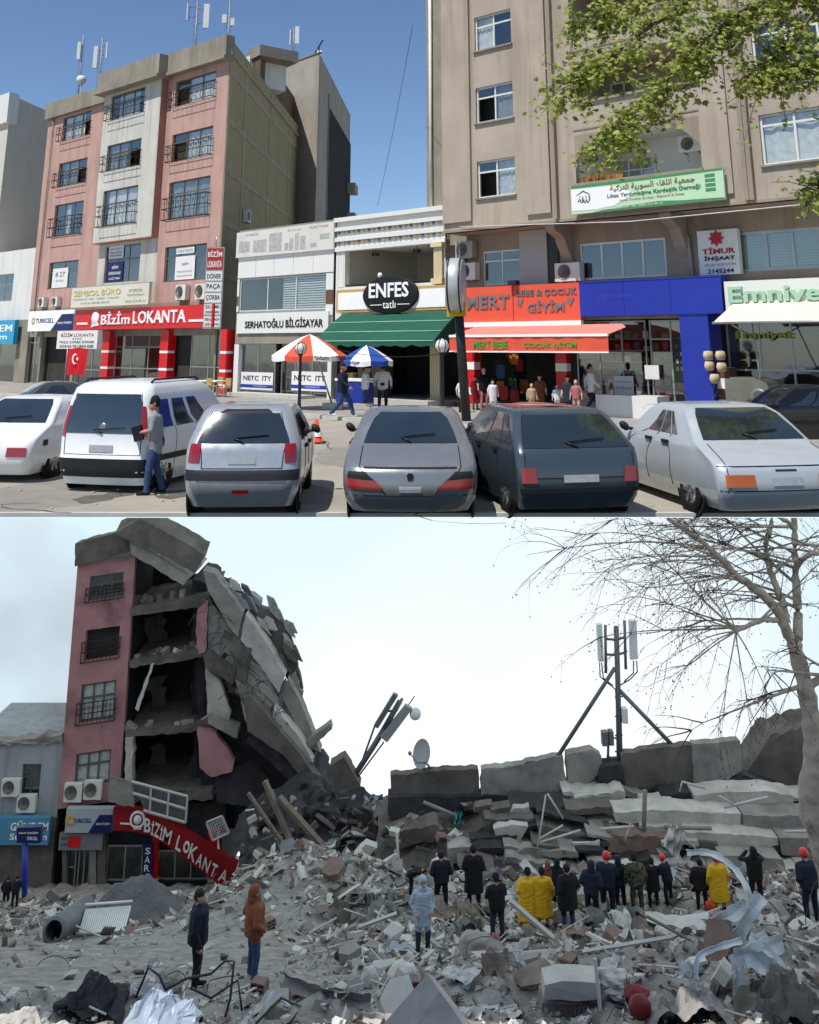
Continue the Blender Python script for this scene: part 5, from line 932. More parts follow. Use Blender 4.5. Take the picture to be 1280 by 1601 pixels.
# pale saloon at the right edge
m_pp = pnt('paint_pale', C('#b9c0c4'), .25, .35)
sedR = [(l[0], l[1], l[2], l[3], l[4] * .6, .04, l[6] * .5 if len(l) > 6 else .06) for l in sedL]
rb = onz(1238, 818); t, B = make_car('pale_saloon', 'pale grey blue boxy saloon at the right edge', sedR, m_pp, rb, R(10), dict(lines=([(-1, .42), (-1, .93)], [(NR, .42), (NR, .93)], [(-4, .4), (NR + 3, .4)], [(-3.8, .7), (NR + 2.8, .7)]), rear=(.97, 1.36, (-1.2, -.5)), side=((.2, .29, .26, .31), (.31, .48, .33, .46), (.5, .7, .48, .6)), sidez=(1.0, 1.3), seams=(.3, .49, .71), handles=(.33, .52), axles=(.95, 3.6), mirror=(2.8, 1.0), wheel=(.3,), patches=(('tail_lamp', [(-2.0, .45), (1.8, .45), (1.8, .6), (-1.8, .6)], m_lampo), ('number_plate', [(3.2, .46), (5.8, .46), (5.8, .56), (3.2, .56)], m_plate), ('boot_latch', [(3.6, .64), (5.4, .64), (5.4, .66), (3.6, .66)], m_trim))), 1.25, .92)
# white saloon and dark car behind the van on the left
wb = onz(18, 756); t, B = make_car('white_saloon', 'white old saloon left of the delivery van', sedR, m_pw, wb + Vector((-.6, 0, 0)), R(-10), dict(rear=(.97, 1.36, (-1.2, -.5)), side=((.2, .29, .26, .31), (.31, .48, .33, .46), (.5, .7, .48, .6)), sidez=(1.0, 1.3), seams=(.3, .49, .71), handles=(.33, .52), axles=(.95, 3.6), mirror=(2.8, 1.0), wheel=(.3,), patches=(('tail_lamp', [(-2.0, .45), (1.8, .45), (1.8, .6), (-1.8, .6)], m_lampr), ('fuel_cap', [(I_RS + .8, .6), (I_RS + 1.4, .6), (I_RS + 1.4, .7), (I_RS + .8, .7)], m_trim))), 1.1)
gb = onz(-8, 668); t, B = make_car('grey_saloon', 'dark grey saloon mostly hidden behind the white saloon', sedR, pnt('paint_dark', C('#4b4f50'), .4, .3), gb, R(-60), dict(rear=(.97, 1.36, (-1.2, -.5)), side=((.2, .29, .26, .31), (.31, .48, .33, .46), (.5, .7, .48, .6)), sidez=(1.0, 1.3), axles=(.95, 3.6), mirror=(2.8, 1.0), wheel=(.3,), patches=()), 1.0)
kb_ = onz(1330, 690); t, B = make_car('black_car', 'black car whose front shows at the right edge behind the pale saloon', hatL, pnt('paint_black', C('#151618'), .3, .3), kb_, R(95), dict(rear=(1.0, 1.38, (.5, 1.0)), side=((.06, .24, .1, .22), (.27, .47, .26, .42), (.5, .74, .47, .6)), sidez=(1.0, 1.36), axles=(.62, 3.05), mirror=(2.45, 1.02), wheel=(.29,), patches=()), 1.0)
# ------------------------------------------------------------------ people: tapered limbs fused into one skin
def cloth(n, h, rough=.9): return M('cloth_' + n, C(h), rough, .16, 5, .15, 40)
m_skin = M('skin', C('#b98468'), .6, .06, 8, 0); m_hair = M('hair', C('#1c1714'), .7, .2, 20, .2, 80)
CL = dict(black=cloth('black', '#17181b'), navy=cloth('navy', '#1b2233'), dnavy=cloth('deep_navy', '#141927'), blue=cloth('jeans_blue', '#33486b'), djean=cloth('dark_jeans', '#272f3e'), grey=cloth('grey', '#8f949c'), lgrey=cloth('light_grey', '#9aa6b4'), brown=cloth('rust_brown', '#7a4630'), yellow=cloth('yellow', '#c99a12', .6), white=cloth('white', '#d6d6d4'), camo=cloth('camo', '#3f4034'), red=M('helmet_red', C('#c01f22'), .35, .08, 3, 0, spec=.5), shoe=cloth('shoe', '#191919'), wshoe=cloth('white_shoe', '#c9c9c6'), fur=cloth('fur', '#8d7a66'), tee=cloth('tee_grey', '#8b8d90'), stone=cloth('stone', '#70685e'), rose=cloth('rose', '#a3666a'), beige=cloth('beige', '#b59c82'), mskin=M('mannequin', C('#c2a58f'), .5, .05))
_n = CL['camo'].node_tree.nodes; _L = CL['camo'].node_tree.links
_v = _n.new('ShaderNodeTexNoise'); _v.inputs['Scale'].default_value = 9; _r = _n.new('ShaderNodeValToRGB'); _r.color_ramp.interpolation = 'CONSTANT'
for i_, (p_, c_) in enumerate(((0, '#1d2018'), (.44, '#4a4c38'), (.55, '#2f2a20'), (.62, '#6a6650'))):
    e = _r.color_ramp.elements[i_] if i_ < 2 else _r.color_ramp.elements.new(p_); e.position = p_; e.color = C(c_) + (1,)
_L.new(_n['Texture Coordinate'].outputs['Object'], _v.inputs['Vector']); _L.new(_v.outputs['Fac'], _r.inputs['Fac']); _L.new(_r.outputs['Color'], _n['Principled BSDF'].inputs['Base Color'])
def V3(*a): return Vector(a)
def person(loc, facing, h, top, legs, label, pose='stand', hood=None, hair=True, helmet=None, coat=0.0, shoes='shoe', bulk=1.0, skin=None, cap=None, group=None, face=False, name='person', cat='person', sleeves=True, vox=.021, lean=0.0, extra=None, wide=1.0, fur=False):
    """front of the figure is local -y; facing turns it about z"""
    k = h / 1.74; sk_ = skin or m_skin; T, Lg, Sh = CL[top], CL[legs], CL[shoes]; caps = []; mats = []
    def mi(m):
        if m not in mats: mats.append(m)
        return mats.index(m)
    def cap_(a, b, ra, rb, m, flat=0): caps.append((Vector(a), Vector(b), ra, rb, mi(m), flat))
    wx = .1
    # legs
    if pose == 'walk': ft = ((.09, -.3, .08), (-.09, .28, .12)); kn = ((.1, -.2, .5), (-.1, .02, .48))
    elif pose == 'step': ft = ((.1, -.12, .07), (-.1, .14, .09)); kn = ((.1, -.1, .5), (-.1, .0, .49))
    else: ft = ((.12, .0, .07), (-.12, .02, .07)); kn = ((.115, -.03, .5), (-.115, -.02, .5))
    ly = 0.0 if pose != 'bend' else 0
    pel = V3(0, .0, .95); ch = V3(0, -.02, 1.33); nk = V3(0, 0, 1.47); hd = V3(0, -.015, 1.6)
    if pose == 'bend': ch = V3(0, -.38, 1.12); nk = V3(0, -.5, 1.12); hd = V3(0, -.6, 1.06)
    if lean: ch.y -= lean * .6; nk.y -= lean; hd.y -= lean * 1.25
    cap_(pel + V3(0, 0, -.03), pel, .15, .15, Lg)
    for s_, f, n_ in ((1, ft[0], kn[0]), (-1, ft[1], kn[1])):
        cap_((s_ * .085, 0, .9), n_, .098, .072, Lg); cap_(n_, f, .072, .055, Lg); cap_(V3(*f) + V3(0, .03, -.03), V3(*f) + V3(.02 * s_, -.15, -.04), .048, .038, Sh)
    # torso
    b = bulk; d = ch - pel; hem = .84 - coat; up_ = ch if pose != 'bend' else pel + d * .8
    lo_ = pel + d.normalized() * (hem - .95) if pose == 'bend' else V3(0, 0, hem); rh = .135 + .12 * coat
    for s_ in (.055, -.055): cap_(lo_ + V3(s_, 0, 0), up_ + V3(s_ * 1.35, 0, .02), rh * b, .128 * b, T, 1)
    cap_(lo_, up_, (rh + .015) * b, .135 * b, T, 1)
    sh = nk + V3(0, 0, -.085) if pose != 'bend' else nk + V3(0, .1, -.0)
    cap_(sh + V3(.15, 0, -.005), sh + V3(-.15, 0, -.005), .076 * b, .076 * b, T); cap_(nk + V3(0, 0, -.06), nk + V3(0, 0, .03), .068, .058, T if hood else sk_)
    # arms
    arms = dict(stand=((.28, .03, 1.14), (.29, -.05, .9)), pocket=((.27, .06, 1.13), (.2, -.1, .98)), walk=((.24, .12, 1.15), (.25, .1, .92)), front=((.24, -.05, 1.15), (.12, -.27, 1.1)), raise_=((.3, -.2, 1.3), (.1, -.24, 1.5)), bend=((.2, -.5, .85), (.12, -.55, .62)), step=((.27, .05, 1.15), (.22, -.1, .93)))
    apose = extra or pose; A = arms.get(apose, arms['stand']); hands = []
    for s_ in (1, -1):
        el, wr = V3(A[0][0] * s_, A[0][1], A[0][2]), V3(A[1][0] * s_, A[1][1], A[1][2])
        if apose == 'walk' and s_ < 0: el.y, wr.y = -.06, -.25; wr.z += .06
        so_ = sh + V3(.185 * s_, 0, -.015); el += V3(0, lean * -.5, 0) if pose != 'bend' else V3(0, 0, 0); wr += V3(0, lean * -.5, 0) if pose != 'bend' else V3(0, 0, 0)
        cap_(so_, el, .068 * b, .056 * b, T); cap_(el, wr, .052 * (b if sleeves else .8), .042 * (b if sleeves else .8), T if sleeves else sk_)
        dn = (wr - el).normalized(); hands.append((wr, dn, s_)); cap_(wr + dn * .02, wr + dn * .07, .036, .036, sk_)
    # head
    cap_(hd + V3(0, 0, -.03), hd + V3(0, .012, .045), .078, .088, sk_); cap_(hd + V3(0, -.055, -.065), hd + V3(0, -.04, -.03), .042, .05, sk_); cap_(hd + V3(0, -.092, -.005), hd + V3(0, -.104, -.03), .012, .017, sk_)
    for s_ in (1, -1): cap_(hd + V3(.084 * s_, .015, -.02), hd + V3(.086 * s_, .02, .015), .016, .02, sk_)
    if hood: H = CL[hood]; cap_(hd + V3(0, .05, -.03), hd + V3(0, .035, .05), .098, .105, H); cap_(hd + V3(0, .06, -.1), nk, .1, .12, H); cap_(hd + V3(0, -.01, .075), hd + V3(0, .03, .08), .085, .09, H)
    if fur:
        for a in range(0, 360, 30): q = hd + V3(.1 * math.sin(R(a)), -.055, .1 * math.cos(R(a)) + .0); cap_(q, q + V3(.001, .01, 0), .026, .026, CL['fur'])
    elif hair and not hood and not helmet: cap_(hd + V3(0, .03, .02), hd + V3(0, .015, .065), .088, .092, m_hair if hair is True else CL[hair])
    if helmet: H = CL[helmet]; cap_(hd + V3(0, .005, .05), hd + V3(0, .005, .085), .115, .1, H); cap_(hd + V3(0, -.1, .045), hd + V3(0, -.12, .04), .03, .025, H)
    if cap: H = CL[cap]; cap_(hd + V3(0, .01, .055), hd + V3(0, .01, .08), .1, .092, H)
    # fuse
    mb = MB()
    for a, c, ra, rb, m, fl in caps:
        d = c - a; L = d.length; ax = d.normalized() if L > 1e-5 else V3(0, 0, 1); prof = [(ra * math.cos(R(q)), ra * math.sin(R(q))) for q in range(-90, 1, 18)] + [(rb * math.cos(R(q)), L + rb * math.sin(R(q))) for q in range(0, 91, 18)]
        if fl: prof = [(0, 0), (ra, 0), (rb, L), (rb * .9, L + rb * .4), (0, L + rb * .6)]
        mb.lathe(a, [(max(x, .0005), y) for x, y in prof], 12, ax)
    for v in mb.v: v *= 1.0
    me = mb.mesh('tmp', sk_); o = bpy.data.objects.new('tmp', me); COL.objects.link(o); md = o.modifiers.new('r', 'REMESH'); md.mode = 'VOXEL'; md.voxel_size = vox; md2 = o.modifiers.new('s', 'SMOOTH'); md2.factor = .5; md2.iterations = 3
    dg = bpy.context.evaluated_depsgraph_get(); dg.update(); nm = bpy.data.meshes.new_from_object(o.evaluated_get(dg)); bpy.data.objects.remove(o); bpy.data.meshes.remove(me)
    nf = len(nm.polygons); cen = np.empty(nf * 3); nm.polygons.foreach_get('center', cen); cen = cen.reshape(-1, 3); best = np.full(nf, 1e9); idx = np.zeros(nf, int)
    for a, c, ra, rb, m, fl in caps:
        A_, D = np.array(a), np.array(c) - np.array(a); LL = max((D ** 2).sum(), 1e-9); tt = np.clip(((cen - A_) @ D) / LL, 0, 1); ds = np.linalg.norm(cen - (A_ + tt[:, None] * D), axis=1) - (ra + (rb - ra) * tt); w_ = ds < best - .0005; best[w_] = ds[w_]; idx[w_] = m
    nm.materials.clear()
    for m in mats: nm.materials.append(m)
    nm.polygons.foreach_set('material_index', idx.astype('i')); nm.polygons.foreach_set('use_smooth', np.ones(nf, bool))
    co = np.empty(len(nm.vertices) * 3); nm.vertices.foreach_get('co', co); co = co.reshape(-1, 3)
    if top in ('black', 'navy', 'dnavy', 'lgrey', 'brown', 'yellow', 'camo', 'grey', 'white', 'tee'):      # folds of the cloth
        zz = co[:, 2]; f = .0022 * np.sin(zz * 34 + 22 * co[:, 0] + 9 * np.sin(11 * co[:, 1] + 6 * zz)) * ((zz > .12) & (zz < 1.42)); r_ = np.hypot(co[:, 0], co[:, 1]) + 1e-3; co[:, 0] += f * co[:, 0] / r_ * 2; co[:, 1] += f * co[:, 1] / r_ * 2
    co[:, 0] *= wide; co[:, 1] *= wide; nm.vertices.foreach_set('co', (co * k).ravel()); nm.update()
    o = bpy.data.objects.new(name, nm); nm.name = name; COL.objects.link(o); o.location = loc; o.rotation_euler = (0, 0, facing); OWN[o.name] = Matrix.Translation(Vector(loc)) @ Matrix.Rotation(facing, 4, 'Z'); tag(o, label, cat, group)
    S = lambda v: V3(v.x * wide, v.y * wide, v.z) * k
    if name == 'person':
        for wr, dn, s_ in hands:                    # palm and five fingers
            q = MB(); sd = V3(1, 0, 0) * s_; up = dn.cross(sd).normalized(); sd = up.cross(dn).normalized()
            for i in range(4):
                r0 = wr + dn * .075 + up * (.024 - .016 * i) + sd * .0; ln = (.062, .072, .066, .05)[i]; m1 = r0 + dn * ln * .6 - sd * .012; e = m1 + dn * ln * .4 - sd * .03
                q.tube([S(r0), S(m1), S(e)], .0095 * k, 6, .007 * k)
            th = wr + dn * .03 + up * .035; q.tube([S(th), S(th + dn * .03 + up * .025), S(th + dn * .065 + up * .02 - sd * .015)], .011 * k, 6, .008 * k)
            q.bx(S(wr + dn * .05), (.03 * k, .075 * k, .085 * k), Matrix((sd, up, dn)).transposed()); q.build('hand', sk_, o, True)
        if face:
            q = MB()
            for s_ in (1, -1): q.lathe(S(hd + V3(.034 * s_, -.088, .012)), [(.001, .008 * k), (.011 * k, .004 * k), (.013 * k, -.004)], 8, (0, -1, 0), 1, .6)
            q.build('eyes', m_letk, o, True); q = MB(); q.tube([S(hd + V3(x, -.099 + abs(x) * .3, -.062)) for x in (-.025, 0, .025)], .006 * k, 5); q.build('mouth', CL['rose'], o, True)
            q = MB()
            for s_ in (1, -1): q.tube([S(hd + V3(x * s_, -.09 + abs(x) * .22, .035)) for x in (.015, .035, .052)], .006 * k, 5)
            q.build('eyebrows', m_hair, o, True)
    return o
def pA(px, pyb, ptop, z=SW):
    b = onz(px, pyb, z); return b, (pyb - ptop) / (FPX * ray(px, (pyb + ptop) / 2).y ** 1 / b.y * ray(px, (pyb + ptop) / 2).y)
def putA(px, pyb, ptop, facing, *a, z=SW, **kw):
    b, h = pA(px, pyb, ptop, z); return person(b, R(facing), h, *a, **kw)
o = putA(240, 773, 620, -85, 'tee', 'blue', 'man in grey t-shirt and dark cap standing behind the white van', z=0, pose='step', extra='front', hair=True, cap='black', sleeves=False, face=True, lean=.06, vox=.017)
bo = MB(); bo.bx(Vector((-.0, -.34, 1.05)), (.3, .16, .26), Matrix.Rotation(.3, 3, 'X')); M_ = OWN[o.name]
for v in bo.v: v[:] = M_ @ v
bo.build('blue_pouch', CL['navy'], label='dark blue pouch held by the man behind the van', cat='bag')
putA(534, 652, 568, 80, 'navy', 'blue', 'young person in dark patterned shirt with backpack walking before the parasols', pose='walk', shoes='wshoe', wide=1.25)
putA(570, 640, 572, 95, 'white', 'blue', 'man in white shirt reaching out under the blue parasol', extra='front', wide=1.2); putA(598, 638, 570, 178, 'white', 'djean', 'man in white shirt seen from behind right of the blue parasol', wide=1.2)
putA(925, 650, 569, 95, 'white', 'djean', 'man in white shirt striding past the phone shop', pose='walk'); putA(722, 645, 590, 150, 'white', 'black', 'small figure in white top half hidden by the round sign pole')
for i, (px, py, pt, c1, c2, lab) in enumerate(((743, 625, 572, 'red', 'rose', 'mannequin in red top and pink skirt left of the shop door'), (757, 628, 560, 'black', 'rose', 'mannequin in dark top behind the red one'), (771, 631, 578, 'white', 'djean', 'small white shirted mannequin next to the shop door'), (832, 634, 584, 'beige', 'beige', 'small beige mannequin right of the shop door'), (845, 632, 570, 'brown', 'stone', 'mannequin in brown dress right of the shop door'), (872, 634, 586, 'white', 'grey', 'small mannequin in pale smock near the red column'), (889, 636, 572, 'djean', 'stone', 'mannequin in dark blouse near the red column'), (902, 638, 578, 'rose', 'beige', 'mannequin in rose dress at the red column'))):
    putA(px, py + 15, pt + 15, 30 - 8 * i, c1, c2, lab, name='mannequin', cat='mannequin', group='mannequins before the clothing shop', hair=(i % 2 == 0), sleeves=False, skin=CL['mskin'], coat=.25 if i % 2 == 0 else 0, vox=.03)

# ------------------------------------------------------------------ leafy plane tree at the upper right
m_bark = M('bark', C('#6f6252'), .95, .25, 3, .5, 15, stain=.5, scol=C('#9a917c'), sscale=2)
def leafmat(n, h): 
    m = M(n, C(h), .6, .3, 3, .1, 30, spec=.35); b = m.node_tree.nodes['Principled BSDF']
    t = m.node_tree.nodes.new('ShaderNodeBsdfTranslucent'); t.inputs[0].default_value = tuple(min(1, x * 1.6) for x in C(h)) + (1,); x = m.node_tree.nodes.new('ShaderNodeMixShader'); x.inputs[0].default_value = .35
    L = m.node_tree.links; L.new(b.outputs[0], x.inputs[1]); L.new(t.outputs[0], x.inputs[2]); L.new(x.outputs[0], m.node_tree.nodes['Material Output'].inputs[0]); return m
m_leaf = [leafmat('leaf_a', '#8a9a44'), leafmat('leaf_b', '#aaa85a'), leafmat('leaf_c', '#6b7a34')]
rt = random.Random(3); YT = 21.0
tb_ = Vector((10.6, 21.5, 0)); tr = emp('plane_tree', tb_, 0, 'leafy plane tree whose branches hang in at the upper right', 'tree')
q = MB(); q.tube([tb_, tb_ + V3(-.1, 0, 2.5), tb_ + V3(.1, .1, 5.5), tb_ + V3(-.2, 0, 9), tb_ + V3(.1, .2, 12.5)], [.42, .36, .31, .25, .14], 12); q.build('trunk', m_bark, tr)
limbs = []; q = MB()
def limb(a, pts, r0):
    P = [a] + [atY(*p) for p in pts]; Q = []
    for i in range(len(P) - 1):
        for j in range(5): Q.append(P[i].lerp(P[i + 1], j / 5) + V3(rt.uniform(-.05, .05), rt.uniform(-.1, .1), rt.uniform(-.05, .05)))
    Q.append(P[-1]); q.tube(Q, [r0 * (1 - .93 * i / (len(Q) - 1)) for i in range(len(Q))], 6); limbs.append(Q)
top = tb_ + V3(0, 0, 8.5)
limb(top, [(1330, -60, 21), (1230, -10, 20.6), (1120, 60, 20.2), (1010, 150, 20), (930, 235, 19.8)], .13); limb(top + V3(0, 0, .8), [(1300, -140, 21), (1150, -60, 20.5), (1020, 40, 20.6), (925, 110, 20.3), (890, 135, 20.2)], .12)
limb(top, [(1320, -30, 20.3), (1240, 60, 20.2), (1180, 110, 20)], .08); limb(top + V3(0, 0, .4), [(1250, -100, 21.5), (1100, -30, 21.3), (960, 20, 21), (900, 40, 21)], .1); limb(top - V3(0, 0, 3.2), [(1400, 250, 20.6), (1330, 262, 20.4), (1262, 292, 20.3)], .06); limb(top - V3(0, 0, 3), [(1320, 90, 20), (1240, 105, 20), (1190, 130, 20)], .06)
limb(top, [(1290, -40, 20.2), (1150, 20, 20), (1070, 90, 19.6), (985, 205, 19.4)], .09)
lv = [MB(), MB(), MB()]
LEAF = [(0, 0), (.18, .1), (.5, .12), (.34, .32), (.62, .62), (.3, .6), (.16, .8), (0, 1.05), (-.16, .8), (-.3, .6), (-.62, .62), (-.34, .32), (-.5, .12), (-.18, .1)]
def leaf(p, s, mb):
    n = V3(rt.gauss(0, .6), rt.gauss(-.5, .5), rt.gauss(.7, .5)).normalized(); d = V3(rt.gauss(0, 1), rt.gauss(0, .6), rt.gauss(-.9, .5)); d = (d - n * d.dot(n)).normalized(); u = d.cross(n)
    P = [p + u * (x * s) + d * (y * s) + n * (abs(x) * -.25 * s + rt.uniform(-.03, .03) * s) for x, y in LEAF]; mb.add(P, [(0, 1, 2, 3, 4, 5, 6, 7), (0, 7, 8, 9, 10, 11, 12, 13)])
for Q in limbs:
    n = len(Q)
    for i, p in enumerate(Q):
        f = i / n
        if f < .25: continue
        for tw in range(6):
            e = p + V3(rt.gauss(0, .38), rt.gauss(0, .3), rt.gauss(-.22, .33)); m = p.lerp(e, .5) + V3(0, 0, .06); q.tube([p, m, e], .014, 4, .005)
            for l in range(17):
                a = rt.random(); b = p.lerp(e, .25 + .85 * a) + V3(rt.gauss(0, .11), rt.gauss(0, .11), rt.gauss(0, .11)); leaf(b, rt.uniform(.08, .16), lv[rt.choice((0, 0, 1, 1, 2))])
q.build('branches', m_bark, tr)
for i, mb in enumerate(lv): mb.build('foliage', m_leaf[i], tr, kind='stuff')
# ================================================================== lower place: the same street after the collapse, on falling ground
rB = random.Random(11)
def slope(y): return -10.6 - .411 * (y - 24.5)
def gs(x, y, cx, cy, sx, sy): return math.exp(-((x - cx) / sx) ** 2 - ((y - cy) / sy) ** 2)
def lot(x, y):                       # 1 on the cleared dirt lot
    a = 1 / (1 + math.exp((x + 1.2 + .19 * (y - 24)) * 2.2)); b = 1 / (1 + math.exp(-(y - 22.8) * 2.6)) / (1 + math.exp((y - 38 - .35 * (x + 8)) * .9)); return a * b
def hB(x, y):
    z = slope(y); q = 1 - .92 * lot(x, y)
    z += 1.0 * gs(x, y, 2.5, 41, 9, 4) + 1.5 * gs(x, y, -3.8, 40, 3.2, 4.5) + 1.0 * gs(x, y, 14, 41, 8, 4) + .9 * gs(x, y, 7.5, 24.5, 4.2, 2.4) + .2 * gs(x, y, -6, 21.2, 3.5, .8) + .5 * gs(x, y, 1.5, 22, 2.5, 1.2)
    if 16 < y < 62 and -22 < x < 30:
        z += q * (.5 * (noise.fractal(Vector((x * .55, y * .55, 3.1)), 1.0, 2.0, 5) * .6 + .1) + .3 * noise.noise(Vector((x * 2.6, y * 2.6, 1.7)))) + .03 * noise.noise(Vector((x * 1.7, y * 1.7, 8)))
    return z
def onB(px, py):
    d = ray(px, py); t = 10.0; o_ = Vector((0, 0, CZ))
    while t < 90:
        p = o_ + d * t
        if p.z < hB(p.x, p.y): break
        t += .25
    lo, hi = t - .25, t
    for _ in range(12):
        m = (lo + hi) / 2; p = o_ + d * m
        if p.z < hB(p.x, p.y): hi = m
        else: lo = m
    return o_ + d * hi
m_dirt = M('dusty_ground', C('#87827d'), .95, .34, 2.6, 1.0, 10, stain=.65, scol=C('#55504b'), sscale=1.1)
xs_ = [-75, -60, -45, -34, -27] + list(np.arange(-22, 30.1, .3)) + [34, 42, 52, 64, 75]; ys_ = list(np.arange(17.5, 60, .3)) + [63, 68, 76, 88, 100, 116]
mb = MB(); mb.grid([[Vector((x, y, hB(x, y))) for x in xs_] for y in ys_]); mb.build('rubble_terrain', m_dirt, kind='structure')
# sky of the lower place: a luminous vault that stands behind and over it, under the upper street
sm = bpy.data.materials.new('hazy_winter_sky'); sm.use_nodes = True; n_ = sm.node_tree.nodes; L2 = sm.node_tree.links; n_.clear()
so_ = n_.new('ShaderNodeOutputMaterial'); se = n_.new('ShaderNodeEmission'); tc_ = n_.new('ShaderNodeTexCoord'); nz_ = n_.new('ShaderNodeTexNoise'); nz_.inputs['Scale'].default_value = .018; nz_.inputs['Detail'].default_value = 2; rp = n_.new('ShaderNodeValToRGB')
rp.color_ramp.elements[0].position = .35; rp.color_ramp.elements[0].color = (.70, .87, .96, 1); rp.color_ramp.elements[1].position = .6; rp.color_ramp.elements[1].color = (.98, .99, 1.0, 1); se.inputs[1].default_value = .98
L2.new(tc_.outputs['Object'], nz_.inputs['Vector']); L2.new(nz_.outputs['Fac'], rp.inputs[0]); L2.new(rp.outputs[0], se.inputs[0]); L2.new(se.outputs[0], so_.inputs[0])
prof = [(EDGE + .02, -.07), (40, -.12), (70, -.6), (92, -3), (106, -10), (113, -22), (114.5, -40), (114.5, -75)]
mb = MB(); mb.grid([[Vector((x, y - .012 * x * x * (1 if i > 2 else 0) * .3, z)) for x in np.linspace(-72, 72, 25)] for i, (y, z) in enumerate(prof)])
for s_ in (-1, 1): mb.grid([[Vector((s_ * 72, y, z)) for y in np.linspace(EDGE + .02, 116, 8)] for z in (-.1, -30, -75)])
mb.build('sky', sm, kind='structure')

# ------------------------------------------------------------------ broken pieces by outline, with their own depth and thickness
m_r = dict(conc=M('ruin_concrete', C('#8a8580'), .95, .3, .9, .6, 9, stain=.6, scol=C('#4a4748'), sscale=.6), lite=M('ruin_plaster', C('#b3ada6'), .95, .22, .9, .5, 9, stain=.5, scol=C('#6b6767'), sscale=.7), dark=M('charred', C('#343336'), .98, .4, .8, .8, 7, stain=.5, scol=C('#4b484a'), sscale=.8), mid=M('sooted_concrete', C('#635d57'), .95, .35, .8, .7, 8, stain=.6, scol=C('#29282a'), sscale=.5), pink=M('ruin_pink', C('#a8797a'), .95, .16, .8, .35, 20, stain=.95, scol=C('#43363a'), sscale=.26), brick=M('ruin_brick', C('#7a655c'), .95, .25, 2, .5, 12), wood=M('old_timber', C('#7a6c60'), .9, .3, 4, .3, 20), tile=M('roof_tiles', C('#8d8d90'), .9, .25, 1.6, .7, 6, stain=.6, scol=C('#4f5054'), sscale=1), white=M('dusty_white', C('#bab7b2'), .8, .12, 2, .2, 12, stain=.4, scol=C('#85837f'), sscale=2), steel=M('dusty_steel', C('#6e7072'), .55, .2, 2, .15, 10, metal=.5, stain=.3, scol=C('#7a7672')), blue=M('dusty_blue', C('#8b9299'), .8, .15, 3, .1))
def W_B(p, Y): return atY(p[0], p[1], p[2] if len(p) > 2 else Y)
def piece(name, poly, Y, dep, mat, parent=None, jag=.1, off=None, seed=0, **kw):
    rr_ = random.Random(seed + int(poly[0][0] * 7 + poly[0][1])); P = [W_B(p, Y) for p in poly]; Q = []; n = len(P)
    for i in range(n):
        a, b = P[i], P[(i + 1) % n]; k = max(1, min(26, int((b - a).length / .24)))
        for j in range(k): q = a.lerp(b, j / k); s_ = jag if j else jag * .3; Q.append(q + Vector((rr_.uniform(-s_, s_), rr_.uniform(-s_, s_) * .6, rr_.uniform(-s_, s_))))
    area = sum(Q[i].x * Q[(i + 1) % len(Q)].z - Q[(i + 1) % len(Q)].x * Q[i].z for i in range(len(Q)))
    if area < 0: Q.reverse()
    mb = MB(); mb.prism(Q, Vector(off) if off else Vector((0, dep, 0))); return mb.build(name, m_r[mat] if isinstance(mat, str) else mat, parent, **kw)
def bar(name, pts, Y, r, mat, parent=None, sq=False, **kw):
    mb = MB(); mb.tube([W_B(p, Y) for p in pts], r, 4 if sq else 6, smooth=not sq); return mb.build(name, m_r[mat] if isinstance(mat, str) else mat, parent, **kw)
class Fs:                            # frontal plane whose floors sag: sheared frame
    def __init__(s, Y, sh): s.o = Vector((0, Y, 0)); s.sh = sh; s.x = Vector((1, 0, sh)); s.y = Vector((0, 1, 0)); s.z = Vector((0, 0, 1)); s.Y = Y
    def p(s, x, y, z): return Vector((x, s.Y + y, z + s.sh * x))
    def px(s, a, b, y=0): q = atY(a, b, s.Y + y); return q.x, q.z - s.sh * q.x
    def rect(s, q, y=0): return Fr.rect(s, q, y)
YR = 60.0; fb = Fs(YR, .13); f0 = Fs(YR, 0.0); RZ_A = RZ; RZ = 0.0
base = atY(150, 1392, YR); rb_ = emp('ruined_building', base, 0, 'half collapsed pink block with open burnt floors at the left', 'building')
wr_ = [fb.rect(q) for q in ([(138, 906), (194, 890), (194, 928), (137, 944)], [(134, 988), (187, 976), (185, 1026), (131, 1035)], [(128, 1072), (180, 1062), (179, 1124), (122, 1130)], [(121, 1178), (172, 1172), (169, 1226), (118, 1230)])]
wr_ = col_align(wr_); xL, xR_ = fb.px(106, 1070)[0], fb.px(198, 1070)[0]; zt_b = fb.px(118, 882)[1]; zb_b = fb.px(110, 1262)[1]
mb = MB(); wall(mb, fb, xL, xR_, zb_b, zt_b, 0, wr_, .4); mb.quad(fb.p(xR_, 0, zb_b), fb.p(xR_, .4, zb_b), fb.p(xR_, .4, zt_b), fb.p(xR_, 0, zt_b)); mb.build('wall', m_r['pink'], rb_)
MB().box(fb, xL, xR_ - .1, .42, 9, zb_b, zt_b - .3).build('interior_mass', m_r['dark'], rb_)
for i, r in enumerate(wr_):
    if i == 1: continue
    window(rb_, fb, r, .12, 3, (.62,), M('ruin_frame', C('#55575c'), .7, .2), m_gl, .1, (.05, .95, m_curt) if i in (2, 3) else None); 
    if i in (0, 2): guard(rb_, fb, r, 0, .3)
guard(rb_, fb, wr_[1], 0, .2, 1.0)
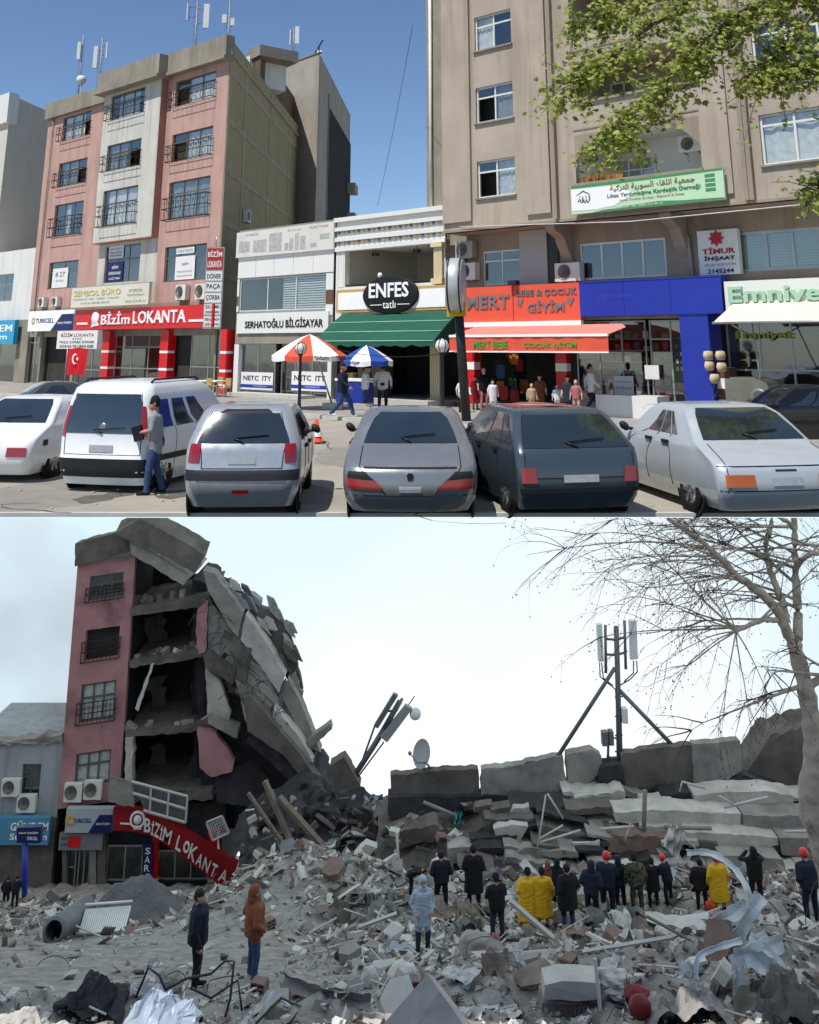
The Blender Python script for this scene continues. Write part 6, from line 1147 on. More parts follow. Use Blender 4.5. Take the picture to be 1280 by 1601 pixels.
# roof edge and floors of the open bays
piece('parapet', [(117, 850), (180, 833), (206, 850), (204, 862), (117, 886)], YR - .4, 1.2, 'mid', rb_, .03)
piece('fallen_parapet', [(180, 834), (219, 811), (270, 838), (322, 868), (304, 896), (250, 866), (205, 848)], YR - .9, 1.4, 'mid', rb_, .03, off=(0, 1.1, .5)); piece('roof_slab', [(203, 849), (250, 872), (296, 903), (286, 916), (245, 890), (205, 866)], YR - .6, 5, 'conc', rb_, .04)
for nm, pl, dp in (('floor_beam', [(203, 950), (260, 941), (322, 929), (318, 949), (260, 955), (203, 965)], 6.0), ('floor_beam', [(203, 1034), (260, 1027), (318, 1014), (322, 1026), (262, 1036), (203, 1044)], 6.0), ('floor_beam', [(196, 1143), (260, 1138), (330, 1130), (332, 1140), (262, 1148), (196, 1153)], 6.0), ('floor_beam', [(190, 1240), (330, 1236), (332, 1250), (190, 1254)], 6.0)): piece(nm, pl, YR - .15, dp, 'mid', rb_, .05)
piece('burnt_back_wall', [(200, 870), (318, 905), (335, 1000), (345, 1250), (190, 1262)], YR + 5, .5, 'dark', rb_, .1); piece('burnt_side_wall', [(300, 905), (322, 915), (338, 1252), (318, 1252)], YR + .6, 4.5, 'dark', rb_, .12)
for a in (955, 1045, 1155): piece('partition', [(232, a + 12), (256, a + 10), (258, a + 74), (230, a + 70)], YR + 3.5, .3, 'mid', rb_, .3)
piece('pale_pier', [(196, 1153), (209, 1152), (206, 1240), (194, 1240)], YR - .2, .6, 'lite', rb_, .05); piece('hanging_lath', [(236, 1038), (241, 1036), (216, 1112), (211, 1108)], YR - .4, .05, 'white', rb_, .03)
for k in range(26):                  # crumbs left on the floor edges
    a = rB.choice(((206, 945, 312, 930), (206, 1032, 316, 1016), (200, 1142, 325, 1132))); t_ = rB.random(); p = W_B((a[0] + (a[2] - a[0]) * t_, a[1] + (a[3] - a[1]) * t_), YR + .2); MB().bx(p + Vector((0, rB.random() * .5, .1)), (rB.uniform(.2, .7), .3, rB.uniform(.15, .6)), Matrix.Rotation(rB.random() * 3, 3, 'Z') @ Matrix.Rotation(rB.uniform(-.5, .5), 3, 'Y')).build('rubble_block', m_r[rB.choice(('conc', 'mid', 'lite', 'brick'))], rb_)
PC = (('roof_slab', [(335, 897), (353, 918), (390, 936), (406, 948), (420, 952), (440, 972), (451, 975), (459, 1019), (470, 1062), (473, 1080), (467, 1094), (440, 1045), (414, 999)], 59.9, .5, 'mid'), ('edge_beam', [(317, 891), (335, 897), (380, 957), (372, 996), (357, 979), (325, 922)], 58.9, 1.1, 'conc'), ('edge_beam', [(384, 960), (416, 1003), (446, 1056), (436, 1084), (406, 1040), (376, 1000)], 58.7, 1.0, 'lite'), ('edge_beam', [(450, 1060), (470, 1098), (488, 1145), (501, 1176), (479, 1168), (455, 1116), (440, 1088)], 59.0, 1.0, 'conc'),
      ('wall_panel', [(325, 940), (350, 970), (376, 1007), (364, 1060), (325, 1019)], 59.4, .3, 'conc'), ('wall_fragment', [(309, 952), (325, 940), (321, 1019), (310, 1023), (306, 990)], 59.2, .3, 'pink'),
      ('beam', [(317, 1025), (327, 1019), (368, 1052), (364, 1070), (321, 1044)], 58.8, .9, 'mid'), ('wall_panel', [(321, 1044), (343, 1064), (360, 1113), (357, 1129), (325, 1121)], 59.3, .3, 'lite'),
      ('beam', [(325, 1119), (372, 1139), (370, 1155), (325, 1131)], 58.8, .9, 'conc'), ('wall_panel', [(308, 1140), (337, 1145), (366, 1190), (363, 1206), (330, 1215), (312, 1200)], 59.1, .4, 'pink'),
      ('leaning_column', [(374, 1009), (393, 1014), (383, 1074), (367, 1066)], 58.6, .7, 'mid'), ('wall_panel', [(390, 1036), (410, 1050), (449, 1128), (432, 1118), (384, 1068)], 59.2, .4, 'lite'), ('wall_panel', [(376, 1097), (406, 1119), (440, 1178), (415, 1160), (388, 1141)], 58.9, .4, 'lite'),
      ('beam', [(368, 1064), (406, 1090), (424, 1106), (418, 1134), (400, 1114), (376, 1092)], 58.4, .9, 'conc'), ('beam', [(428, 1108), (450, 1130), (471, 1157), (489, 1192), (467, 1192), (439, 1162), (422, 1138)], 58.1, .9, 'lite'), ('stub_beam', [(473, 1163), (516, 1131), (519, 1140), (480, 1174)], 58.6, .7, 'conc'),
      ('beam', [(380, 1091), (392, 1088), (470, 1180), (517, 1250), (541, 1264), (573, 1314), (560, 1323), (520, 1275), (493, 1243), (442, 1180), (387, 1143)], 57.6, .9, 'mid'), ('wall_panel', [(455, 1118), (470, 1100), (474, 1082), (468, 1076), (462, 1050), (450, 1060)], 59.7, .3, 'conc'),
      ('beam', [(392, 1140), (440, 1180), (470, 1215), (455, 1222), (420, 1190), (385, 1160)], 58.0, 1.0, 'dark'), ('wall_panel', [(335, 1215), (390, 1195), (420, 1225), (400, 1262), (340, 1255)], 59.4, .5, 'dark'), ('roof_lip', [(395, 930), (408, 940), (406, 952), (385, 938), (378, 926)], 59.9, .8, 'tile'))
for nm, pl, Y, dp, mt in PC: piece(nm, pl, Y, dp, mt, rb_, .022 if 'beam' in nm or 'column' in nm else .04)
for k in range(60):                  # debris hanging between the tipped floors
    t_ = rB.random(); x, y = 330 + 150 * t_ + rB.uniform(-12, 12), 960 + 225 * t_ + rB.uniform(-20, 70)
    p = W_B((x, y), 59.5 + rB.random()); MB().bx(p, (rB.uniform(.15, .9), rB.uniform(.2, .6), rB.uniform(.08, .35)), Matrix.Rotation(rB.uniform(.2, 1.3), 3, 'Y') @ Matrix.Rotation(rB.random() * 3, 3, 'Z')).build('rubble_block', m_r[rB.choice(('conc', 'mid', 'dark', 'tile', 'dark'))], rb_)
rq = random.Random(31)
for k in range(26):                  # broken roof plates sliding off the tipped edge
    u_, v_ = rq.random(), rq.random(); ax_, ay_ = 340 + 130 * u_, 902 + 182 * u_; bx_, by_ = 356 + 100 * u_ + 20 * math.sin(u_ * 3), 916 + 60 * u_ + 110 * u_ * u_; u_ = u_ * .86; x, y = 338 + 112 * u_ + v_ * 46 * math.sin(3.14 * min(1, u_ * .8 + .15)), 900 + 150 * u_ - v_ * 22 * math.sin(3.14 * u_); w_, h_ = rq.uniform(8, 20), rq.uniform(12, 28); sl = .75
    piece('roof_plate', [(x, y), (x + w_ * .7, y + w_ * .35), (x + w_ * .7 + h_ * .45, y + w_ * .35 + h_), (x + h_ * .45 + rq.uniform(-3, 3), y + h_ + rq.uniform(-4, 4)), (x + h_ * .2 - 2, y + h_ * .5)], 59.5 + .3 * v_ + rq.uniform(-.1, .1), .16, rq.choice(('tile', 'tile', 'lite', 'conc', 'mid')), rb_, .035, seed=k)
# dark wall that carries them, burnt, with the gaps' shade in its colour
piece('dark_burnt_core', [(318, 905), (340, 925), (400, 1040), (450, 1130), (480, 1200), (520, 1250), (560, 1290), (300, 1290), (300, 930)], 61.5, 3.5, 'dark', rb_, .25)

# ------------------------------------------------------------------ shop fronts at the foot of the ruin
zg0 = atY(150, 1392, YR).z; zl = f0.px(150, 1302)[1]
q = MB(); q.box(f0, f0.px(97, 1300)[0], f0.px(345, 1300)[0], .5, 8, zg0 - 1, zl + 1.2); q.build('ground_floor_mass', m_r['dark'], rb_)
def shopw(x0, x1, y0, y1, nv, nm='shop_window', hz=()):
    r = f0.rect([(x0, y0), (x1, y0), (x1, y1), (x0, y1)]); return window(rb_, f0, r, .05, nv, hz, m_alu, m_gld, .07, name=nm)
shopw(104, 118, 1325, 1388, 1, hz=(.5,)); shopw(121, 140, 1322, 1388, 2, 'shop_door'); shopw(166, 222, 1322, 1390, 2, hz=(.2,)); shopw(246, 325, 1330, 1376, 3)
for x0, x1, m_ in ((97, 104, 'mid'), (140, 150, 'conc'), (152, 165, 'mid'), (238, 246, m_red), (325, 340, m_red)): piece('pier', [(x0, 1302), (x1, 1302), (x1, 1394), (x0, 1394)], YR - .25, .6, m_, rb_, .02)
for x0, x1 in ((237.5, 246.5), (324.5, 340.5)): piece('white_band', [(x0, 1374), (x1, 1374), (x1, 1380), (x0, 1380)], YR - .3, .3, 'white', rb_, .01)
piece('window_apron', [(246, 1377), (325, 1377), (325, 1394), (246, 1394)], YR - .1, .3, m_letk, rb_, .01)
text('Bizim Lokanta', f0, *[f0.px(x, 1386)[0] for x in (270, 322)], f0.px(270, 1391)[1], f0.px(270, 1380)[1], -.1, m_letg, rb_, .01)
ln = emp('vertical_sign', atY(230, 1392, YR - .6), 0, 'narrow dark vertical sign with white letters spelling Saray', 'sign'); piece('board', [(223, 1320), (238, 1320), (237, 1392), (222, 1392)], YR - .6, .2, m_navy, ln, .01)
for i, ch in enumerate('SARAY'):
    x = [f0.px(v, 1350, -.6)[0] for v in (226, 234)]; y = 1335 + i * 13.5; text(ch, f0, x[0], x[1], f0.px(230, y, -.6)[1], f0.px(230, y - 10, -.6)[1], -.6, m_letw, ln, .03)
t, r = signboard('shop_sign', f0, [(103, 1266), (176, 1263), (175, 1301), (102, 1303)], -.7, -.3, M('sign_dusty_white', C('#a6abb2'), .6, .08, 1, .05, stain=.3, scol=C('#77787c')), 'dusty white and navy Turkcell sign below the ruined pink wall')
L_(t, f0, r, -.7, 'TURKCELL', .17, .56, .42, .6, m_navy, .02, .01); W_, H_ = r[1] - r[0], r[3] - r[2]; MB().prism([f0.p(r[0] + W_ * x, -.706, r[2] + H_ * z) for x, z in ((.5, .003), (.998, .003), (.998, .75), (.72, .75))], Vector((0, .005, 0))).build('navy_field', m_navy, t); MB().lathe(f0.p(r[0] + W_ * .1, -.7, r[2] + H_ * .52), [(.1, 0), (.14, .02), (.26, .02), (.28, 0)], 14, (0, -1, 0)).build('swirl_emblem', m_gold, t); L_(t, f0, r, -.706, 'saray iletişim', .66, .96, .3, .45, m_letw, .01)
t, r = signboard('notice_board', f0, [(92, 1302), (160, 1304), (160, 1330), (92, 1328)], -.5, -.3, M('board_grey', C('#77787c'), .8, .15, 2, .1), 'grey board with faint lines and a red square under the Turkcell sign'); L_(t, f0, r, -.5, 'FAX TURKCELL', .06, .4, .6, .8, m_letk, .01); L_(t, f0, r, -.5, 'KONTÖR', .06, .32, .25, .45, m_letk, .01); W_, H_ = r[1] - r[0], r[3] - r[2]; MB().box(f0, r[0] + W_ * .22, r[0] + W_ * .5, -.52, -.502, r[2] + H_ * .15, r[2] + H_ * .85).build('red_square', m_red, t)
# the bent red restaurant sign
TOPE = [(178, 1262), (205, 1263), (235, 1269), (270, 1287), (305, 1308), (340, 1333), (372, 1350)]; BOTE = [(178, 1298), (205, 1300), (232, 1305), (262, 1322), (294, 1346), (326, 1372), (358, 1392)]
def along(E, u): k = min(len(E) - 2, int(u * (len(E) - 1))); f_ = u * (len(E) - 1) - k; return E[k][0] + (E[k + 1][0] - E[k][0]) * f_, E[k][1] + (E[k + 1][1] - E[k][1]) * f_
def lk(u, v, Y=YR - 1.2): a, b = along(BOTE, u), along(TOPE, u); return atY(a[0] + (b[0] - a[0]) * v, a[1] + (b[1] - a[1]) * v, Y)
t = emp('fallen_sign', lk(.5, 0), 0, 'long red restaurant sign buckled and hanging down to the right', 'sign'); mb = MB(); P = [[lk(u, v, YR - 1.2 + .15 * math.sin(u * 9)) for u in np.linspace(0, 1, 25)] for v in (0, 1)]; mb.grid(P); mb.grid([[p + Vector((0, .35, 0)) for p in r_] for r_ in P[::-1]]); mb.grid([[p for p in P[1]], [p + Vector((0, .35, 0)) for p in P[1]]]); mb.grid([[p + Vector((0, .35, 0)) for p in P[0]], [p for p in P[0]]]); mb.build('board', M('sign_red_dusty', C('#93161c'), .6, .12, 1, .06, stain=.4, scol=C('#5a2024')), t)
def lkw(a, b): p = lk(a, b); return p.x, p.z
def lt(s_, a, b, c, d): text(s_, f0, a, b, c, d, -1.42, m_white, t, .08, .01, warp=lkw)
for ch, a, b in (('B', .3, .355), ('İ', .36, .38), ('Z', .385, .425), ('İ', .43, .45), ('M', .455, .515), ('L', .56, .6), ('o', .61, .655), ('K', .66, .71), ('A', .72, .76), ('N', .77, .815), ('T', .83, .87), ('A', .9, .96)): lt(ch, a, b, .22 + (.1 if ch in 'o' else 0), .8 if ch not in 'ANT' else .68)
mb = MB(); mb.lathe(lk(.225, .55, YR - 1.4), [(.3, .03), (.32, .05), (.4, .05), (.42, 0)], 18, (0, -1, 0)); mb.lathe(lk(.225, .55, YR - 1.4), [(.001, .05), (.2, .05), (.22, 0)], 14, (0, -1, 0)); mb.bx(lk(.225, .22, YR - 1.42), (.4, .05, .16)); mb.build('chef_emblem', m_white, t); mb = MB(); mb.prism([lk(u, v, YR - 1.42) for u, v in ((.06, .28), (.17, .28), (.17, .34), (.06, .34))], Vector((0, .05, 0))); mb.build('white_bar', m_white, t)
t = emp('torn_sign_frame', atY(232, 1285, YR - 1.6), 0, 'grey torn sign frame above the buckled red sign', 'sign'); piece('sheet', [(172, 1214), (206, 1222), (209, 1262), (170, 1254)], YR - 1.6, .12, 'conc', t, .05); piece('backing', [(208, 1224), (292, 1246), (289, 1284), (226, 1268)], YR - 1.5, .08, 'steel', t, .02)
for p_, q_ in (((206, 1222), (293, 1245)), ((293, 1245), (290, 1286)), ((290, 1286), (224, 1267)), ((236, 1231), (234, 1270)), ((264, 1238), (261, 1278)), ((208, 1240), (291, 1265))): bar('frame_bar', [p_, q_], YR - 1.72, .07, 'white', t, True)
for i, (px, py, lab) in enumerate(((112, 1255, 'air conditioner at the outer corner of the ruined pink wall'), (143, 1251, 'air conditioner under the lowest window of the ruined pink wall'))): x, z = f0.px(px, py, -.4); ac_unit(f0, x, -.05, z, lab, .95, .85, group='air conditioners on the ruin')
t = emp('hanging_grille', atY(341, 1312, YR - 1.5), 0, 'pale window grille dangling at an angle right of the red sign', 'grille'); Q = [(323, 1286), (347, 1276), (358, 1302), (333, 1314)]
for i in range(4): bar('rim_bar', [Q[i], Q[(i + 1) % 4]], YR - 1.5, .06, 'white', t, True)
for k in range(1, 7):
    l = lambda a, b, f_: (a[0] + (b[0] - a[0]) * f_, a[1] + (b[1] - a[1]) * f_); bar('grille_bar', [l(Q[0], Q[1], k / 7), l(Q[3], Q[2], k / 7)], YR - 1.48, .022, 'white', t); bar('grille_bar', [l(Q[0], Q[3], k / 7), l(Q[1], Q[2], k / 7)], YR - 1.46, .022, 'white', t)
# white neighbour on the left and the grey block behind it in the smoke
b6 = emp('damaged_building', atY(40, 1395, YR), 0, 'low dusty white building with blue shop sign at the lower left edge', 'building'); r = f0.rect([(33, 1195), (62, 1195), (62, 1248), (33, 1248)]); x0, x1 = f0.px(-60, 1250)[0], xL - .02; zT = f0.px(50, 1160)[1]; zB = f0.px(50, 1278)[1]; m_dw = M('dusty_white_wall', C('#9a9da0'), .95, .12, .6, .35, 14, stain=.55, scol=C('#6b6b70'), streak=True, sscale=.5)
mb = MB(); wall(mb, f0, x0, x1, zB, zT, .05, [r], .3); mb.quad(f0.p(x0, .05, zT), f0.p(x1, .05, zT), f0.p(x1, 6, zT), f0.p(x0, 6, zT)); mb.build('wall', m_dw, b6); window(b6, f0, r, .2, 2, (.6,), MC['ruin_frame'], m_gl, .08); MB().box(f0, x0, x1, .4, 6, zg0 - 1, zT - .05).build('interior_mass', m_r['dark'], b6); MB().box(f0, x0, x1 - .01, -.05, .38, zg0 - 1, zB - .004).build('shutter_front', m_r['mid'], b6); piece('broken_edge', [(-20, 1160), (30, 1157), (60, 1152), (97, 1149), (97, 1162), (-20, 1166)], YR - .1, .8, 'conc', b6, .1)
for px, py, lab in ((14, 1247, 'air conditioner on the dusty white wall at the left edge'), (38, 1272, 'air conditioner below the window of the dusty white wall')): x, z = f0.px(px, py, -.4); ac_unit(f0, x, 0, z, lab, 1.0, .8, group='air conditioners on the dusty wall')
t, r = signboard('shop_sign', f0, [(-30, 1280), (77, 1278), (76, 1320), (-30, 1322)], -.6, -.2, M('sign_cyan_dusty', C('#4d86a3'), .6, .1, 1, .05), 'dusty light blue clothing shop sign in the ruined street'); x = lambda v: (f0.px(v, 1300, -.6)[0] - r[0]) / (r[1] - r[0]); L_(t, f0, r, -.6, 'GÜNDEM', x(16), x(75), .54, .9, m_letw, .03, .01); L_(t, f0, r, -.6, 'Su giyim', x(16), x(74), .12, .42, m_letw, .03, .01)
pb_ = onB(38, 1414); t = emp('post_sign', pb_, 0, 'navy phone shop sign on a blue post at the lower left', 'sign'); Y = pb_.y; tp = atY(45, 1318, Y); MB().tube([pb_, Vector((tp.x - .15, Y, tp.z))], .12, 8).build('post', m_blue, t); piece('board', [(26, 1294), (63, 1293), (63, 1318), (26, 1318)], Y - .15, .3, m_navy, t, .01); fY = Fs(Y - .15, 0); a_, b_ = fY.px(30, 1300)[0], fY.px(60, 1300)[0]; text('SARAY İLETİŞİM', fY, a_, b_, fY.px(30, 1304)[1], fY.px(30, 1300)[1], 0, m_letw, t, .02); text('TURKCELL', fY, a_ + .35, b_, fY.px(30, 1313)[1], fY.px(30, 1308)[1], 0, m_letw, t, .02)
RZ = RZ_A
# ------------------------------------------------------------------ debris slopes under the slabs
def heap(name, top, bot, Yt, Yb, mat, rows=26, amp=.5, seed=0, parent=None, **kw):
    """sloping debris face between an upper and a lower outline, with a back"""
    n = 70; G = []
    def ev(E, u): x = E[0][0] + (E[-1][0] - E[0][0]) * u; k = next((i for i in range(len(E) - 1) if E[i + 1][0] >= x), len(E) - 2); f_ = (x - E[k][0]) / max(1e-6, E[k + 1][0] - E[k][0]); return x, E[k][1] + (E[k + 1][1] - E[k][1]) * f_
    for j in range(rows):
        v = j / (rows - 1); row = []
        for i in range(n + 1):
            a, b = ev(top, i / n), ev(bot, i / n); p = atY(a[0] + (b[0] - a[0]) * v, a[1] + (b[1] - a[1]) * v, Yt + (Yb - Yt) * v); d = amp * (noise.fractal(p * .7 + Vector((seed, 0, 0)), 1, 2, 5)); row.append(p + Vector((d * .4, -abs(d) * 1.2, d * .7)) * (1 if 0 < j < rows - 1 else .4))
        G.append(row)
    back = [[p + Vector((0, 5, -6)) for p in G[0]]]
    mb = MB(); mb.grid((back + G)[::-1], False); return mb.build(name, m_r[mat], parent, **kw)
cb = emp('collapsed_building', atY(940, 1390, 48), 0, 'pancaked grey apartment block with stacked broken floors on the right', 'building')
heap('burnt_debris', [(372, 1275), (420, 1232), (470, 1205), (540, 1225), (600, 1235), (660, 1250)], [(372, 1396), (440, 1396), (540, 1390), (660, 1390)], 57, 50, 'dark', amp=.9, parent=rb_)
heap('debris_face', [(590, 1250), (700, 1248), (820, 1240), (940, 1215), (1080, 1230), (1180, 1215), (1300, 1225)], [(590, 1405), (760, 1400), (940, 1400), (1120, 1395), (1300, 1400)], 53, 45.5, 'mid', amp=.8, seed=5, parent=cb)
CP = (('parapet_panel', [(610, 1212), (700, 1203), (748, 1203), (750, 1248), (690, 1252), (610, 1246)], 51.5, .5, 'mid'), ('parapet_panel', [(752, 1203), (800, 1197), (880, 1181), (888, 1242), (820, 1248), (752, 1246)], 51.4, .5, 'conc'), ('parapet_panel', [(886, 1180), (925, 1172), (940, 1182), (942, 1198), (934, 1212), (914, 1232), (888, 1240)], 51.3, .6, 'conc'), ('parapet_panel', [(970, 1180), (1010, 1172), (1082, 1165), (1084, 1228), (1030, 1234), (972, 1232)], 51.2, .5, 'mid'), ('parapet_panel', [(1083, 1163), (1156, 1158), (1160, 1205), (1130, 1222), (1085, 1226)], 51.0, .5, 'conc'), ('tipped_block', [(1162, 1212), (1186, 1180), (1204, 1150), (1250, 1136), (1300, 1128), (1300, 1250), (1180, 1248)], 51.8, 2.0, 'mid'), ('parapet_base', [(606, 1246), (750, 1246), (890, 1240), (960, 1232), (960, 1252), (800, 1268), (690, 1268), (640, 1290), (606, 1275)], 51.2, .9, 'dark'), ('parapet_base', [(940, 1200), (972, 1195), (980, 1236), (1085, 1228), (1165, 1212), (1240, 1240), (1240, 1256), (1000, 1262), (930, 1250)], 51.0, .9, 'dark'),
      ('floor_slab', [(898, 1248), (940, 1240), (977, 1237), (981, 1260), (940, 1266), (902, 1268)], 49.9, 1.0, 'lite'), ('plaster_slab', [(772, 1297), (800, 1288), (826, 1292), (812, 1316), (784, 1336), (774, 1322)], 48.0, .4, 'lite'), ('plaster_slab', [(797, 1268), (828, 1261), (834, 1284), (806, 1282)], 49.0, .4, 'lite'), ('floor_slab', [(600, 1312), (640, 1296), (684, 1290), (688, 1314), (640, 1322), (618, 1328)], 49.0, 1.2, 'mid'), ('floor_slab', [(700, 1326), (752, 1320), (756, 1346), (704, 1350)], 47.6, .8, 'conc'), ('tilted_slab', [(778, 1350), (820, 1325), (855, 1330), (870, 1352), (830, 1372), (790, 1374)], 47.0, .5, 'conc'), ('white_panel', [(896, 1318), (937, 1315), (938, 1327), (899, 1332)], 47.4, .15, 'white'), ('floor_slab', [(840, 1290), (900, 1305), (960, 1300), (960, 1316), (890, 1320), (842, 1306)], 48.0, 1.0, 'mid'), ('floor_slab', [(960, 1305), (1060, 1308), (1070, 1330), (1000, 1340), (950, 1330)], 47.4, 1.0, 'brick'))
for nm, pl, Y, dp, mt in CP: piece(nm, pl, Y, dp, mt, cb, .045 if 'parapet' in nm else .08)
for p_, q_, r_ in (((853, 1243), (836, 1352), .05), ((856, 1241), (880, 1280), .05), ((841, 1318), (907, 1298), .06), ((880, 1290), (842, 1312), .05), ((1038, 1293), (1112, 1295), .1), ((1124, 1244), (1150, 1260), .06), ((1132, 1262), (1200, 1246), .07), ((1226, 1300), (1276, 1299), .07), ((938, 1296), (990, 1292), .07), ((985, 1287), (972, 1330), .04), ((620, 1302), (626, 1382), .06), ((906, 1352), (960, 1330), .05), ((1008, 1235), (1006, 1300), .12), ((662, 1254), (710, 1274), .09), ((1062, 1302), (1090, 1330), .05), ((1062, 1238), (1066, 1222), .04), ((1066, 1222), (1102, 1232), .06)): bar('broken_pole', [p_, q_], 46.9 + rB.random() * .6, r_ * .8, 'white' if r_ < .09 else 'conc', cb)
rL = random.Random(77)
for nm, pl, Y, mt in (('floor_slab', [(961, 1270), (1028, 1266), (1090, 1269), (1158, 1272), (1158, 1290), (1090, 1291), (1036, 1290), (963, 1285)], 48.3, 'lite'), ('floor_slab', [(1162, 1274), (1215, 1276), (1300, 1273), (1300, 1297), (1220, 1299), (1162, 1292)], 48.2, 'conc'), ('floor_slab', [(1073, 1302), (1130, 1303), (1216, 1310), (1216, 1333), (1140, 1331), (1077, 1325)], 47.4, 'lite'), ('floor_slab', [(1219, 1310), (1300, 1309), (1300, 1343), (1222, 1336)], 47.3, 'conc'), ('floor_slab', [(1085, 1243), (1140, 1238), (1204, 1237), (1240, 1244), (1240, 1260), (1150, 1262), (1089, 1260)], 49.4, 'lite'), ('floor_slab', [(1126, 1338), (1180, 1340), (1223, 1344), (1236, 1368), (1180, 1366), (1130, 1360)], 46.4, 'conc')): piece(nm, pl, Y, 1.2, mt, cb, .03)
for row, (y0, Yr, hh) in enumerate(((1244, 50.3, 13), (1258, 49.7, 9), (1268, 49.2, 14), (1283, 48.7, 8), (1293, 48.3, 15), (1309, 47.8, 10), (1321, 47.4, 14), (1337, 46.9, 11), (1350, 46.5, 15), (1368, 46.0, 12))):
    x = 700 + rL.uniform(0, 60) if row > 1 else 880
    while x < 1300:
        ln_ = rL.uniform(22, 85); h_ = hh * rL.uniform(.35, .85); t_ = rL.gauss(.02, .11); yy = y0 + rL.uniform(-4, 4) + 6 * math.sin(x * .011 + row); Yj = Yr + rL.uniform(-.35, .35)
        if rL.random() < (.5 if x > 950 and 1262 < y0 < 1340 else .8): piece('floor_slab', [(x, yy - t_ * ln_ / 2), (x + ln_ * .5, yy + rL.uniform(-2, 2)), (x + ln_, yy + t_ * ln_ / 2), (x + ln_ + rL.uniform(-4, 3), yy + h_ + t_ * ln_ / 2), (x + ln_ * .5, yy + h_ + rL.uniform(-2, 2)), (x + rL.uniform(-3, 4), yy + h_ - t_ * ln_ / 2)], Yj, rL.uniform(.6, 1.6), rL.choice(('lite', 'conc', 'conc', 'mid', 'lite', 'mid', 'dark') if x > 860 else ('mid', 'dark', 'conc', 'dark')), cb, .055, seed=row)
        x += ln_ * rL.uniform(.85, 1.1)
mb = MB()
for k in range(150):
    if k < 90: x, y = rL.uniform(640, 1290), rL.uniform(1245, 1380); Y = 53 - 7.5 * (y - 1235) / 165 - 1.2
    else: u_ = rL.random(); x, y, Y = 325 + 190 * u_ + rL.uniform(-15, 15), 930 + 300 * u_ + rL.uniform(0, 50), 58.4
    p = atY(x, y, Y); P = [p]; v = Vector((rL.gauss(0, .7), -.5, rL.gauss(0, .6))).normalized()
    for j in range(7): v = (v + Vector((rL.gauss(0, .3), rL.gauss(0, .2), -.22))).normalized(); P.append(P[-1] + v * rL.uniform(.1, .25))
    mb.tube(P, .018, 4)
mb.build('rebar', m_black, label='bent reinforcing bars hanging out of the broken floors', cat='rebar', kind='stuff')
# loose blocks and strips over the debris faces
RK = ('conc', 'mid', 'lite', 'brick', 'dark', 'white', 'wood', 'conc', 'mid')
for k in range(300):
    left = k < 130
    if left: x, y = rB.uniform(380, 640), rB.uniform(1245, 1385); v = (y - 1235) / 160; Y = 57 - 7 * v - .9
    else: x, y = rB.uniform(600, 1290), rB.uniform(1255, 1396); v = (y - 1235) / 165; Y = 53 - 7.5 * v - .9
    p = atY(x, y, Y); m_ = rB.choice(RK) if not left else rB.choice(('dark', 'mid', 'conc', 'wood', 'lite', 'dark', 'mid')); s_ = rB.uniform(.15, .55); long_ = rB.random() < .4
    d = (s_ * (2.2 if long_ else 1), s_ * .6, s_ * (.12 if long_ else .5)); MB().bx(p, d, Matrix.Rotation(rB.uniform(-.8, .8), 3, 'Y') @ Matrix.Rotation(rB.uniform(-1.2, 1.2), 3, 'Z') @ Matrix.Rotation(rB.uniform(-.4, .4), 3, 'X')).build('rubble_block', m_r[m_], rb_ if left else cb)
for nm, pts, r_, mt, lab, Y in (('timber', [(414, 1221), (473, 1360)], .14, 'wood', 'long dark timber leaning steeply in the burnt heap', 51), ('timber', [(436, 1246), (525, 1346)], .16, 'wood', 'weathered timber leaning across the burnt heap', 51), ('timber', [(388, 1240), (450, 1330)], .1, 'wood', 'thin timber leaning beside the red sign end', 52), ('timber', [(425, 1235), (462, 1345)], .07, 'steel', 'thin metal rail standing behind the steep timber', 51.5)): bar(nm, pts, Y, r_, mt, None, True, label=lab, cat='timber', group='timbers in the burnt heap')
piece('pale_concrete_chunk', [(540, 1352), (572, 1319), (589, 1326), (552, 1364)], 48.5, .5, 'white', None, .05, label='pale thick slab tilted at the foot of the burnt heap', cat='slab'); piece('dark_block', [(515, 1197), (538, 1184), (563, 1228), (531, 1243)], 54.5, .9, 'mid', None, .06, label='dark square block tipped on top of the heap before the fallen mast', cat='block')
def rag(name, poly, Y, mat, label, cat='cloth'):
    a, b, c, d = [atY(*p, Y) for p in poly]; P = []
    for j in range(9):
        v = j / 8; P.append([(a.lerp(b, i / 8)).lerp(d.lerp(c, i / 8), v) + Vector((0, .18 * math.sin(i * 1.7 + j * .5) + .1 * math.sin(j * 1.3), .05 * math.sin(i * 2.2))) for i in range(9)])
    mb = MB(); mb.grid(P); mb.grid([[p + Vector((0, .02, 0)) for p in r_] for r_ in P[::-1]]); return mb.build(name, m_r[mat] if isinstance(mat, str) else mat, label=label, cat=cat)
rag('hanging_cloth', [(1050, 1292), (1072, 1295), (1058, 1343), (1036, 1320)], 46.6, 'white', 'pale cloth draped over the broken floors'); rag('grey_tarpaulin', [(596, 1350), (606, 1352), (612, 1392), (584, 1390)], 46, 'conc', 'grey tarpaulin standing in the rubble left of the bent workers')
rag('teal_rag', [(712, 1270), (722, 1268), (724, 1284), (710, 1286)], 49.5, M('teal', C('#3f7f86'), .8), 'small teal rag in the dark gap of the collapsed block'); rag('blue_sheet', [(568, 1246), (598, 1242), (600, 1252), (570, 1254)], 53, 'blue', 'pale blue sheet on top of the dark heap')
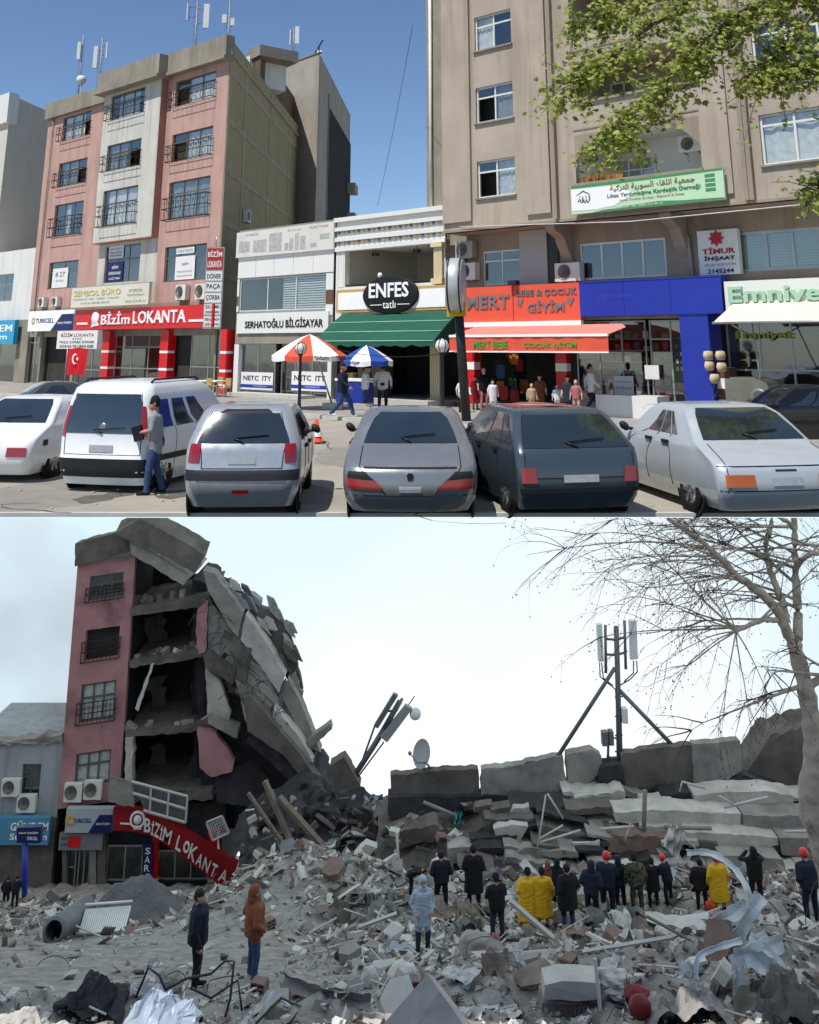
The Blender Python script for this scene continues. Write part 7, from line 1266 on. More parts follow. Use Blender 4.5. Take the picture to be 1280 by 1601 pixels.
# ------------------------------------------------------------------ masts and dish on the collapsed roof
def at52(p, Y=51.6): return atY(p[0], p[1], Y)
t = emp('phone_mast', at52((967, 1200)), 0, 'phone mast with two white panels standing on the collapsed roof', 'antenna'); m_mast = M('mast_steel', C('#6f7478'), .6, .15, 3, .05, metal=.4)
def tb2(nm, pts, r_, mt=m_mast, Y=51.6): mb = MB(); mb.tube([at52(p, Y) for p in pts], r_, 6); return mb.build(nm, mt, t)
tb2('pole', [(968, 1204), (966, 1080), (963, 979)], .13); tb2('upright', [(946, 977), (947, 1052)], .07); tb2('upright', [(976, 970), (978, 1046)], .07)
for y in (999, 1023): tb2('rung', [(946, y), (963, y + 1), (977, y - 3)], .06)
tb2('stay', [(872, 1182), (943, 1072), (961, 1044)], .1); tb2('stay', [(1051, 1165), (969, 1080)], .1)
def panel(nm, q, Y, th, mt): mb = MB(); P = [atY(*p, Y) for p in q]; mb.prism(P[::-1], Vector((0, th, 0))); return mb.build(nm, mt, t)
panel('panel_antenna', [(933, 977), (941, 976), (944, 1034), (936, 1035)], 51.4, .3, m_panel); panel('panel_antenna', [(984, 970), (995, 971), (997, 1030), (986, 1032)], 51.4, .3, m_panel)
panel('equipment_box', [(972, 1108), (981, 1109), (982, 1132), (973, 1131)], 51.4, .4, m_panel); panel('equipment_box', [(941, 1146), (950, 1145), (950, 1167), (942, 1167)], 51.4, .4, m_mast); panel('equipment_box', [(952, 1144), (959, 1144), (960, 1166), (953, 1166)], 51.4, .4, m_mast)
for pts in (([(937, 1036), (938, 1058), (950, 1068), (962, 1078), (964, 1120)]), ([(995, 1033), (996, 1050), (985, 1062), (968, 1072)]), ([(990, 1033), (990, 1052), (975, 1066)]), ([(940, 1036), (943, 1060), (958, 1072)])): tb2('cable', pts, .03, m_black)
tb2('side_post', [(950, 1200), (951, 1140)], .06); tb2('side_post', [(972, 1190), (970, 1120)], .05)
for y in (1090, 1120, 1150, 1175): tb2('step_bolt', [(961, y), (973, y - 1)], .035)
for y in (1150, 1182): tb2('brace', [(948, y), (968, y + 6)], .04)
t = emp('fallen_mast', at52((552, 1215), 55), 0, 'phone mast knocked over at an angle, with two long panels and a drum', 'antenna')
tb2('pole', [(548, 1222), (586, 1163), (600, 1140), (625, 1096)], .14, m_mast, 55); tb2('upright', [(566, 1190), (585, 1137), (588, 1130)], .05, m_mast, 55); tb2('upright', [(600, 1138), (629, 1092)], .08, m_mast, 54.9); tb2('rod', [(560, 1214), (600, 1160)], .04, m_mast, 55); tb2('rod', [(636, 1106), (648, 1088)], .03, m_mast, 55)
panel('panel_antenna', [(584, 1136), (615, 1085), (622, 1088), (591, 1139)], 54.7, .3, m_mast); panel('panel_antenna', [(595, 1153), (634, 1103), (644, 1109), (605, 1161)], 54.6, .35, M('panel_shaded', C('#8f9290'), .6, .08)); mb = MB(); mb.lathe(at52((649, 1116), 54.8), [(.001, -.12), (.26, -.12), (.28, 0), (.26, .12), (.001, .12)], 16, (.5, -.8, .2)); mb.build('drum', m_panel, t)  # second panel has a greyer copy of the panel colour, shade painted in
for y in (1112, 1126): tb2('rung', [(606, y), (622, y - 2)], .05, m_mast, 54.9)
t = emp('satellite_dish', at52((674, 1203), 51.8), 0, 'grey satellite dish on the broken parapet', 'dish'); mb = MB(); mb.lathe(at52((662, 1179), 51.8), [(.001, 0), (.3, .03), (.5, .09), (.6, .14)], 20, (-.75, -.6, .35)); mb.build('reflector', M('dish_grey', C('#9a9c9e'), .5, .1), t); tb2('mount', [(662, 1181), (666, 1192), (674, 1203)], .05, m_mast, 51.8); tb2('leg', [(666, 1192), (662, 1203)], .03, m_mast, 51.8); tb2('feed_arm', [(666, 1192), (653, 1193), (641, 1178)], .03, m_mast, 51.4); tb2('feed_horn', [(639, 1176), (642, 1179)], .09, m_mast, 51.4)

# ------------------------------------------------------------------ bare plane tree
rt = random.Random(21); YB = 29.0; tbz = Vector((0, 0, 0)); base = atY(1300, 1480, YB); base.z = hB(base.x, base.y) - .1
tr = emp('bare_tree', base, 0, 'leafless plane tree with pale trunk at the right edge', 'tree'); m_bark2 = M('pale_bark', C('#a3968a'), .95, .2, 2.5, .9, 9, stain=.85, scol=C('#5f5044'), sscale=2.6); m_twig = M('twig', C('#4a3d38'), .9, .2, 3, .1)
def poly(pts, sub=6, jit=.02):
    P = [atY(p[0], p[1], p[2] if len(p) > 2 else YB) for p in pts]; Q = []
    for i in range(len(P) - 1):
        p0, p1, p2, p3 = P[max(i - 1, 0)], P[i], P[i + 1], P[min(i + 2, len(P) - 1)]
        for j in range(sub): u = j / sub; Q.append(.5 * ((2 * p1) + (p2 - p0) * u + (2 * p0 - 5 * p1 + 4 * p2 - p3) * u * u + (3 * p1 - p0 - 3 * p2 + p3) * u ** 3) + Vector((rt.uniform(-jit, jit),) * 3))
    return Q + [P[-1]]
mb = MB(); Q = [base] + poly([(1306, 1400), (1284, 1310), (1266, 1255), (1272, 1190), (1270, 1140), (1260, 1080), (1245, 1020), (1240, 1000)]); n = len(Q)
mb.tube(Q, [.36 - .19 * i / n + .02 * math.sin(i * 1.3) for i in range(n)], 14); mb.build('trunk', m_bark2, tr); mb = MB(); nodes = []
def mainlimb(pts, r0, r1): Q = poly(pts); n = len(Q); mb.tube(Q, [r0 + (r1 - r0) * i / n for i in range(n)], 8); nodes.append((Q, r0, r1))
mainlimb([(1240, 1004), (1232, 992), (1211, 950, 28.8), (1180, 920, 28.5), (1150, 900, 28.4), (1126, 871, 28.2), (1065, 824, 28), (1020, 790, 28), (980, 740, 28)], .16, .03); mainlimb([(1229, 975), (1222, 940, 29.3), (1207, 902, 29.6), (1197, 853, 29.8), (1206, 815, 30), (1200, 770, 30)], .12, .04); mainlimb([(1246, 1000), (1247, 960, 29.4), (1243, 889, 29.5), (1241, 812, 29.8), (1236, 740, 30)], .14, .07); mainlimb([(1215, 968, 28.8), (1190, 970, 28.4), (1166, 979, 28.1), (1150, 987, 28)], .07, .05); mainlimb([(1260, 1075), (1275, 1065), (1300, 1050)], .12, .07); mainlimb([(1243, 889, 29.5), (1260, 870), (1290, 862)], .08, .05); mainlimb([(1242, 830), (1225, 812), (1180, 800), (1130, 790), (1090, 770)], .07, .03)
def branch(a, d, L, r, depth):
    pts = [a]; p = a.copy(); n = 9; v = d.normalized()
    for i in range(n):
        v = (v + Vector((rt.gauss(0, .07), rt.gauss(0, .06), -.055 * (i / n) * (1 + depth) + rt.gauss(0, .05)))).normalized(); p = p + v * (L / n); pts.append(p.copy())
    (mb if depth == 0 else tw).tube(pts, [r * (1 - .85 * i / n) for i in range(n + 1)], 5 if depth == 0 else 3, cap=False)
    if depth < 2:
        for k in range(7 if depth == 0 else 3):
            i = rt.randint(2, n); dd = (pts[i] - pts[i - 1]).normalized() + Vector((rt.gauss(0, .55), rt.gauss(0, .4), rt.gauss(-.12, .5))); branch(pts[i], dd, L * rt.uniform(.25, .5), max(.005, r * .42), depth + 1)
    if depth >= 1 and rt.random() < .5: e = pts[-1]; pods.lathe(e + Vector((0, 0, -.03)), [(.001, -.022), (.02, 0), (.001, .022)], 5)
tw = MB(); pods = MB()
for Q, r0, r1 in nodes:
    m = len(Q); cnt = int(m * .42)
    for k in range(cnt):
        i = int(m * (.28 + .7 * k / cnt)) if m > 14 else rt.randint(1, m - 1); i = min(i, m - 1); left = rt.random() < .8
        d = Vector(((-1 if left else .8) * rt.uniform(.5, 1), rt.uniform(-.5, .5), rt.uniform(-.25, .75))); branch(Q[i], d, rt.uniform(1.8, 4.2), max(.02, r1 * .7), 0)
for k in range(9): a = atY(1150, 987, 28); an = R(105 + k * 24 + rt.uniform(-6, 6)); branch(a, Vector((math.cos(an), rt.uniform(-.4, .4), math.sin(an) * .8)), rt.uniform(1.6, 3.2), .022, 0)
for (p_, q_) in (((1126, 871), (1020, 841)), ((1113, 869), (1028, 891)), ((1126, 871), (1000, 815)), ((1100, 855), (960, 860)), ((1150, 900), (1060, 930)), ((1120, 868), (1040, 800))): a, b = atY(*p_, 28.2), atY(*q_, 28); branch(a, b - a + Vector((0, 0, .25)), (b - a).length * 2.0, .03, 0)
mb.build('limbs', m_bark2, tr); tw.build('twigs', m_twig, tr, kind='stuff'); pods.build('seed_balls', m_twig, tr, kind='stuff')

# ------------------------------------------------------------------ people searching the rubble
def putB(px, pyb, ptop, facing, *a, **kw):
    b = onB(px, pyb); d1, d0 = ray(px, ptop), ray(px, pyb); Y = b.y; h = (CZ + d1.z * (Y / d1.y)) - b.z; kw.setdefault('wide', 1.2); kw.setdefault('bulk', 1.12); return person(b + Vector((0, 0, -.02)), R(facing), h, *a, **kw)
putB(305, 1546, 1388, 97, 'dnavy', 'black', 'dark haired man in navy jacket standing in profile on the dirt lot', extra='stand', face=True, vox=.017, bulk=1.2); putB(394, 1530, 1382, 120, 'brown', 'blue', 'person in rust brown hooded jacket with fur trim and white shoes', hood='brown', fur=True, shoes='wshoe', extra='pocket', vox=.017, bulk=1.2); putB(661, 1491, 1368, 14, 'lgrey', 'djean', 'man in pale grey hooded parka facing the camera', hood='lgrey', coat=.16, extra='pocket', face=True, vox=.018, bulk=1.08, wide=1.1)
g = 'crowd at the collapsed block'
for (px, yb, yt, fc, tp, lg, lab, kw) in (
    (690, 1422, 1330, 185, 'dnavy', 'black', 'man in dark jacket seen from behind, left of the long dark coat', {}), (741, 1416, 1322, 175, 'black', 'black', 'slim figure in long black coat before the dark gap', dict(coat=.4, hair='black')), (642, 1398, 1338, 70, 'black', 'black', 'figure in black stooping over the rubble left of the others', dict(pose='bend')), (778, 1468, 1366, 178, 'black', 'djean', 'person in black jacket and dark jeans nearest the yellow raincoats', dict(cap='black')),
    (827, 1452, 1360, 178, 'yellow', 'stone', 'person in long yellow raincoat with dark cap, front of two', dict(coat=.52, cap='black', bulk=1.3)), (849, 1445, 1356, 190, 'yellow', 'stone', 'person in yellow raincoat half hidden by the other raincoat', dict(coat=.5, bulk=1.25, cap='black')), (858, 1418, 1346, 180, 'brown', 'black', 'person in brown hood behind the yellow raincoats', dict(hood='brown')), (872, 1420, 1344, 180, 'dnavy', 'black', 'dark hooded figure right of the yellow raincoats', dict(hood='dnavy', coat=.3)),
    (889, 1452, 1350, 182, 'black', 'blue', 'person in long black coat over blue jeans', dict(coat=.25, bulk=1.25)), (926, 1442, 1347, 178, 'navy', 'black', 'person in navy hooded jacket right of the black coat', dict(hood='navy')), (951, 1432, 1334, 170, 'navy', 'dnavy', 'rescuer in navy with a red helmet, leftmost of the helmets', dict(helmet='red')), (971, 1420, 1340, 180, 'dnavy', 'black', 'hooded figure in dark navy beside the first red helmet', dict(hood='navy')), (997, 1426, 1337, 180, 'camo', 'camo', 'soldier in camouflage jacket seen from behind', dict(cap='black', bulk=1.25)), (1022, 1416, 1342, 182, 'black', 'black', 'figure in black coat and beanie right of the soldier', dict(cap='black', coat=.25)), (1046, 1412, 1339, 200, 'dnavy', 'black', 'rescuer with a red helmet reaching forward right of the beanie', dict(helmet='red', lean=.15, extra='front')),
    (1098, 1422, 1344, 178, 'black', 'black', 'person in black quilted jacket left of the yellow raincoat by the metal arc', dict(hair='black', coat=.1, bulk=1.3)), (1126, 1424, 1338, 160, 'yellow', 'black', 'rescuer in yellow raincoat and red helmet by the metal arc', dict(helmet='red', coat=.45, bulk=1.25, lean=.06)), (1184, 1416, 1324, 178, 'black', 'black', 'figure in black with hands raised to the head', dict(hood='black', extra='raise_')), (1270, 1440, 1330, 170, 'navy', 'navy', 'rescuer in navy uniform and red helmet at the right edge', dict(helmet='red', bulk=1.2)), (8, 1418, 1370, 170, 'black', 'black', 'dark figure standing at the left edge of the ruined street', {}), (22, 1418, 1369, 190, 'dnavy', 'black', 'dark figure beside the blue sign post', {})): kw.setdefault('wide', 1.3); kw.setdefault('lean', rB.uniform(0, .12) if kw.get('pose') != 'bend' else 0); kw.setdefault('extra', rB.choice(('stand', 'pocket', 'front', 'front'))); putB(px, yb, yt, fc + rB.uniform(-28, 28), tp, lg, lab, group=g, **kw)
# ------------------------------------------------------------------ loose rubble (nobody could count it)
rng = np.random.default_rng(5)
def scatter(name, n, smin, smax, mats, region, flat=.5, lift=.35, label='loose rubble', keep=None):
    bx = np.array([(-.5, -.5, -.5), (.5, -.5, -.5), (.5, .5, -.5), (-.5, .5, -.5), (-.5, -.5, .5), (.5, -.5, .5), (.5, .5, .5), (-.5, .5, .5)]); fc = np.array([(3, 2, 1, 0), (4, 5, 6, 7), (0, 1, 5, 4), (1, 2, 6, 5), (2, 3, 7, 6), (3, 0, 4, 7)])
    X = rng.uniform(region[0], region[1], n); Y = region[2] + (region[3] - region[2]) * rng.random(n) ** 1.35; V = []; F = []; MI = []; c = 0
    for i in range(n):
        if abs(X[i]) > Y[i] * .37 + 1.5: continue
        if rng.random() < lot(X[i], Y[i]) * .93: continue
        if keep and not keep(X[i], Y[i]): continue
        cl_ = noise.noise(Vector((X[i] * .38, Y[i] * .38, 2.2))) + .5 * noise.noise(Vector((X[i] * 1.1, Y[i] * 1.1, 6.2)))
        if rng.random() > .76 + (.3 if Y[i] > 33 else .1) + .75 * cl_: continue
        s = smin + (smax - smin) * min(1, rng.random() ** 2.5 * (1 + .9 * max(0, cl_))); s *= min(1.15, max(.62, Y[i] / 33)); k = rng.random(); d = np.array((s * (1 + 1.6 * (k < .14)), s * rng.uniform(.5, 1), s * (rng.uniform(.05, .16) if rng.random() < .5 else rng.uniform(.15, flat)))); b = (bx + rng.uniform(-.24, .24, (8, 3))) * d; a, e, g_ = rng.uniform(0, 6.28), rng.normal(0, .45), rng.normal(0, .45)
        Rm = np.array(Matrix.Rotation(a, 3, 'Z') @ Matrix.Rotation(e, 3, 'X') @ Matrix.Rotation(g_, 3, 'Y')); b = b @ Rm.T + np.array((X[i], Y[i], hB(X[i], Y[i]) + s * lift * rng.uniform(.3, 1.2))); V.append(b); F.append(fc + c); MI += [int(rng.choice(len(mats), p=None))] * 6; c += 8
    V = np.concatenate(V); F = np.concatenate(F); me = bpy.data.meshes.new(name); me.from_pydata(V.tolist(), [], F.tolist())
    for m in mats: me.materials.append(m)
    me.polygons.foreach_set('material_index', np.array(MI, 'i')); me.update(); o = bpy.data.objects.new(name, me); COL.objects.link(o); OWN[o.name] = Matrix(); return tag(o, label, 'rubble', kind='stuff')
mm = [m_r[k] for k in ('conc', 'conc', 'lite', 'lite', 'mid', 'wood', 'brick', 'white', 'white', 'mid', 'wood', 'steel', 'conc', 'lite', 'white', 'brick')]
scatter('rubble', 44000, .03, .16, mm, (-20, 22, 19.3, 47), .7, label='grey rubble of broken concrete, brick and plaster spread over the slope')
scatter('debris', 12000, .09, .34, mm, (-20, 22, 19.5, 47), .4, .4, 'larger broken boards, slabs and blocks lying over the rubble')
scatter('gravel', 2600, .02, .07, mm[:5], (-14, 2, 21, 40), .8, .3, 'stray gravel and chips scattered on the dirt lot', keep=lambda x, y: True)
# thin white strips, sticks and wires
q = MB(); rs_ = random.Random(9)
for k in range(480):
    x, y = rs_.uniform(-14, 18), 19.8 + 25 * rs_.random()
    if abs(x) > y * .37 + 1 or rs_.random() < lot(x, y) * .95: continue
    p = Vector((x, y, hB(x, y) + .15)); a = rs_.uniform(0, 6.28); d = Vector((math.cos(a), math.sin(a) * .6, rs_.uniform(-.1, .45))) * rs_.uniform(.3, 1.1); q.tube([p - d * .5, p + d * .5], rs_.uniform(.01, .028), 4, smooth=False)
q.build('sticks', m_r['white'], label='pale laths and pipes sticking out of the rubble', cat='debris', kind='stuff')
q = MB()
for k in range(260):
    x, y = rs_.uniform(-12, 18), 19.8 + 22 * rs_.random() ** 1.3
    if abs(x) > y * .37 + 1 or rs_.random() < lot(x, y) * .9: continue
    p = Vector((x, y, hB(x, y))); P = [p]; v = Vector((rs_.gauss(0, 1), rs_.gauss(0, .6), rs_.uniform(.3, 1.1))).normalized()
    for j in range(8): v = (v + Vector((rs_.gauss(0, .35), rs_.gauss(0, .3), -.16))).normalized(); P.append(P[-1] + v * rs_.uniform(.08, .16))
    q.tube(P, .009, 4)
q.build('wires', m_black, label='bent reinforcing wires rising from the rubble', cat='wire', kind='stuff')

# ------------------------------------------------------------------ single pieces that stand out
def gB(px, py, up=0): p = onB(px, py); p.z += up; return p
def ribbon(name, pts, w, mat, label, cat='metal strip', group=None, twist=0.0, th=.012, crease=.0):
    """bent strip of sheet through pixel points lying at the rubble's depth; pts: px, py, height above rubble depth"""
    P = [atY(p[0], p[1], p[2]) for p in pts]; Q = []
    for i in range(len(P) - 1):
        p0, p1, p2, p3 = P[max(i - 1, 0)], P[i], P[i + 1], P[min(i + 2, len(P) - 1)]
        for j in range(6): u = j / 6; Q.append(.5 * ((2 * p1) + (p2 - p0) * u + (2 * p0 - 5 * p1 + 4 * p2 - p3) * u * u + (3 * p1 - p0 - 3 * p2 + p3) * u ** 3))
    Q.append(P[-1]); G = []; n = len(Q)
    for i, p in enumerate(Q):
        d = (Q[min(i + 1, n - 1)] - Q[max(i - 1, 0)]).normalized(); s_ = d.cross(Vector((0, -1, .25))).normalized(); nn = d.cross(s_); a = twist * (i / n) + .35 * math.sin(i * .7); s_ = s_ * math.cos(a) + nn * math.sin(a); nn = d.cross(s_); W = w * .62 * (1 + .12 * math.sin(i * 1.9))
        G.append([p + s_ * (W * k) + nn * (crease * (1 - abs(k) * 2)) for k in (-.5, -.25, 0, .25, .5)])
    mb = MB(); mb.grid(G, False); mb.grid([[v + Vector((0, th, -th * .3)) for v in r_] for r_ in G[::-1]]); mb.grid([[r_[0] for r_ in G], [r_[0] + Vector((0, th, -th * .3)) for r_ in G]]); mb.grid([[r_[-1] + Vector((0, th, -th * .3)) for r_ in G], [r_[-1] for r_ in G]])
    return mb.build(name, m_r[mat] if isinstance(mat, str) else mat, label=label, cat=cat, group=group)
m_sheet = M('bent_white_sheet', C('#cfd0ce'), .55, .12, 1.5, .12, 10, stain=.45, scol=C('#807b74'), sscale=1.4)
gm = 'bent metal strips at lower right'
def yB(px, py): return onB(px, py).y
Y0 = yB(1150, 1470)
ribbon('bent_strip', [(1073, 1333, Y0 + 1), (1112, 1334, Y0 + .6), (1146, 1356, Y0 + .3), (1168, 1390, Y0), (1172, 1415, Y0), (1150, 1462, Y0), (1146, 1482, Y0 + .2)], .2, m_sheet, 'long curved metal strip arching over the crowd at the right', group=gm, twist=.5, crease=.03)
ribbon('bent_strip', [(1190, 1400, Y0 - .3), (1170, 1435, Y0 - .3), (1150, 1475, Y0 - .2), (1142, 1495, Y0)], .42, m_sheet, 'broad folded white sheet standing below the metal arc', group=gm, crease=.08); Y1 = yB(1160, 1560)
ribbon('bent_strip', [(1148, 1492, Y1), (1156, 1530, Y1 - .1), (1158, 1562, Y1 - .2), (1190, 1606, Y1 - .4)], .36, m_sheet, 'wide crumpled white strip running down to the bottom edge', group=gm, crease=.07, twist=.4); ribbon('bent_strip', [(1172, 1462, Y1 + .2), (1210, 1495, Y1), (1242, 1540, Y1 - .3), (1285, 1606, Y1 - .6)], .22, m_sheet, 'narrow white strip slanting to the bottom right corner', group=gm, crease=.04); ribbon('bent_strip', [(1160, 1470, Y1 + .2), (1120, 1482, Y1), (1092, 1497, Y1 - .1), (1088, 1530, Y1 - .2)], .16, m_sheet, 'white strip bent over to the left of the broad sheet', group=gm, crease=.03); ribbon('bent_strip', [(1105, 1450, Y0), (1140, 1432, Y0 - .1), (1168, 1412, Y0 - .2)], .4, m_sheet, 'grey sheet slanting under the metal arc', group=gm, crease=.05); ribbon('bent_strip', [(1150, 1500, Y1 - .2), (1190, 1486, Y1), (1226, 1474, Y1 + .2)], .5, m_sheet, 'pale ribbed sheet lying right of the crumpled strip', group=gm, crease=.06); ribbon('bent_strip', [(1140, 1440, Y0 - .4), (1138, 1480, Y0 - .4), (1134, 1512, Y0 - .5)], .2, 'blue', 'short bluish strip standing beside the broad sheet', group=gm, crease=.03); ribbon('bent_strip', [(1166, 1495, Y1 - .3), (1200, 1510, Y1 - .4), (1222, 1530, Y1 - .5)], .5, m_sheet, 'rounded white duct piece among the strips', group=gm, crease=.14)
def board(name, q, mat, label, cat, th=.05, up=0.0, jag=.02, group=None):
    cx, cy = sum(p[0] for p in q) / len(q), max(p[1] for p in q); b = onB(min(max(cx, 0), 1279), cy); Yb_ = b.y - .35; P = []
    for (x, y) in q: f_ = (cy - y) / max(1, cy - min(p[1] for p in q)); P.append((x, y, Yb_ + (1.0 - up) * f_ * (cy - min(p[1] for p in q)) / ppm(cy, Yb_) * 1.6))
    return piece(name, P, 0, th, mat, None, jag, off=(0, th, -th), label=label, cat=cat, group=group)
board('white_sheet', [(1008, 1424), (1040, 1430), (1106, 1425), (1108, 1458), (1085, 1462), (1050, 1446), (1010, 1440)], 'white', 'large bright white sheet lying before the crowd', 'sheet', .04, .3, .05); board('light_blue_board', [(606, 1484), (612, 1470), (650, 1472), (648, 1487)], 'blue', 'pale blue board on the rubble at the feet of the parka man', 'board'); board('grey_plate', [(596, 1604), (668, 1522), (726, 1606)], M('dark_plate', C('#474d55'), .5, .2, 1.5, .1, 10, metal=.3, stain=.4, scol=C('#6b6863')), 'large pointed grey metal plate at the bottom edge', 'metal plate', .05, .75, .01)
board('plate_flange', [(668, 1522), (676, 1524), (740, 1606), (726, 1606)], 'steel', 'narrow folded flange along the pointed metal plate', 'metal plate', .2, .75, .005)
for i, (a, b, w_, lab) in enumerate((((797, 1408), (882, 1482), .13, 'long white plank slanting before the yellow raincoats'), ((838, 1436), (880, 1418), .08, 'short white lath crossing the slanting plank'), ((600, 1416), (582, 1452), .07, 'white angle strip left of the parka man'), ((560, 1450), (620, 1428), .09, 'pale pole lying left of the parka man'), ((585, 1424), (622, 1448), .08, 'pale stick crossing the pole left of the parka man'), ((850, 1472), (760, 1468), .06, 'dark pole lying right of the grey sack'), ((910, 1488), (1050, 1465), .07, 'long pale pipe lying across the rubble in front of the crowd'), ((1010, 1432), (1080, 1470), .05, 'thin timber lath on the white sheet'), ((930, 1498), (938, 1580), .06, 'white post standing beside the concrete block'), ((1050, 1500), (1064, 1525), .1, 'black short post at the lower right'))):
    A, B = onB(*a), onB(*b); Y = min(A.y, B.y) - .1; mb = MB(); mb.tube([atY(*a, Y), atY(*b, Y - .1)], w_ * .6, 4, smooth=False); mb.build('plank' if w_ > .1 else 'loose_pole', m_r['dark'] if 'dark' in lab or 'black' in lab else m_r['wood'] if 'timber' in lab else m_r['white'], label=lab, cat='plank', group='poles and planks in the rubble')
def lump(name, px, py, w, h, mat, label, cat, seed=0, flat=1.0, bend=.25):
    p = onB(px, py); k = 1 / ppm(py, p.y); mb = MB(); n = 26; G = []
    for j in range(17):
        a = math.pi * j / 16; row = []
        for i in range(n + 1): b = 6.2832 * i / n; v = Vector((math.sin(a) * math.cos(b), math.sin(a) * math.sin(b), math.cos(a))); f_ = 1 + bend * noise.noise(v * 1.6 + Vector((seed, 0, 0))) + bend * .55 * noise.noise(v * 4 + Vector((seed, 3, 0))) + bend * .35 * noise.noise(v * 9 + Vector((seed, 7, 0))); row.append(p + Vector((v.x * w * k / 2 * f_, v.y * w * k / 2.4 * f_, h * k * .5 + v.z * h * k / 2 * f_)))
        G.append(row)
    mb.grid(G, name != 'boulder'); return mb.build(name, m_r[mat] if isinstance(mat, str) else mat, label=label, cat=cat)
lump('grey_sack', 745, 1494, 52, 30, 'conc', 'grey sack lying in the rubble right of the parka man', 'sack', 2); lump('red_ball', 1001, 1594, 36, 32, M('maroon', C('#6d1a22'), .6, .1, 3, .05), 'round dark red cushion at the bottom edge, lower of two', 'cushion', 4, bend=.05); lump('red_ball', 996, 1572, 44, 24, MC['maroon'], 'crumpled dark red cushion behind the round one', 'cushion', 6, bend=.3); lump('white_bag', 578, 1548, 26, 30, 'white', 'upright white sack left of the pointed metal plate', 'sack', 8); lump('white_bag', 630, 1538, 46, 28, 'white', 'crumpled white bag behind the pointed metal plate', 'sack', 9); lump('boulder', 262, 1556, 44, 32, 'conc', 'grey boulder in front of the navy jacket man', 'boulder', 12); lump('pink_cushion', 774, 1478, 14, 16, CL['rose'], 'small pink cloth right of the grey sack', 'cloth', 23); lump('orange_bag', 1109, 1426, 12, 16, M('orange_red', C('#c8402a'), .6), 'small orange red bag at the top of the white sheet', 'bag', 25); lump('boulder', 960, 1560, 60, 36, 'lite', 'pale broken lump behind the red cushions', 'boulder', 38, bend=.4)
def crumple(name, px, py, w, dep, hgt, mat, label, cat, seed):
    p = onB(px, py); k = 1 / ppm(py, p.y); G = []
    for j in range(22):
        row = []
        for i in range(34):
            u, v = i / 33 - .5, j / 21; x, y = p.x + u * w * k, p.y + v * dep - .2; e = max(0, 1 - (2 * abs(u)) ** 3) * (math.sin(math.pi * min(1, v + .08))); r_ = 1 - abs(noise.noise(Vector((u * 4.2 + seed, v * 3.3, .3)))) * 2 + .45 * (1 - 2 * abs(noise.noise(Vector((u * 11 + seed, v * 8, 4))))); row.append(Vector((x + .08 * noise.noise(Vector((u * 9, v * 9, seed))), y + .1 * noise.noise(Vector((v * 8, u * 9, seed))), hB(x, y) + .05 + hgt * e * (.45 + .5 * r_))))
        G.append(row)
    mb = MB(); mb.grid(G, False); return mb.build(name, m_r[mat] if isinstance(mat, str) else mat, label=label, cat=cat)
crumple('crumpled_tarp', 140, 1594, 104, 1.2, .34, 'dark', 'black crumpled tarp at the lower left', 'tarp', 3); crumple('plastic_sheet', 250, 1612, 130, 1.2, .4, M('plastic_film', C('#8d99a8'), .3, .2, 2, .5, 7), 'shiny bluish plastic sheeting at the bottom left', 'sheet', 9); crumple('insulation_sheet', 1080, 1606, 130, 1.5, .5, 'conc', 'crumpled grey sheeting under the metal strips', 'sheet', 14); crumple('grey_canvas', 1230, 1600, 120, 1.6, .55, 'mid', 'dark grey canvas heaped at the bottom right corner', 'canvas', 21); crumple('white_foil', 40, 1612, 110, 1.0, .25, 'lite', 'torn whitish sheeting at the bottom left corner', 'sheet', 27)
# gravel mound, pipe, radiator
p = onB(185, 1446); k = 1 / ppm(1446, p.y); mb = MB(); G = []
for j in range(24):
    v = j / 23; G.append([Vector((p.x + (u - .5) * 182 * k, p.y + (v - .25) * 4.5, hB(p.x + (u - .5) * 182 * k, p.y + (v - .25) * 4.5) - .05 + 1.3 * math.exp(-((u - .5) / .34) ** 2 - ((v - .55) / .3) ** 2) + .05 * noise.noise(Vector((u * 22, v * 22, 5))))) for u in np.linspace(0, 1, 40)])
mb.grid(G[::1]); mb.build('gravel_pile', M('gravel', C('#5b5a5c'), .95, .3, 14, 1.0, 26), label='heap of fine grey gravel before the shop fronts', cat='gravel pile')
a, b = onB(82, 1474), onB(132, 1450); a.z += .3; b.z += .55; t = emp('steel_pipe', (a + b) / 2, 0, 'short wide grey steel pipe lying on the dirt lot', 'pipe'); ax = (b - a).normalized(); L = (b - a).length
MB().lathe(a, [(.25, 0), (.32, 0), (.32, L), (.25, L), (.25, 0)], 18, ax).build('tube', m_r['steel'], t); MB().lathe(a, [(.33, .04), (.345, .06), (.33, .1)], 18, ax).build('rim', m_r['steel'], t)
a, b = onB(125, 1464), onB(198, 1458); t = emp('radiator', a, 0, 'pale slatted radiator lying behind the steel pipe', 'radiator'); n = 22
for i in range(n): f_ = i / n; c = a.lerp(b, f_) + Vector((0, .2, .28)); MB().bx(c, (.05, .75, .06), Matrix.Rotation(R(28), 3, 'X')).build('fin', m_white, t)
for dy, dz in ((-.3, .12), (.5, .5)): MB().tube([a + Vector((-.05, dy, .1 + dz)), b + Vector((.0, dy, .1 + dz))], .035, 6).build('rail', m_white, t)
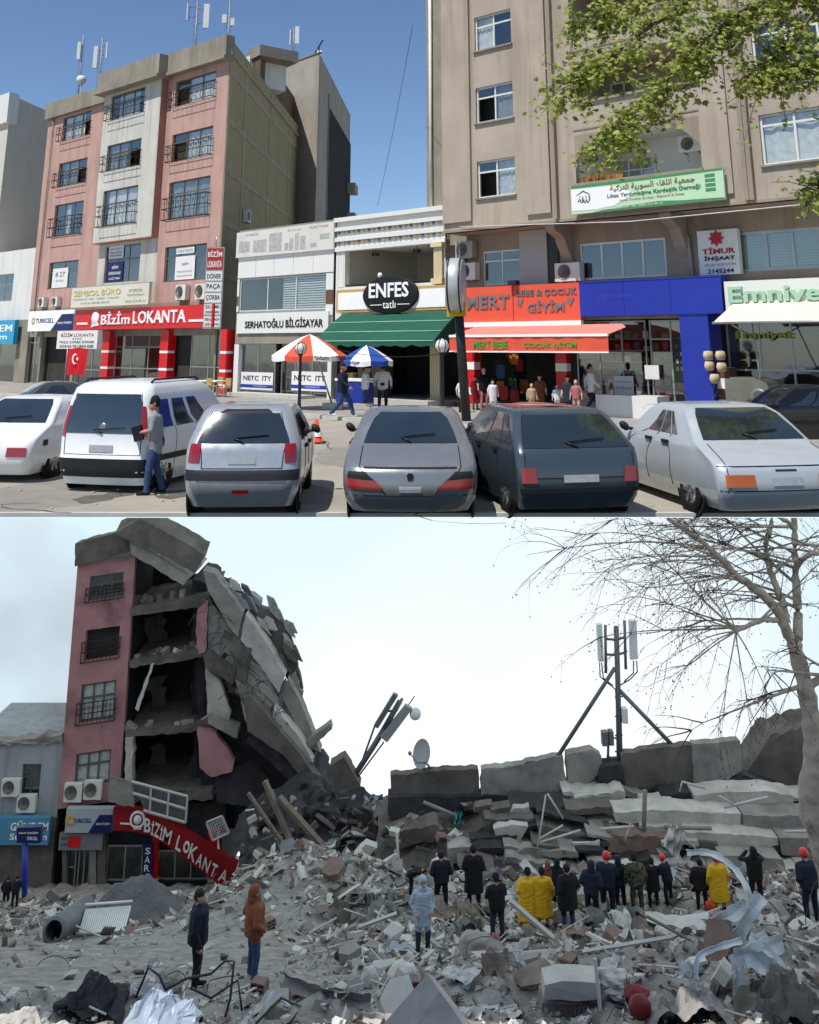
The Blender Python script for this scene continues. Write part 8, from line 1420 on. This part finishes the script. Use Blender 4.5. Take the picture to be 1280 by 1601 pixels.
# concrete block with broken hollow bricks, gutter, bent rods
p = onB(895, 1594); t = emp('wall_fragment', p, .0, 'broken wall block with hollow brick face at the bottom edge', 'wall block'); Yk = p.y - .3
piece('render_face', [(852, 1540), (880, 1534), (938, 1538), (940, 1562), (900, 1566), (850, 1563)], Yk, .5, 'lite', t, .03); piece('brick_core', [(848, 1567), (940, 1568), (936, 1594), (900, 1598), (846, 1596)], Yk + .1, .5, 'conc', t, .04)
for i in range(9): piece('brick_cell', [(868 + i * 7, 1572), (872.5 + i * 7, 1572), (872 + i * 7, 1588), (868 + i * 7, 1587)], Yk + .06, .06, 'brick', t, .004)
def hollow(px, py, rz, lab):
    p = onB(px, py); t = emp('hollow_brick', p + Vector((0, 0, .12)), rz, lab, 'brick', 'hollow bricks in the rubble'); mb = MB(); W, H, D, w_ = .3, .26, .24, .022
    for x in (0, .5, 1): mb.bx((-W / 2 + W * x, 0, 0), (w_, D, H))
    for z in (0, .33, .67, 1): mb.bx((0, 0, -H / 2 + H * z), (W - w_ - .002, D * .99, w_))
    mb.build('shell', m_r['brick'], t, True)
for a in ((466, 1572, .4, 'hollow brick at the bottom below the metal gutter'), (405, 1556, -.3, 'hollow brick in front of the brown jacket person'), (420, 1452, .8, 'hollow brick behind the brown jacket person'), (640, 1556, .2, 'hollow brick left of the pointed metal plate'), (1195, 1440, .5, 'hollow brick near the right edge below the crowd'), (890, 1520, 1.0, 'hollow brick above the broken wall block')): hollow(*a)
Y2 = yB(500, 1560); ribbon('metal_gutter', [(440, 1530, Y2 + .6), (480, 1548, Y2 + .3), (530, 1562, Y2), (580, 1566, Y2)], .34, 'conc', 'curved metal gutter section at the bottom centre', 'gutter', crease=.12)
ribbon('toothed_strip', [(566, 1592, Y2 - 1), (600, 1596, Y2 - 1.1), (640, 1602, Y2 - 1.2)], .3, 'white', 'ragged white strip below the pointed metal plate', 'metal strip', crease=.05)
for pts, lab in (([(212, 1560), (232, 1512), (250, 1526), (262, 1556)], 'bent black rod loop left of the navy jacket man'), ([(258, 1548), (290, 1530), (330, 1522), (352, 1502), (366, 1502), (360, 1560), (352, 1590)], 'long bent rod curving past the navy jacket man'), ([(300, 1545), (330, 1560), (372, 1532), (378, 1580)], 'tangled rod in front of the brown jacket person'), ([(400, 1600), (440, 1560), (470, 1574), (452, 1602)], 'rod loop near the bottom centre')):
    Y = min(yB(min(max(p_[0], 0), 1279), max(q_[1] for q_ in pts)) for p_ in pts[:1]); bar('bent_rod', [(x, y, Y - .3 * i / len(pts)) for i, (x, y) in enumerate(pts)], Y, .022, m_black, None, label=lab, cat='rod', group='bent rods in the foreground')
# crumpled sheets and torn boards tangled through the field
for i in range(120):
    x, y = rs_.uniform(-7, 15), rs_.uniform(20.3, 43)
    if abs(x) > y * .36 or lot(x, y) > .3: continue
    k = rs_.choice(('white', 'conc', 'steel', 'mid', 'lite', 'white', 'wood')); W, D, H = rs_.uniform(.4, 1.3), rs_.uniform(.25, .8), rs_.uniform(.12, .45); sd = rs_.uniform(0, 50); an = rs_.uniform(0, 6.28); G = []; W, D, H = [v_ * min(1.1, max(.6, y / 33)) for v_ in (W, D, H)]
    for b in range(8):
        row = []
        for a in range(12):
            u, v = a / 11 - .5, b / 7 - .5; q_ = Vector((u * W * math.cos(an) - v * D * math.sin(an), (u * W * math.sin(an) + v * D * math.cos(an)), 0)); r_ = 1 - 2 * abs(noise.noise(Vector((u * 3 + sd, v * 2.4, .3)))); row.append(Vector((x + q_.x, y + q_.y, hB(x + q_.x * .5, y + q_.y * .5) + .08 + H * r_ * .7 + u * H * .8 + .06 * noise.noise(Vector((u * 9 + sd, v * 9, 1))))))
        G.append(row)
    mb = MB(); mb.grid(G, False); mb.build('crumpled_sheet', m_r[k], label=dict(white='crumpled white', conc='crumpled grey', steel='crumpled steel grey', mid='crumpled dark grey', lite='crumpled pale', wood='crumpled brownish')[k] + ' sheet tangled in the rubble field', cat='debris', group='crumpled sheets in the rubble field')
# panels and boards that read singly
for i in range(70):
    x, y = rs_.uniform(-6, 14), rs_.uniform(20.5, 42)
    if abs(x) > y * .36 or lot(x, y) > .3: continue
    k = rs_.choice(('conc', 'lite', 'wood', 'steel', 'blue', 'brick', 'conc', 'white', 'mid')); nm, lab = dict(conc=('concrete_chunk', 'broken grey concrete slab lying in the rubble field'), lite=('plaster_chunk', 'broken pale plaster slab lying in the rubble field'), wood=('timber_scrap', 'weathered wooden board lying in the rubble field'), steel=('steel_scrap', 'crumpled steel sheet lying in the rubble field'), blue=('blue_scrap', 'dusty blue sheet lying in the rubble field'), brick=('brick_lump', 'lump of brick masonry lying in the rubble field'), white=('white_scrap', 'chipped white sheet lying in the rubble field'), mid=('sooty_chunk', 'sooty concrete slab lying in the rubble field'))[k]
    s_ = rs_.uniform(.3, .8); Q = [Vector((s_ * .6 * math.cos(a) * rs_.uniform(.7, 1.2), s_ * .5 * math.sin(a) * rs_.uniform(.7, 1.2), 0)) for a in np.linspace(0, 6.28, rs_.randint(5, 8))[:-1]]; Rm = Matrix.Rotation(rs_.uniform(0, 6.28), 3, 'Z') @ Matrix.Rotation(rs_.gauss(.35, .35), 3, 'X') @ Matrix.Rotation(rs_.gauss(0, .4), 3, 'Y'); c = Vector((x, y, hB(x, y) + .16)); mb = MB(); mb.prism([c + Rm @ v for v in Q], Rm @ Vector((0, 0, .05 if k in ('steel', 'blue', 'white', 'wood') else rs_.uniform(.1, .25)))); mb.build(nm, m_r[k], label=lab, cat='debris', group=nm.replace('_', ' ') + 's in the rubble field')
# smoke drifting behind the ruin
sv = bpy.data.materials.new('smoke'); sv.use_nodes = True; n_ = sv.node_tree.nodes; L2 = sv.node_tree.links; n_.clear(); o_ = n_.new('ShaderNodeOutputMaterial'); pv = n_.new('ShaderNodeVolumePrincipled'); pv.inputs['Color'].default_value = (.96, .96, .98, 1); tc_ = n_.new('ShaderNodeTexCoord'); nz_ = n_.new('ShaderNodeTexNoise'); nz_.inputs['Scale'].default_value = .16; nz_.inputs['Detail'].default_value = 3; mr_ = n_.new('ShaderNodeMapRange'); mr_.inputs[1].default_value = .38; mr_.inputs[2].default_value = .75; mr_.inputs[3].default_value = 0; mr_.inputs[4].default_value = .25
L2.new(tc_.outputs['Object'], nz_.inputs['Vector']); L2.new(nz_.outputs['Fac'], mr_.inputs[0]); L2.new(mr_.outputs[0], pv.inputs['Density']); L2.new(pv.outputs[0], o_.inputs['Volume']); sv.volume_intersection_method if False else None
c0 = atY(10, 1040, 80); mb = MB(); mb.lathe(c0, [(.01, -11), (7, -8), (9.5, -2), (9, 4), (5, 9), (.01, 11)], 20, (0, 0, 1), 1, .7); mb.build('smoke', sv, label='pale smoke drifting behind the ruin at the left', cat='smoke', kind='stuff')

# ------------------------------------------------------------------ say which piece of debris is which
LM = [(onB(*p), n) for p, n in (((305, 1546), 'navy jacket man'), ((394, 1530), 'brown jacket person'), ((661, 1491), 'pale grey parka man'), ((838, 1450), 'yellow raincoats'), ((1160, 1470), 'broad folded white sheet'), ((1000, 1585), 'red cushions'), ((665, 1590), 'pointed metal plate'), ((745, 1490), 'grey sack'), ((997, 1426), 'camouflaged soldier'), ((895, 1590), 'broken wall block'), ((778, 1468), 'black jacket person'), ((1098, 1422), 'black quilted jacket'), ((1184, 1416), 'figure with raised hands'), ((690, 1422), 'dark jacketed man'), ((250, 1600), 'plastic sheeting'), ((500, 1560), 'metal gutter'), ((1058, 1440), 'large white sheet'), ((560, 1450), 'pale lying pole'))]
seen = {}
for o in [o for o in COL.objects if o.parent is None and str(o.get('group', '')).endswith('rubble field')]:
    p = o.location; q, nm = min(LM, key=lambda l: (l[0] - p).length); d = p - q; v = [x for x in o.bound_box]; sz = max(max(c[k] for c in v) - min(c[k] for c in v) for k in (0, 1))
    where = ('left of' if d.x < 0 else 'right of') if abs(d.x) > abs(d.y) else ('behind' if d.y > 0 else 'in front of')
    far = '' if d.length < 1.3 else 'just ' if d.length < 2.4 else 'well '
    base_l = o['label'].replace(' lying in the rubble field', '').replace(' tangled in the rubble field', '')
    o['label'] = ('small ' if sz < .6 else 'large ' if sz > 1.0 else '') + base_l + ' ' + far + where + ' the ' + nm
